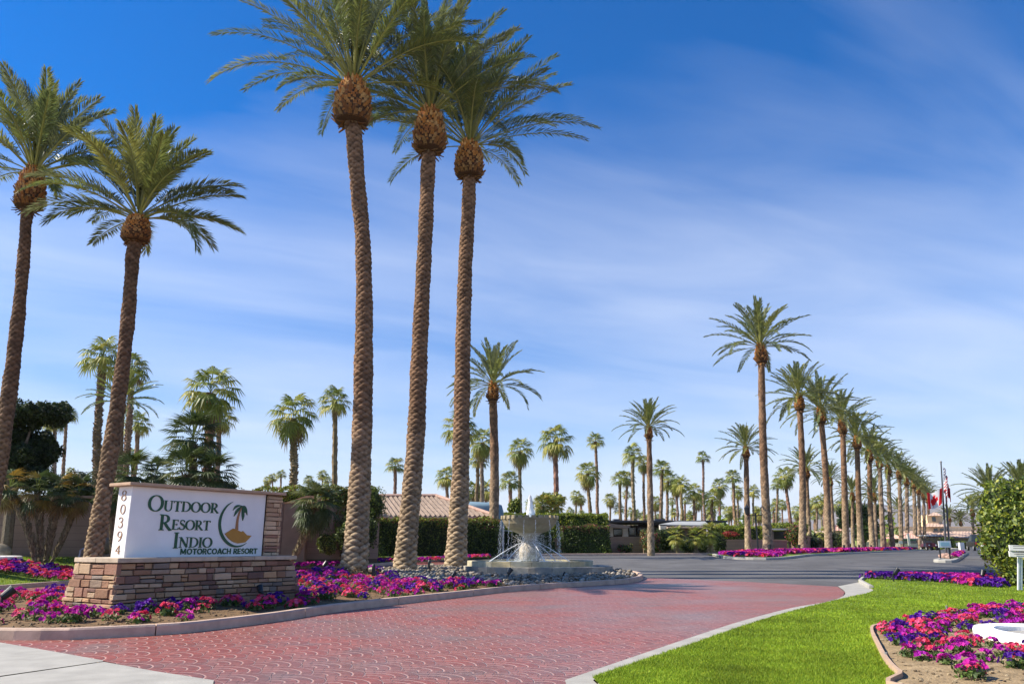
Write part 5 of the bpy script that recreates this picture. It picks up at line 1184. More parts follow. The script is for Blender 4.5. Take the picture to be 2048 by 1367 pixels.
# logo
lg = Ink(pf, .014)
outer = [(1410, 319), (1360, 345), (1318, 395), (1291, 455), (1284, 520), (1295, 585), (1325, 640), (1372, 682), (1425, 697), (1478, 688), (1520, 660)]
innr = [(1410, 319), (1367, 352), (1332, 400), (1310, 458), (1305, 520), (1318, 580), (1348, 632), (1390, 668), (1432, 682), (1480, 678), (1520, 660)]
def den(P, n=4):
    Q = cat_rom([uv(*p) for p in P], False, n); return Q
lg.strip(den(outer), den(innr)); lg.mb.build('logo_crescent', M['green_paint'], sign)
lg = Ink(pf, .014); lg.strip(den([(1424, 552), (1432, 490), (1446, 430), (1474, 362)]), den([(1448, 552), (1449, 500), (1458, 440), (1482, 364)])); lg.mb.build('logo_trunk', M['brown_paint'], sign)
lg = Ink(pf, .016)
for A_, B_ in (([(1480, 354), (1450, 346), (1422, 358), (1405, 392)], [(1480, 358), (1455, 360), (1430, 372), (1405, 392)]), ([(1480, 356), (1450, 372), (1425, 402), (1413, 442)], [(1482, 362), (1462, 385), (1440, 412), (1413, 442)]),
               ([(1482, 360), (1480, 400), (1480, 440), (1486, 478)], [(1490, 360), (1498, 400), (1499, 440), (1486, 478)]), ([(1484, 355), (1506, 356), (1522, 385), (1524, 432)], [(1484, 362), (1498, 372), (1510, 400), (1524, 432)]), ([(1484, 360), (1492, 385), (1498, 400), (1506, 412)], [(1486, 354), (1500, 372), (1506, 392), (1506, 412)])):
    lg.strip(den(A_), den(B_))
lg.mb.build('logo_fronds', M['green_paint'], sign)
lg = Ink(pf, .015); lg.strip([uv(*p) for p in [(1337, 582), (1365, 566), (1405, 541), (1430, 546), (1452, 560), (1475, 570), (1487, 562), (1520, 597), (1558, 602)]], [uv(*p) for p in [(1337, 583), (1352, 605), (1372, 628), (1395, 645), (1420, 657), (1445, 664), (1505, 656), (1535, 628), (1558, 603)]]); lg.mb.build('logo_hill', M['gold_paint'], sign)

# ================================================================== FOUNTAIN
FX, FY = X_at(1060, 27.4, .5), 27.4; zg = g(FY) + .12
ft = empty('fountain', (FX, FY, zg), 'round tiered stone fountain with crenellated bowl and running water jets', 'fountain')
def ringwall(cx, cy, ro, ri, z0, z1, nseg, gap, name, m_, cols, sub=4):
    mb = MB(); rs = np.random.RandomState(nseg)
    for k in range(nseg):
        c = tuple(np.array(cols[rs.randint(len(cols))]) * rs.uniform(.9, 1.12)); V = []
        for i in range(sub + 1):
            a = 2 * math.pi * (k + gap + (1 - 2 * gap) * i / sub) / nseg
            for (r, z) in ((ro, z0), (ro, z1), (ri, z1), (ri, z0)): V.append((cx + math.cos(a) * r, cy + math.sin(a) * r, z))
        F = [(i * 4 + j, i * 4 + (j + 1) % 4, i * 4 + 4 + (j + 1) % 4, i * 4 + 4 + j) for i in range(sub) for j in range(4)] + [(3, 2, 1, 0), tuple(sub * 4 + j for j in range(4))]
        mb.add(V, F, c)
    return bevelled(mb.build(name, m_, ft), .008, 1)
zl = at(1075, 1134.5, 24.9).z; zu = at(1060, 1122.5, 25.3).z
ringwall(FX + .27, FY, 2.52, 2.1, zg - .15, zl, 22, .004, 'lower_ring', M['grey_stone'], [(1., .97, .9), (.85, .84, .82), (1.1, 1.05, .95), (.7, .7, .7)])
MB().lathe([(2.4, 0), (2.4, zl - zg - .03)], (FX + .27, FY, zg), 48).build('step', M['fountain_stone'], ft)
ringwall(FX, FY, 2.13, 1.90, zl - .05, zu, 20, .003, 'basin_wall', M['grey_stone'], [(1.25, 1.15, .85), (1.1, 1., .7), (1.3, 1.25, 1.)])
MB().lathe([(1.91, 0), (1.91, .012)], (FX, FY, zu - .05), 48).build('basin_water', M['water'], ft)
k = mpp(FY, 1)
def fz(py): return at(1060, py, FY).z
ped = [(.30, fz(1123)), (.34, fz(1118)), (.375, fz(1108)), (.37, fz(1098)), (.31, fz(1088)), (.20, fz(1082)), (.185, fz(1078)), (.24, fz(1073)), (.38, fz(1067)), (.50, fz(1063))]
MB().lathe([(r, z) for r, z in ped], (FX, FY, 0), 32).build('pedestal', M['fountain_stone'], ft, smooth=True)
bowl = MB(); nb = 48; rb = .955; prof = [(.45, fz(1065)), (.62, fz(1061)), (.78, fz(1055)), (.89, fz(1047)), (.955, fz(1039)), (.965, fz(1035)), (.90, fz(1035)), (.88, fz(1039)), (.5, fz(1041))]
bowl.lathe(prof, (FX, FY, 0), nb); bowl.build('bowl', M['mossy_stone'], ft, smooth=False)
cr = MB()
for kx in range(26):
    a = 2 * math.pi * kx / 26; c = Vector((FX + math.cos(a) * .955, FY + math.sin(a) * .955, (fz(1031) + fz(1038)) / 2)); cr.box(c, (.09, .155, fz(1031) - fz(1038)), rz=a)
bevelled(cr.build('rim_blocks', M['mossy_stone'], ft), .01, 1)
MB().lathe([(.88, 0), (.88, .01)], (FX, FY, fz(1036)), 32).build('bowl_water', M['water'], ft)
rnd = random.Random(3)
# bubbling centre jet
jt = MB(); zs_ = [fz(1036), fz(1030), fz(1018), fz(1006), fz(997), fz(991)]
jt.tube([(FX + .02 + rnd.uniform(-.01, .01), FY, z) for z in zs_], [.15, .14, .115, .08, .045, .012], 14)
for _ in range(260):
    f = rnd.random() ** .8; a = rnd.uniform(0, 6.28); r = .15 * (1 - f) + .03; z = fz(1036) + f * (fz(989) - fz(1036)); s_ = rnd.uniform(.008, .022); jt.box((FX + .02 + math.cos(a) * r, FY + math.sin(a) * r, z), (s_, s_, s_ * 1.6), rz=a)
jt.build('water_jet', M['foam'], ft, smooth=False)
# jets arching out of the neck
for i, (px, py, dy) in enumerate([(977, 1120, -.35), (1010, 1122.5, -1.35), (1091, 1124, -1.4), (1142, 1124, -.7), (1112, 1119, 1.0), (1031, 1119, 1.1)]):
    e = at(px, py, FY + dy); d = Vector((e.x - FX, e.y - FY, 0)); s_ = Vector((FX, FY, fz(1084))) + d.normalized() * .27; P = []; Rr = []
    for q in range(13):
        f = q / 12; P.append(Vector((s_.x + (e.x - s_.x) * f, s_.y + (e.y - s_.y) * f, s_.z + (zu - .05 - s_.z) * (f ** 1.22)))); Rr.append((.006 + .010 * f) * rnd.uniform(.6, 1.4))
    mb = MB(); mb.tube(P, Rr, 6)
    for _ in range(120): f = rnd.uniform(.05, 1); q = P[int(f * 12)]; w_ = .045 * f + .008; z_ = rnd.uniform(.004, .010); mb.box(q + Vector((rnd.gauss(0, w_), rnd.gauss(0, w_), rnd.gauss(0, w_))), (z_, z_, z_ * 1.5))
    mb.build('water_arc', M['foam'], ft)
# dripping strings from the rim
for i in range(14):
    a = 2 * math.pi * (i + rnd.uniform(-.3, .3)) / 14; mb = MB(); z = fz(1041); ztop = z
    while z > zu - .03:
        fall = ztop - z; r = .99 + .12 * math.sqrt(max(fall, 0)) * .6; s_ = rnd.uniform(.006, .013)
        mb.box((FX + math.cos(a) * r + rnd.gauss(0, .006 + .02 * fall), FY + math.sin(a) * r + rnd.gauss(0, .006 + .02 * fall), z), (s_, s_, s_ * rnd.uniform(1.2, 3.5))); z -= rnd.uniform(.008, .022) * (1 + fall * .5)
    mb.build('water_drips', M['foam'], ft)
mb = MB()
for _ in range(3200): a = rnd.uniform(0, 6.28); r = rnd.triangular(.2, .68, .36); s_ = rnd.uniform(.004, .011); mb.box((FX + math.cos(a) * r, FY + math.sin(a) * r, zu + rnd.random() ** 1.6 * (fz(1068) - zu)), (s_, s_, s_ * 1.5), rz=a)
for _ in range(700): a = rnd.uniform(0, 6.28); r = rnd.uniform(.3, 1.15); s_ = rnd.uniform(.008, .02); mb.box((FX + math.cos(a) * r, FY + math.sin(a) * r, zu - .035), (s_ * 2, s_, .012), rz=a)
mb.build('spray', M['foam'], ft)
# ================================================================== WALLS AND BUILDINGS
def wall_run(name, pts, h0, thick, label, col=(1, 1, 1), capc=(1.15, 1.12, 1.08), cap=.08, zb=.5, cat='wall', groove=True):
    """pts [(x,y,ztop)]"""
    c = pts[len(pts) // 2]; root = empty(name, (c[0], c[1], zb), label, cat); mb = MB(); mc = MB()
    for (a, b) in zip(pts[:-1], pts[1:]):
        A = np.array(a[:2]); B = np.array(b[:2]); t_ = (B - A) / np.linalg.norm(B - A); n_ = np.array([-t_[1], t_[0]]) * thick; o_ = n_ * .18
        nrow = 9
        for k in range(nrow):
            z0a, z1a = zb + (a[2] - cap - zb) * k / nrow, zb + (a[2] - cap - zb) * (k + 1) / nrow; z0b, z1b = zb + (b[2] - cap - zb) * k / nrow, zb + (b[2] - cap - zb) * (k + 1) / nrow
            e = .006 if groove and k != 5 else .012
            mb.hexa([(*A, z0a + e), (*B, z0b + e), (*(B + n_), z0b + e), (*(A + n_), z0a + e), (*A, z1a), (*B, z1b), (*(B + n_), z1b), (*(A + n_), z1a)], tuple(q * (1 + .05 * math.sin(k * 2.1)) for q in col))
        mb.hexa([(*(A + o_), zb - .2), (*(B + o_), zb - .2), (*(B + n_ * .9), zb - .2), (*(A + n_ * .9), zb - .2), (*(A + o_), a[2] - cap), (*(B + o_), b[2] - cap), (*(B + n_ * .9), b[2] - cap), (*(A + n_ * .9), a[2] - cap)], tuple(q * .4 for q in col))
        mc.hexa([(*(A - o_), a[2] - cap + .002), (*(B - o_), b[2] - cap + .002), (*(B + n_ * 1.18), b[2] - cap + .002), (*(A + n_ * 1.18), a[2] - cap + .002), (*(A - o_), a[2]), (*(B - o_), b[2]), (*(B + n_ * 1.18), b[2]), (*(A + n_ * 1.18), a[2])], capc)
    mb.build('panels', M['wall'], root); mc.build('coping', M['wall'], root); return root
def wp(px, py, Y): p = at(px, py, Y); return (p.x, p.y, p.z)
wall_run('garden_wall', [wp(-320, 985, 26.2), wp(0, 988, 27.6), wp(245, 992, 28.4)], 2, .2, 'brown block wall with pale coping behind the left palm clump', zb=.6)
wall_run('garden_wall', [wp(246, 992, 28.5), wp(500, 1003, 31.5), wp(574, 1004, 32.6)], 2, .2, 'brown block wall directly behind the stone sign', zb=.6)
wall_run('garden_wall', [wp(600, 1004, 32.8), wp(668, 1010, 33.0), wp(760, 1015, 34.5)], 2, .2, 'short brown wall with sun patches behind the leaning fan palm', zb=.6)
pc = at(586, 1060, 32.7); mb = MB(); w2 = .40; zt_, zp = at(586, 1006, 32.7).z, at(603, 992, 32.7).z
pr = empty('wall_pillar', (pc.x + .1, 32.7, .65), 'tan wall pillar with sloped cap between the wall sections right of the sign', 'pillar')
MB().box((pc.x + .1, 32.75, (.5 + zt_) / 2), (.95, .5, zt_ - .5), col=(1.25, 1.2, 1.1)).build('shaft', M['wall'], pr)
mb = MB(); x0_, x1_ = pc.x - .4, pc.x + 1.0; mb.add([(x0_, 32.45, zt_), (x1_, 32.45, zt_), (x1_, 32.45, zp), ((x0_ + x1_) / 2 + .25, 32.45, zp + .02), (x0_, 33.05, zt_), (x1_, 33.05, zt_), (x1_, 33.05, zp), ((x0_ + x1_) / 2 + .25, 33.05, zp + .02)], [(0, 1, 2, 3), (7, 6, 5, 4), (0, 4, 5, 1), (1, 5, 6, 2), (2, 6, 7, 3), (3, 7, 4, 0)], (1.9, 1.5, 1.15)); mb.build('cap', M['wall'], pr)
wall_run('garden_wall', [wp(1000, 1078, 49.8), wp(1215, 1073, 51.6), wp(1285, 1072, 52.5)], 1, .2, 'pinkish low wall between fountain and lone date palm', zb=.55, col=(1.15, 1.05, 1.))
wall_run('garden_wall', [wp(905, 1070, 41.5), wp(1002, 1072, 43)], 1, .2, 'pinkish wall stub behind the date palm foot left of the fountain', zb=.55, col=(1.15, 1.05, 1.))
wall_run('garden_wall', [wp(1286, 1073, 53.5), wp(1420, 1078, 55), wp(1545, 1078, 57)], 1, .2, 'long low brown wall left of the tallest roadside palm', zb=.55)
wall_run('garden_wall', [wp(1545, 1078, 60), wp(1574, 1079, 60)], 1, .2, 'short brown wall piece right of the tallest roadside palm', zb=.55)
wall_run('garden_wall', [wp(1606, 1070, 66), wp(1640, 1075, 70)], 1, .2, 'brown wall piece behind the second roadside palm', zb=.55)

def tiled(mb, P00, P10, P01, P11, pitch=.28, rows=10, col=(.42, .24, .19), seed=0, amp=.05):
    """corrugated clay tile slope: eave P00->P10, ridge P01->P11; barrels run up the slope"""
    rs = np.random.RandomState(seed); A, B, C_, D = map(Vector, (P00, P10, P01, P11)); n = max(2, int((B - A).length / pitch)) * 2; up = Vector((0, 0, 1)); V = []; F = []; cc = []
    Wd = (B - A).length; kk_ = 4
    for i in range(n * 2 + 1):
        u_ = i / (n * 2); ph = math.sin(i * math.pi / 2) * amp
        for j in range(rows + 1):
            f = j / rows; lo = A.lerp(C_, f); hi = B.lerp(D, f)
            # barrels stay parallel: clip position to the slope's edges
            base = A.lerp(B, u_) + (C_ - A + D - B) * .5 * f; a = A.lerp(C_, f); b = B.lerp(D, f); L = (b - a).length; t_ = (b - a).normalized() if L > 1e-6 else (B - A).normalized(); s_ = min(max((base - a).dot(t_), 0), L); V.append(a + t_ * s_ + up * (ph + .02 * (j % 2)))
    m_ = rows + 1
    for i in range(n * 2):
        for j in range(rows): F.append((i * m_ + j, (i + 1) * m_ + j, (i + 1) * m_ + j + 1, i * m_ + j + 1)); cc.append(tuple(np.array(col) * (rs.uniform(.85, 1.12) * 1.6)))
    b = len(mb.V); mb.V += [tuple(v_) for v_ in V]; mb.F += [tuple(i + b for i in f) for f in F]; mb.c += cc; mb.mi += [0] * len(F)
# tiled roof house behind the tall palms
H0 = empty('house', (at(870, 1060, 44).x, 46, .55), 'low house with brown clay tile hip roof behind the tall palms', 'house')
eL, eR = at(690, 1031, 43), at(986, 1031, 43); ze = eL.z; rl_, rr_ = at(740, 992, 47), at(872, 992, 47); zr_ = rl_.z
mb = MB(); tiled(mb, (eL.x, 43, ze), (eR.x, 43, ze), (rl_.x, 47, zr_), (rr_.x, 47, zr_), .26, 12, (.235, .175, .135), 1)
tiled(mb, (eR.x, 43, ze), (eR.x, 51, ze), (rr_.x, 47, zr_), (rr_.x, 47.02, zr_), .26, 10, (.235, .175, .135), 2)
tiled(mb, (eR.x, 51, ze), (eL.x, 51, ze), (rr_.x, 47, zr_), (rl_.x, 47, zr_), .26, 8, (.235, .175, .135), 3); mb.build('roof', M['rtile'], H0)
mb = MB(); mb.tube([(rl_.x, 47, zr_ + .05), (rr_.x, 47, zr_ + .05)], .1, 8, col=(.7, .45, .35)); mb.tube([(rr_.x, 47, zr_ + .05), (eR.x, 43, ze + .06)], .1, 8, col=(.7, .45, .35)); mb.build('ridge_tiles', M['rtile'], H0)
mb = MB(); mb.box(((eL.x + eR.x) / 2, 47, (ze + .5) / 2 - .1), (eR.x - eL.x - .9, 7.2, ze - .65), col=(1.5, 1.35, 1.0)); mb.build('walls', M['wall'], H0)
mb = MB(); mb.box(((eL.x + eR.x) / 2, 43.04, ze - .1), (eR.x - eL.x, .06, .16), col=(.75, .42, .36)); mb.box((eR.x - .04, 47, ze - .1), (.06, 8, .16), col=(.75, .42, .36)); mb.build('fascia', M['plain'], H0)
# covered vehicle
c0, c1 = at(925, 1003, 50), at(1006, 1003, 50); zt_ = at(960, 1001, 50).z; mb = MB(); V = []; W_ = c1.x - c0.x
prof = []; N_ = 15
for j in range(N_):
    a = math.pi * j / (N_ - 1); prof.append((-math.cos(a), math.sin(a)))
hw = 1.3
for i, (x, sh) in enumerate(((c1.x, .80), (c1.x - .1, .93), (c1.x - .5, .985), (c1.x - 2, 1.), (c1.x - 4.5, .985), (c1.x - 7.5, 1.0), (c1.x - 7.6, .9))):
    V += [(x, 51.3 - hw * sh, .6)] + [(x + .03 * math.sin(j * 2 + i), 51.3 + hw * sh * max(-1, min(1, p_[0] * 1.25)), .6 + (zt_ - .6) * sh * (.72 + .28 * p_[1] ** .5) + .03 * math.sin(i * 3 + j)) for j, p_ in enumerate(prof)] + [(x, 51.3 + hw * sh, .6)]
m_ = N_ + 2; mb.add(V, [(i * m_ + j, (i + 1) * m_ + j, (i + 1) * m_ + j + 1, i * m_ + j + 1) for i in range(6) for j in range(m_ - 1)] + [tuple(range(m_)), tuple(6 * m_ + j for j in range(m_))[::-1]], (.20, .30, .36))
o = mb.build('covered_motorhome', mat('tarp', (.9, .9, .9), .6, .1, 2, .3, 3, attr=True), smooth=True); tag(o, 'motorhome under a blue grey fabric cover beside the tiled roof house', 'vehicle')
# flat roofed house and its pergola
def bx(mb, x0, x1, y0, y1, Y, d, col, inset_=0): a = at(x0, y1, Y); b = at(x1, y0, Y); mb.box(((a.x + b.x) / 2, Y + d / 2 + inset_, (a.z + b.z) / 2), (b.x - a.x, d, b.z - a.z), col=col)
H1 = empty('house', (at(1270, 1070, 62).x, 64, .55), 'modern flat roofed house with dark roof slab and white wall panels behind the low wall', 'house')
mb = MB(); bx(mb, 1187, 1455, 1040, 1043.5, 60, 9, (.055, .06, .07)); bx(mb, 1300, 1372, 1043.6, 1049, 61, 6, (.05, .055, .09)); bx(mb, 1228, 1240, 1037, 1040, 62, 1, (.1, .1, .12)); bx(mb, 1310, 1330, 1037, 1040, 63, 1, (.1, .1, .12)); mb.build('roof', M['plain'], H1)
mb = MB(); a, b, c_, d = at(1190, 1041, 59.9), at(1262, 1052, 59.9), at(1255, 1056, 59.9), at(1200, 1053, 59.9)
mb.hexa([(*d,), (*c_,), (c_.x, 60.9, c_.z), (d.x, 60.9, d.z), (*a,), (*b,), (b.x, 60.9, b.z), (a.x, 60.9, a.z)], (.26, .20, .16)); mb.build('fascia', M['plain'], H1)
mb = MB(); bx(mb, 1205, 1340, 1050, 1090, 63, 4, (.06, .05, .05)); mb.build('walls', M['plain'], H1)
for x0, x1, y0 in ((1217, 1226, 1052), (1246, 1256, 1056)): mb = MB(); bx(mb, x0, x1, y0, 1072, 62, .4, (.75, .77, .8)); mb.build('wall_panel', M['plain'], H1)
for x0, x1 in ((1227, 1245), (1258, 1272), (1275, 1290)):
    mb = MB(); bx(mb, x0, x1, 1054, 1070, 62.4, .1, (.05, .05, .05)); f = mb.build('window', M['black_metal'], H1); mb = MB(); bx(mb, x0 + 1, x1 - 1, 1055, 1069, 62.3, .04, (1, 1, 1)); mb.build('pane', M['glass'], f)
H2 = empty('pergola', (at(1380, 1070, 57).x, 58, .55), 'brown pergola with rafter tails and pale sloping roof', 'pergola')
mb = MB(); a, b, c_, d = at(1318, 1050, 56), at(1420, 1052, 56), at(1410, 1044, 60), at(1352, 1044, 60); mb.hexa([a, b, c_, d, a + Vector((0, 0, .08)), b + Vector((0, 0, .08)), c_ + Vector((0, 0, .08)), d + Vector((0, 0, .08))], (.42, .43, .42)); mb.build('roof', M['plain'], H2)
for kx in range(26):
    mb = MB(); x = 1336 + kx * 2.9; bx(mb, x, x + 1.3, 1052.5, 1056, 55.4, .7, (.42, .32, .26)); mb.build('rafter', M['plain'], H2)
mb = MB(); bx(mb, 1332, 1412, 1054.5, 1058.5, 56, .15, (.17, .10, .075)); mb.build('beam', M['plain'], H2)
mb = MB(); bx(mb, 1321, 1333, 1048, 1062, 56, .5, (.68, .62, .55)); mb.build('end_block', M['plain'], H2)
for x in (1335, 1372, 1408): mb = MB(); bx(mb, x, x + 3, 1058, 1095, 56, .15, (.15, .1, .08)); mb.build('post', M['plain'], H2)
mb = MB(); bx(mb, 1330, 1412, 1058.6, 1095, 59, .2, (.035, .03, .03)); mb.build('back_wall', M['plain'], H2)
H3 = empty('pergola', (at(1560, 1070, 63).x, 64, .55), 'small white flat canopy above the short wall right of the tallest roadside palm', 'canopy')
mb = MB(); bx(mb, 1538, 1584, 1056, 1059, 62, 4, (.75, .72, .66)); mb.build('roof', M['plain'], H3)
for x in (1545, 1578): mb = MB(); bx(mb, x, x + 1.5, 1059, 1095, 62.3, .12, (.2, .16, .14)); mb.build('post', M['plain'], H3)
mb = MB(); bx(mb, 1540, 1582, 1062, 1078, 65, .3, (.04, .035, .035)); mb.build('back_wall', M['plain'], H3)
# pinkish far house between row palms
H4 = empty('house', (at(1690, 1065, 125).x, 126, .55), 'small pink roofed house glimpsed between the roadside palms', 'house')
mb = MB(); bx(mb, 1672, 1692, 1060, 1092, 124, 8, (.62, .46, .34)); mb.build('walls', M['plain'], H4); mb = MB(); a, b = at(1668, 1060, 123), at(1696, 1060, 123); c_ = at(1684, 1049, 128); tiled(mb, a, b, (c_.x - 1, 128, c_.z), (c_.x + .5, 128, c_.z), .5, 6, (.62, .34, .25), 4, .06); mb.build('roof', M['rtile'], H4)
# tan clubhouse at the end of the road
HC = empty('clubhouse', (at(1850, 1075, 152).x, 156, .55), 'long tan stucco clubhouse with pink tile roofs and a small square tower', 'building'); TANc = (.78, .60, .38); PK = (.54, .38, .29)
mb = MB(); bx(mb, 1770, 1990, 1052, 1097, 155, 10, TANc); bx(mb, 1795, 1965, 1053, 1062, 158, 8, (.82, .66, .45)); mb.build('walls', M['plain'], HC)
mb = MB()
def roofpx(mb, x0, x1, ye, yr, Ye, Yr, xr0=None, xr1=None, seed=0, col=PK): a, b = at(x0, ye, Ye), at(x1, ye, Ye); c_, d = at(xr0 or x0, yr, Yr), at(xr1 or x1, yr, Yr); tiled(mb, a, b, c_, d, .6, 6, col, seed, .025)
roofpx(mb, 1770, 1892, 1072, 1061, 150, 154.5, seed=1); roofpx(mb, 1895, 1975, 1074.5, 1061.5, 150, 154.5, seed=2); roofpx(mb, 1890, 1918, 1072, 1062, 148, 153, 1885, 1900, seed=3); mb.build('roof', M['rtile'], HC)
mb = MB(); bx(mb, 1798, 1892, 1052.5, 1061.5, 154.8, 1, (.86, .68, .46)); bx(mb, 1896, 1955, 1053.5, 1062, 154.8, 1, (.86, .68, .46)); mb.build('parapet', M['plain'], HC)
mb = MB(); bx(mb, 1857, 1883, 1029, 1056, 156, 4, (.85, .66, .40)); bx(mb, 1852, 1888, 1052.4, 1062, 154, 6, (.85, .66, .42)); mb.build('tower', M['plain'], HC)
mb = MB(); a, b = at(1854, 1030.5, 155), at(1884, 1030.5, 155); c_ = at(1869, 1024, 158); tiled(mb, a, b, c_ - Vector((.3, 0, 0)), c_ + Vector((.3, 0, 0)), .5, 4, PK, 5, .02); tiled(mb, b, b + Vector((0, 6, 0)), c_, c_ + Vector((0, .1, 0)), .5, 4, PK, 6, .05); roofpx(mb, 1849, 1890, 1052.5, 1045, 153, 156.2, 1855, 1885, seed=7); mb.build('tower_roof', M['rtile'], HC)
for x0, x1, y0, y1, Yd in ((1865, 1871, 1033, 1042, 155.9), (1881, 1887, 1056, 1061, 153.9), (1869, 1875, 1056, 1061, 153.9)): mb = MB(); bx(mb, x0, x1, y0, y1, Yd, .1, (1, 1, 1)); mb.build('window', M['glass'], HC)
mb = MB(); bx(mb, 1800, 1965, 1075, 1094, 149.5, .4, (.10, .085, .045)); mb.build('porch_shade_slab', M['plain'], HC)  # thin dark slab, its colour stands in for the shade under the eave
# guard hut
GH = empty('guard_hut', (at(1819, 1090, 120).x, 121, .55), 'small white guard hut with pink tile hip roof at the end of the road', 'hut')
mb = MB(); bx(mb, 1803, 1835, 1086, 1101, 119, 3.5, (.80, .70, .58)); mb.build('walls', M['plain'], GH); mb = MB(); bx(mb, 1806, 1832, 1077, 1086, 119.3, 3, (.8, 1, 1)); mb.build('window', M['glass'], GH)
mb = MB(); bx(mb, 1806, 1832, 1077, 1080.5, 119.0, .2, (.12, .3, .25)); mb.build('awning', M['plain'], GH)
mb = MB(); a, b = at(1799, 1076, 118), at(1839, 1076, 118); c_ = at(1818, 1065, 121); tiled(mb, a, b, c_ - Vector((.2, 0, 0)), c_ + Vector((.2, 0, 0)), .35, 6, (.62, .38, .29), 8, .025); tiled(mb, b, b + Vector((0, 6, 0)), c_, c_ + Vector((0, .1, 0)), .35, 6, (.70, .42, .32), 9, .05)
tiled(mb, a + Vector((0, 6, 0)), a, c_ + Vector((0, .1, 0)), c_, .35, 6, (.70, .42, .32), 9, .05); mb.build('roof', M['rtile'], GH); mb = MB(); bx(mb, 1799, 1839, 1075.5, 1077, 118, .2, (.8, .75, .66)); bx(mb, 1817, 1818.5, 1066, 1090, 117.8, .1, (.8, .78, .7)); mb.build('trim', M['plain'], GH)
hedge(1896, 1908, 1075, 1100, 130, 3, 'square clipped green hedge behind the flag poles', 131, HG, .2, 30, zb=.55)
hedge(1905, 1966, 1082, 1088, 140, 2, 'low dark hedge in front of the clubhouse right wing', 132, HG, .2, 30, zb=.55)
shrub(1876, 1097, 10, 5, 112, 'yellow green mound of groundcover right of the golf cart', 133, HY, .12, 60)
# tubular fences
def bars(name, x0, x1, y0, y1, Y, n, label, Y1=None):
    root = empty(name, (X_at((x0 + x1) / 2, Y), Y, .55), label, 'fence'); mb = MB(); Y1 = Y1 or Y
    for i in range(n):
        f = i / (n - 1); px = x0 + (x1 - x0) * f; yy = Y + (Y1 - Y) * f; a = at(px, y1, yy); b = at(px, y0, yy); mb.box(((a.x + b.x) / 2, yy, (a.z + b.z) / 2), (.07, .04, b.z - a.z), col=(.75, .68, .56))
    mb.build('bars', M['plain'], root); mb = MB()
    for yv in (y0, y1 - 1): a = at(x0, yv, Y); b = at(x1, yv, Y1); mb.tube([a, b], .05, 4, col=(.75, .68, .56))
    mb.build('rails', M['plain'], root)
bars('metal_fence', 1727, 1744, 1083, 1097, 112, 14, 'cream tubular fence behind the fifth roadside palm'); bars('metal_gate', 1749, 1762, 1078, 1097, 113, 11, 'cream tubular gate panel behind the sixth roadside palm'); bars('metal_fence', 1783, 1797, 1085, 1098, 118, 9, 'cream tubular fence left of the guard hut')
bars('metal_gate', 1935, 1968, 1088, 1101, 110, 22, 'cream tubular gate behind the dark parked car')
# ================================================================== POLES, SIGNS, LAMPS
def post_lamp():
    Y = 51; a = gnd(1517, 1107); x = X_at(1516, Y); zb = g(Y) + .1; r_ = empty('street_lamp', (x, Y, zb), 'black double headed street lamp beside the tallest roadside palm', 'street lamp')
    zt_ = at(1513, 1030, Y).z; MB().tube([(x, Y, zb), (x, Y, zb + .3), (x, Y, zb + .32), (x, Y, zt_ + .15)], [.11, .10, .06, .05], 8).build('pole', M['black_metal'], r_)
    MB().tube([(x - .52, Y, zt_), (x + .52, Y, zt_)], .025, 6).build('crossarm', M['black_metal'], r_)
    for s_ in (-1, 1):
        mb = MB(); mb.lathe([(.03, 0), (.10, .05), (.13, .10), (.17, .42), (.19, .46), (.05, .62), (.02, .72)], (x + s_ * .52, Y, zt_), 8); mb.build('lantern', M['black_metal'], r_)
        MB().lathe([(.115, .11), (.155, .41)], (x + s_ * .52, Y, zt_ + .001), 8).build('lantern_glass', M['glass'], r_).scale = (1, 1, 1)
post_lamp()
def wlamp():
    Y = 45; x = X_at(1006, Y); r_ = empty('signpost', (x, Y, .6), 'white post with ball top and thin arm left of the fountain bowl', 'post'); z1_, z0_ = at(1006, 1056, Y).z, at(1006, 1108, Y).z
    mb = MB(); mb.box((x, Y, (z0_ + z1_) / 2 - .05), (.11, .11, z1_ - z0_), col=(.75, .75, .75)); mb.lathe([(.03, 0), (.08, .06), (.08, .12), (.01, .2)], (x, Y, z1_ - .06), 8, col=(.75, .75, .75)); mb.build('post', M['plain'], r_)
    a = at(1006, 1060, Y); b = at(1033, 1062, Y); MB().tube([a, b], .02, 6, col=(.6, .6, .6)).build('arm', M['plain'], r_)
wlamp()
# flags island
Yf = 41.0; fi = [tuple(X_at(px, y_) if False else (px, y_)) for px, y_ in ()]
def P41(px, Y): return (X_at(px, Y, .5), Y)
flp = cat_rom([P41(1866, 37.6), P41(1885, 36.9), P41(1908, 37.0), P41(1920, 39.5), P41(1932, 47), P41(1934, 52), P41(1928, 53), P41(1905, 46), P41(1882, 40)], True, 4)
kerb('kerb', flp, .13, .25, True, 1 if area(flp) > 0 else -1, mat_=M['concrete'])
tag(sheet('soil', shrink(flp, .2), .11, M['concrete'], 1.0), kind='structure')
flower_field('petunia_bed', spread([P41(1905, 40), P41(1912, 39.3), P41(1928, 50), P41(1924, 51)], 110, .22, 51), 9, lambda x, y: g(y) + .12, w=(.8, .12), br=.06)
rr = MB(); rnd = random.Random(5)
for i, (px, Y, s_) in enumerate(((1893, 39.2, .22), (1899, 38.9, .18), (1887, 39.8, .2))):
    bm2 = MB(); x = X_at(px, Y, .6); v_ = (iv + np.random.RandomState(i).uniform(-.15, .15, iv.shape)) * [s_ * 1.2, s_, s_ * .75]; mk('boulder', v_ + [x, Y, g(Y) + .12 + s_ * .4], if_, M['rock'], col=np.tile([(.7, .45, .35)], (len(if_), 1))); bpy.data.objects[-1] if False else None
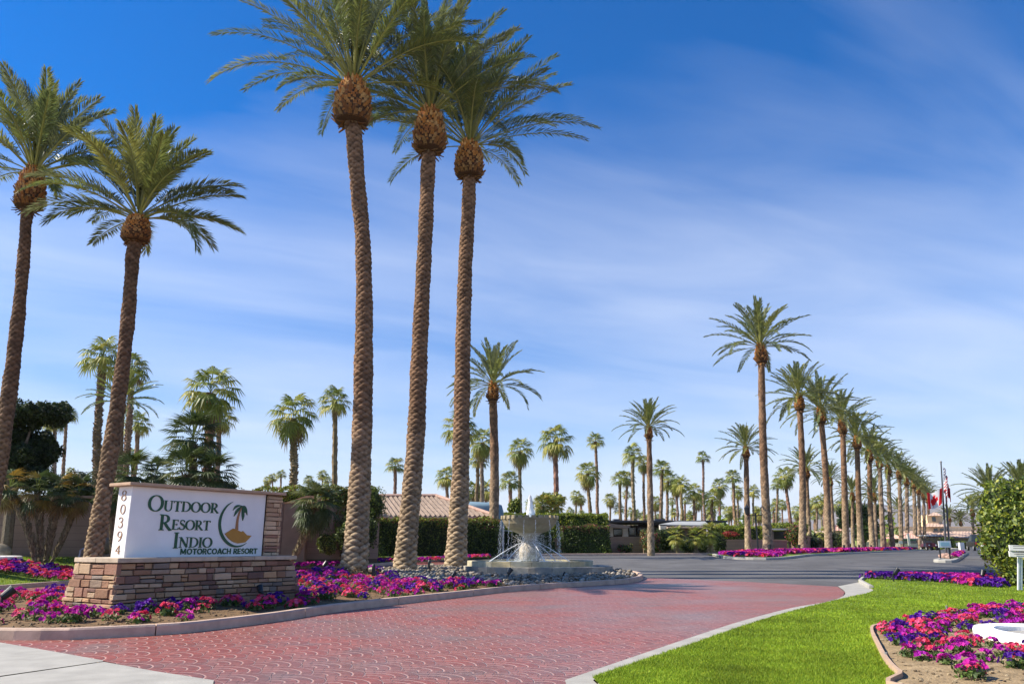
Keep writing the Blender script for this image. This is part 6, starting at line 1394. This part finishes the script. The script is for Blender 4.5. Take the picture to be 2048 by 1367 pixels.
def lab_last(prefix, labels, cat, group=None):
    os_ = sorted([o for o in bpy.data.objects if o.name.split('.')[0] == prefix and 'label' not in o], key=lambda o: o.name)
    for o, l in zip(os_, labels): tag(o, l, cat, group)
lab_last('boulder', ['pinkish boulder at the foot of the flag poles', 'smaller pinkish boulder right of the other ones by the flag poles', 'pinkish boulder left of the flag poles foot'], 'boulder')
def flagpole(bx_, tx, ty, label):
    zb = g(Yf) + .11; a = Vector((X_at(bx_, Yf, zb), Yf, zb)); b = at(tx, ty, Yf); r_ = empty('flagpole', a, label, 'flagpole')
    MB().tube([a, b], [.055, .032], 10).build('pole', mat('pole_' + str(bx_), (.07, .07, .075), .45, .1, metal=.3), r_); mb = MB(); mb.lathe([(.01, 0), (.06, .05), (.06, .08), (.01, .13)], b - Vector((0, 0, .02)), 10); mb.build('finial', M['grey_metal'], r_, smooth=True)
    return a, b
pA = flagpole(1893, 1882, 925, 'taller grey flagpole carrying the striped flag and the maple leaf flag'); pB = flagpole(1900, 1890, 958, 'shorter grey flagpole right behind the taller one, with a red flag')
def flag(name, label, top, nx, ny, pos, colf, thick=.006):
    V = []; F = []; C = []
    for j in range(ny + 1):
        for i in range(nx + 1): V.append(pos(i / nx, j / ny))
    for j in range(ny):
        for i in range(nx): F.append((j * (nx + 1) + i, j * (nx + 1) + i + 1, (j + 1) * (nx + 1) + i + 1, (j + 1) * (nx + 1) + i)); C.append(colf((i + .5) / nx, (j + .5) / ny))
    o = mk(name, V, F, M['cloth'], col=np.array(C)); s_ = o.modifiers.new('t', 'SOLIDIFY'); s_.thickness = .008; tag(o, label, 'flag')
    return o
def onpole(p, zf): a, b = p; f = (zf - a.z) / (b.z - a.z); return a.lerp(b, f)
def uscol(s_, t_):
    if s_ < .4 and t_ < 7 / 13:
        si, ti = s_ / .4 * 11, t_ * 13 / 7 * 9; return (.8, .8, .8) if (int(si) + int(ti)) % 2 == 0 and abs(si % 1 - .5) < .3 and abs(ti % 1 - .5) < .3 else (.015, .025, .12)
    return (.62, .02, .04) if int(t_ * 13) % 2 == 0 else (.8, .8, .8)
zt1 = at(1882, 934, Yf).z
def uspos(s_, t_):
    z = zt1 - t_ * 1.15; p = onpole(pA, z); z = z - s_ * .85 * (1 - .25 * t_) ; w_ = .30 * math.sin(s_ * 1.5) * (1 - .3 * t_)
    return (p.x + .05 + w_ * (.7 - .6 * s_) + .05 * math.sin(s_ * 14 + t_ * 2), p.y - .06 - .09 * math.sin(s_ * 12 + t_ * 1.5) - .05 * s_, z)
flag('flag', 'limp striped flag with star field on the taller pole', None, 55, 45, uspos, uscol)
leaf = [(.5, .10), (.56, .24), (.64, .20), (.62, .42), (.72, .32), (.75, .40), (.86, .38), (.82, .52), (.88, .56), (.68, .72), (.70, .80), (.52, .77), (.52, .92), (.48, .92), (.48, .77), (.30, .80), (.32, .72), (.12, .56), (.18, .52), (.14, .38), (.25, .40), (.28, .32), (.38, .42), (.36, .20), (.44, .24)]
def cacol(s_, t_):
    if s_ < .25 or s_ > .75: return (.75, .012, .02)
    return (.75, .012, .02) if inpoly([(s_ - .25) * 2 * .9 + .05], [t_], leaf)[0] else (.85, .85, .85)
zt2 = at(1883, 975, Yf).z
def capos(s_, t_):
    z = zt2 - t_ * .84; p = onpole(pA, z); return (p.x - .05 - s_ * .84 - .10 * t_ * (1 - s_) + .02 * math.sin(s_ * 9), p.y - .06 - .10 * math.sin(s_ * 6.5 + t_ * 1.2), z - s_ * .28 - .06 * math.sin(s_ * 3) + .04 * math.sin(s_ * 8 + t_))
flag('flag', 'red and white maple leaf flag blowing left below the striped flag', None, 60, 40, capos, cacol)
zt3 = at(1891, 966, Yf).z
def repos(s_, t_):
    z = zt3 - t_ * .55; p = onpole(pB, z); return (p.x + .05 + .13 * s_ + .03 * math.sin(s_ * 13), p.y - .06 - .05 * math.sin(s_ * 11), z - s_ * .42)
flag('flag', 'limp plain red flag hanging on the shorter pole', None, 24, 16, repos, lambda s_, t_: (.60, .015, .03))
def board_sign(name, x0, x1, y0, y1, Y, posts, yb, label, col, zlift=0, lines=0, thick=.04, yslope=0, twist=0):
    a, b = at(x0, y1, Y), at(x1, y0, Y); zb = g(Y) + .05 + zlift; r_ = empty(name, ((a.x + b.x) / 2, Y, zb), label, 'sign')
    mb = MB(); dz_ = yslope * mpp(Y); mb.hexa([(a.x, Y, a.z), (b.x, Y - twist, a.z - dz_), (b.x, Y + thick - twist, a.z - dz_), (a.x, Y + thick, a.z), (a.x, Y, b.z), (b.x, Y - twist, b.z - dz_), (b.x, Y + thick - twist, b.z - dz_), (a.x, Y + thick, b.z)], col); mb.build('board', M['plain'], r_)
    for px in posts: xx = X_at(px, Y, 1); MB().box((xx, Y + thick + .03, (zb - .1 + a.z + .05) / 2), (.05, .05, a.z + .05 - zb + .1), col=(1, 1, 1)).build('post', M['white_paint'] if 'white' in label and 'dark legs' not in label else M['black_metal'], r_)
    return r_, a, b
r_, a, b = board_sign('road_sign', 1878, 1901, 1081, 1094, 38.5, (1880.5, 1899.5), 0, 'small pale blue and white notice board with dark legs before the flag poles', (.85, .88, .86), .08)
mb = MB(); mb.box(((a.x + b.x) / 2, 38.49, (a.z + b.z) / 2), (.44, .012, .18), col=(.42, .68, .72)); mb.build('board_face', M['plain'], r_)
r_, a, b = board_sign('road_sign', 2020, 2068, 1101, 1112, 20.4, (), 0, 'white two board directional sign on twin white posts at the right edge', (.80, .79, .76), .0, yslope=4, twist=.22)
mb = MB(); mb.hexa([(a.x + .01, 20.37, b.z + .012), (a.x + .62, 20.37 - .2, b.z - .02), (a.x + .62, 20.41 - .2, b.z - .02), (a.x + .01, 20.41, b.z + .012), (a.x + .01, 20.37, b.z + .15), (a.x + .62, 20.37 - .2, b.z + .12), (a.x + .62, 20.41 - .2, b.z + .12), (a.x + .01, 20.41, b.z + .15)], (.82, .81, .78)); mb.build('upper_board', M['plain'], r_)
for p0, p1 in ((2035.5, 2037), (2041, 2043)):
    q0 = gnd(p0, 1177); q1 = at(p1, 1106, 20.44); q0 = Vector((q0.x / q0.y * 20.44, 20.44, g(20.44) - .02)); MB().tube([q0, q1], .028, 4).build('post', M['white_paint'], r_)
mb = MB()
for z_, l_ in ((.05, .34), (.10, .28), (.20, .30), (.25, .36)):
    mb.hexa([(a.x + .08, 20.345, a.z + z_), (a.x + .08 + l_, 20.345 - l_ * .33, a.z + z_ - .008), (a.x + .08 + l_, 20.352 - l_ * .33, a.z + z_ - .008), (a.x + .08, 20.352, a.z + z_), (a.x + .08, 20.345, a.z + z_ + .014), (a.x + .08 + l_, 20.345 - l_ * .33, a.z + z_ + .006), (a.x + .08 + l_, 20.352 - l_ * .33, a.z + z_ + .006), (a.x + .08, 20.352, a.z + z_ + .014)], (.25, .24, .22))
mb.build('writing_lines', M['plain'], r_); board_sign('road_sign', 1798, 1805, 1081, 1087, 112, (1801,), 0, 'small white notice on a post left of the guard hut', (.8, .8, .8)); board_sign('road_sign', 1913, 1925, 1085, 1091, 112, (1919,), 0, 'small white box sign beside the gate right of the flag poles', (.8, .8, .8))
mb = MB(); a = at(1902, 1096, 112); b = at(1924, 1097, 112); mb.tube([a, b], .07, 6, col=(.8, .78, .72)); o = mb.build('barrier_arm', M['plain']); tag(o, 'thin white barrier arm across the gate lane', 'barrier')
mb = MB(); bx(mb, 1922, 1928, 1084, 1102, 111, .5, (.82, .82, .8)); o = mb.build('gate_operator', M['plain']); tag(o, 'white gate operator box left of the cream gate', 'gate box')
# ground spots, bollards, stakes
def zis(x, y): return float(soil_z(np.array([x]), np.array([y]))[0])
def spot(px, pyt, pyb, label, zf=zis, big=1.0, head=(1, .3), bx_=None):
    b = gnd(px if bx_ is None else bx_, pyb); z = zf(b.x, b.y); b = Vector((b.x, b.y, z)); t_ = at(px, pyt, b.y); h = t_.z - z; r_ = empty('ground_spotlight', b, label, 'spotlight', 'black landscape spotlights')
    MB().tube([b - Vector((0, 0, .05)), b + Vector((0, 0, h * .5))], .022 * big, 8).build('stake', M['black_metal'], r_)
    d = Vector((head[0] * .5, head[1], .75)).normalized(); c = Vector((t_.x, b.y, z + h * .55)); rr_ = h * .17
    MB().tube([b + Vector((0, 0, h * .48)), c], rr_ * .4, 8).build('knuckle', M['black_metal'], r_)
    mb = MB(); mb.tube([c - d * h * .06, c, c + d * h * .30, c + d * h * .42], [rr_ * .55, rr_ * .85, rr_ * 1.0, rr_ * 1.12], 14); mb.build('lamp_head', M['black_metal'], r_)
    MB().tube([c + d * h * .421, c + d * h * .428], rr_ * .95, 14).build('lens', M['glass'], r_)
spot(648, 1120, 1152, 'spotlight on a stake just left of the nearest tall palm'); spot(905, 1140, 1180, 'spotlight on a stake at the foot of the palm nearest the fountain'); spot(1017, 1134, 1172, 'spotlight on the rocks in front of the fountain left part'); spot(1127, 1142, 1166, 'low spotlight on the rocks before the fountain right part')
spot(523, 1166, 1226, 'spotlight aimed at the sign from the petunias near its right end', head=(-1, .8)); spot(10, 1168, 1248, 'large spotlight cut by the left edge, aimed at the sign', head=(1.3, .5), bx_=-4); spot(873, 1118, 1150, 'spotlight hidden behind the nearest tall palm foot', head=(-.6, .3), bx_=737) if False else None
zl_ = lambda x, y: g(y) + .06
spot(1788, 1133, 1166, 'boxy spotlight in the petunia strip before the road, left one', zl_, head=(1.5, .2)); spot(1963, 1138, 1170, 'boxy spotlight in the petunia strip before the road, right one', zl_, head=(.8, .2))
zrr = lambda x, y: g(y) + .1
for i, (px, Y) in enumerate([(1543, 48), (1602, 57), (1692, 73), (1722, 81), (1746, 89)]):
    b = Vector((X_at(px - 3, Y, .6), Y, g(Y) + .1)); r_ = empty('ground_spotlight', b, 'tiny black uplight at the foot of the %s roadside palm' % ['first', 'second', 'fourth', 'fifth', 'sixth'][i], 'spotlight', 'uplights of the roadside row'); MB().tube([b, b + Vector((0, 0, .3))], .02, 6).build('stake', M['black_metal'], r_); MB().tube([b + Vector((0, 0, .28)), b + Vector((.03, .02, .55))], [.09, .11], 10).build('lamp_head', M['black_metal'], r_)
for px, yt, yb, lb in ((746, 1127, 1163, 'dark round bollard with a brass side fitting right of the nearest tall palm'), (858, 1119, 1154, 'dark round bollard between the second and third tall palms')):
    b = gnd(px, yb); z = zis(b.x, b.y); t_ = at(px, yt, b.y); r_ = empty('bollard_light', (b.x, b.y, z), lb, 'bollard'); rr_ = .058
    mb = MB(); mb.lathe([(rr_, -.05), (rr_, t_.z - z - .06), (rr_ * .75, t_.z - z - .02), (rr_ * .6, t_.z - z)], (b.x, b.y, z), 16); mb.build('post', M['black_metal'], r_, smooth=False)
    s_ = -1 if px < 800 else 1; MB().tube([(b.x + s_ * .05, b.y - .01, t_.z - .17), (b.x + s_ * .15, b.y - .03, t_.z - .17)], [.075, .06], 14, col=(.6, .5, .35)).build('side_fitting', M['capstone'], r_)
def stake(px, yt, yb, label, zf, r=.012, tilt=0):
    b = gnd(px, yb); z = zf(b.x, b.y); t_ = at(px + tilt, yt, b.y); r_ = empty('sprinkler', (b.x, b.y, z), label, 'sprinkler', 'grey sprinkler risers')
    MB().tube([(b.x, b.y, z - .05), (t_.x, b.y, t_.z - .03)], r, 8).build('riser', M['grey_metal'], r_); MB().tube([(t_.x, b.y, t_.z - .03), (t_.x, b.y, t_.z)], r * 1.4, 8).build('nozzle', M['grey_metal'], r_)
zbed = lambda x, y: float(bed_z(np.array([x]), np.array([y]))[0])
stake(1893, 1210, 1241, 'tallest sprinkler riser at the back edge of the round bed', zbed); stake(1781, 1252, 1270, 'short sprinkler riser at the left corner of the round bed', zbed); stake(1776, 1303, 1330, 'tilted sprinkler riser low on the left side of the round bed', zbed, tilt=-4); stake(1963, 1262, 1290, 'sprinkler riser just left of the white rim', zbed, .014)
stake(1728, 1145, 1160, 'sprinkler riser at the left end of the petunia strip', zl_); stake(695, 1184, 1206, 'dark sprinkler riser near the kerb below the nearest tall palm', zis, .013, 2); stake(627, 1152, 1178, 'thin white riser in the petunias right of the sign', zis, .006); stake(842, 1174, 1190, 'thin riser near the kerb below the second tall palm', zis, .008); stake(126, 1180, 1200, 'thin dark riser left of the sign base', zis, .007)
stake(40, 1110, 1130, 'small metal riser in front of the shrubby palms by the left wall', lambda x, y: zv(x, y), .012)
b = gnd(625, 1178); o = MB().lathe([(.10, -.03), (.10, .05), (.09, .06)], (b.x, b.y, zis(b.x, b.y) + .04), 16, col=(.6, .58, .55)).build('valve_lid', M['plain']); tag(o, 'round grey valve lid among petunias right of the sign', 'lid')
b = gnd(565, 1216); o = MB().lathe([(.075, -.03), (.075, .05), (.07, .055)], (b.x, b.y, zis(b.x, b.y) + .03), 16, col=(.5, .52, .46)).build('valve_lid', M['plain']); tag(o, 'greenish valve lid by the kerb near the sign spotlight', 'lid')
mb = MB(); b = Vector((X_at(158, 25.6, .9), 25.6, zv(X_at(158, 25.6, .9), 25.6))); mb.tube([b, b + Vector((.03, 0, .60)), b + Vector((.10, 0, .64)), b + Vector((.35, .1, .66))], .028, 8, col=(.42, .44, .48)); o = mb.build('pipe', M['gloss']); tag(o, 'bent grey pipe standing left of the leaning palm foot', 'pipe')
for px, py, rx, lb in ((4, 1098, .42, 'mossy rounded boulder in the shade left of the shrubby palms'), (212, 1085, .45, 'grey boulder between the leaning palm and the sign')):
    c = at(px, py, 26.8); v_ = (iv + np.random.RandomState(px).uniform(-.28, .28, iv.shape)) * [rx, rx * .7, rx * .75]; o = mk('boulder', v_ + [c.x, 26.8, c.z - .05], if_, M['rock'], col=np.tile([(.42, .36, .26)], (len(if_), 1)), smooth=True); s_ = o.modifiers.new('s', 'SUBSURF'); s_.levels = 2; s_.render_levels = 2; tag(o, lb, 'boulder')
# ================================================================== VEHICLES
def wheel(par, x, y, z, r, w=.2, ax=(1, 0, 0)):
    ax = Vector(ax).normalized(); c = Vector((x, y, z)); t_ = MB(); t_.tube([c - ax * w / 2, c + ax * w / 2], r, 18, col=(.02, .02, .02)); wo = t_.build('wheel', M['plain'], par); MB().tube([c - ax * (w / 2 + .01), c + ax * (w / 2 + .01)], r * .55, 12, col=(.5, .5, .5)).build('rim', M['gloss'], wo)
def car(px, Y, rz, label, col, kind='sedan', name='parked_car', scale=1.0):
    """car built around its own axis: length along local +x"""
    x0 = X_at(px, Y, 1); zb = g(Y) + .012; r_ = empty(name, (x0, Y, zb), label, kind if kind != 'sedan' else 'car'); r_.rotation_euler.z = rz; L, W_, H = 4.5, 1.8, 1.45
    def st(prof, w0, w1, zsplit):
        mb = MB(); n = len(prof); V = [(x, s_ * (w0 if z < zsplit else w1) / 2, z) for s_ in (-1, 1) for x, z in prof]; F = [tuple(range(n)), tuple(range(n, 2 * n))[::-1]] + [(i, (i + 1) % n, n + (i + 1) % n, n + i)[::-1] for i in range(n)]; mb.add(V, F, col); return mb
    if kind == 'truck': low = [(-2.7, .45), (-2.7, 1.05), (-.6, 1.08), (.9, 1.1), (2.5, 1.02), (2.75, .8), (2.75, .4)]; top = [(-.6, 1.09), (-.5, 1.78), (.6, 1.8), (1.35, 1.11)]
    else: low = [(-2.2, .4), (-2.25, .95), (-1.5, 1.02), (1.1, 1.0), (2.0, .9), (2.25, .7), (2.2, .35)]; top = [(-1.75, 1.02), (-1.2, 1.42), (.3, 1.45), (1.15, 1.0)]
    bevelled(st(low, W_, W_, 9).build('body', M['gloss'], r_, local=True), .08, 3); m2 = st(top, W_ * .92, W_ * .78, top[0][1] + .1); m2.c = [(.03, .04, .05)] * len(m2.F); bevelled(m2.build('windows', M['gloss'], r_, local=True), .04, 2)
    rp = [(top[1][0] + .02, top[1][1] + .005), (top[2][0], top[2][1] + .005), (top[2][0], top[2][1] + .05), (top[1][0] + .1, top[1][1] + .05)]; bevelled(st(rp, W_ * .79, W_ * .76, 9).build('roof', M['gloss'], r_, local=True), .02, 2)
    for xx in (low[0][0] + .85, low[-1][0] - .85):
        for s_ in (-1, 1):
            t_ = MB(); c = Vector((xx, s_ * W_ * .46, .34)); t_.tube([c - Vector((0, .1, 0)), c + Vector((0, .1, 0))], .34, 18, col=(.02, .02, .02)); wo = t_.build('wheel', M['plain'], r_, local=True); MB().tube([c - Vector((0, .12, 0)), c + Vector((0, .12, 0))], .19, 12, col=(.5, .5, .5)).build('rim', M['gloss'], wo, local=True)
    for s_ in (-1, 1):
        mb = MB(); mb.box((low[0][0] - .005, s_ * W_ * .40, .86), (.06, .22, .26), col=(.45, .01, .02)); mb.build('tail_light', M['gloss'], r_, local=True)
        mb = MB(); mb.box((low[-2][0] - .08, s_ * W_ * .36, .78), (.14, .3, .13), col=(.8, .8, .78)); mb.build('headlight', M['gloss'], r_, local=True)
    MB().box((low[0][0] - .03, 0, .5), (.12, W_ * .96, .16), col=(.05, .05, .05)).build('bumper', M['plain'], r_, local=True)
    MB().box((low[0][0] - .02, 0, .74), (.03, .5, .13), col=(.7, .7, .7)).build('number_plate', M['plain'], r_, local=True)
    return r_
car(1958, 95, R(70), 'black pickup truck in front of the cream gate', (.012, .013, .02), 'truck', 'parked_truck')
car(2006, 40.5, R(58), 'white car with red tail light half hidden by the big shrub', (.8, .8, .8), 'sedan', 'parked_car')
car(1992, 62, R(60), 'white sport utility vehicle behind the half hidden car', (.8, .8, .8), 'truck', 'parked_car')
# golf cart
Y = 104; x0 = X_at(1862, Y, .8); GC = empty('golf_cart', (x0, Y, g(Y)), 'maroon golf cart with white canopy on the road near the guard hut', 'golf cart')
mb = MB(); mb.hexa([(x0 - .75, Y - .6, .95), (x0 + .75, Y - .6, .95), (x0 + .75, Y + 1.3, .95), (x0 - .75, Y + 1.3, .95), (x0 - .6, Y - .1, 1.5), (x0 + .6, Y - .1, 1.5), (x0 + .65, Y + 1.2, 1.35), (x0 - .65, Y + 1.2, 1.35)], (.10, .02, .02)); bevelled(mb.build('body', M['gloss'], GC), .08, 3)
MB().box((x0, Y + .6, 2.42), (1.45, 2.0, .10), col=(.8, .8, .8)).build('canopy', M['gloss'], GC); MB().box((x0, Y + .8, 1.5), (1.2, .25, .5), col=(.25, .2, .18)).build('seat', M['plain'], GC)
for s_ in (-1, 1):
    for dy in (-.1, 1.3): MB().tube([(x0 + s_ * .62, Y + dy, 1.3), (x0 + s_ * .64, Y + dy * .8 + .1, 2.38)], .03, 6, col=(.1, .1, .1)).build('post', M['plain'], GC)
    for dy in (-.25, 1.1): wheel(GC, x0 + s_ * .66, Y + dy, g(Y) + .25, .25)
    MB().tube([(x0 + s_ * .45, Y - .50, 1.2), (x0 + s_ * .45, Y - .56, 1.2)], .09, 12, col=(.8, .8, .8)).build('headlight', M['gloss'], GC)
# ================================================================== HAZE
hm = bpy.data.materials.new('haze'); hm.use_nodes = True; t = NT(hm.node_tree); t.N.remove(t.N['Principled BSDF'])
pv = t.n('ShaderNodeVolumePrincipled'); pv.inputs['Color'].default_value = (.80, .85, .95, 1); pv.inputs['Density'].default_value = .00008; t.L.new(pv.outputs[0], t.N['Material Output'].inputs['Volume'])
o = MB().box((800, 2300, 149), (7200, 5800, 302)).build('haze', hm); o['kind'] = 'stuff'
SC.cycles.volume_bounces = 0
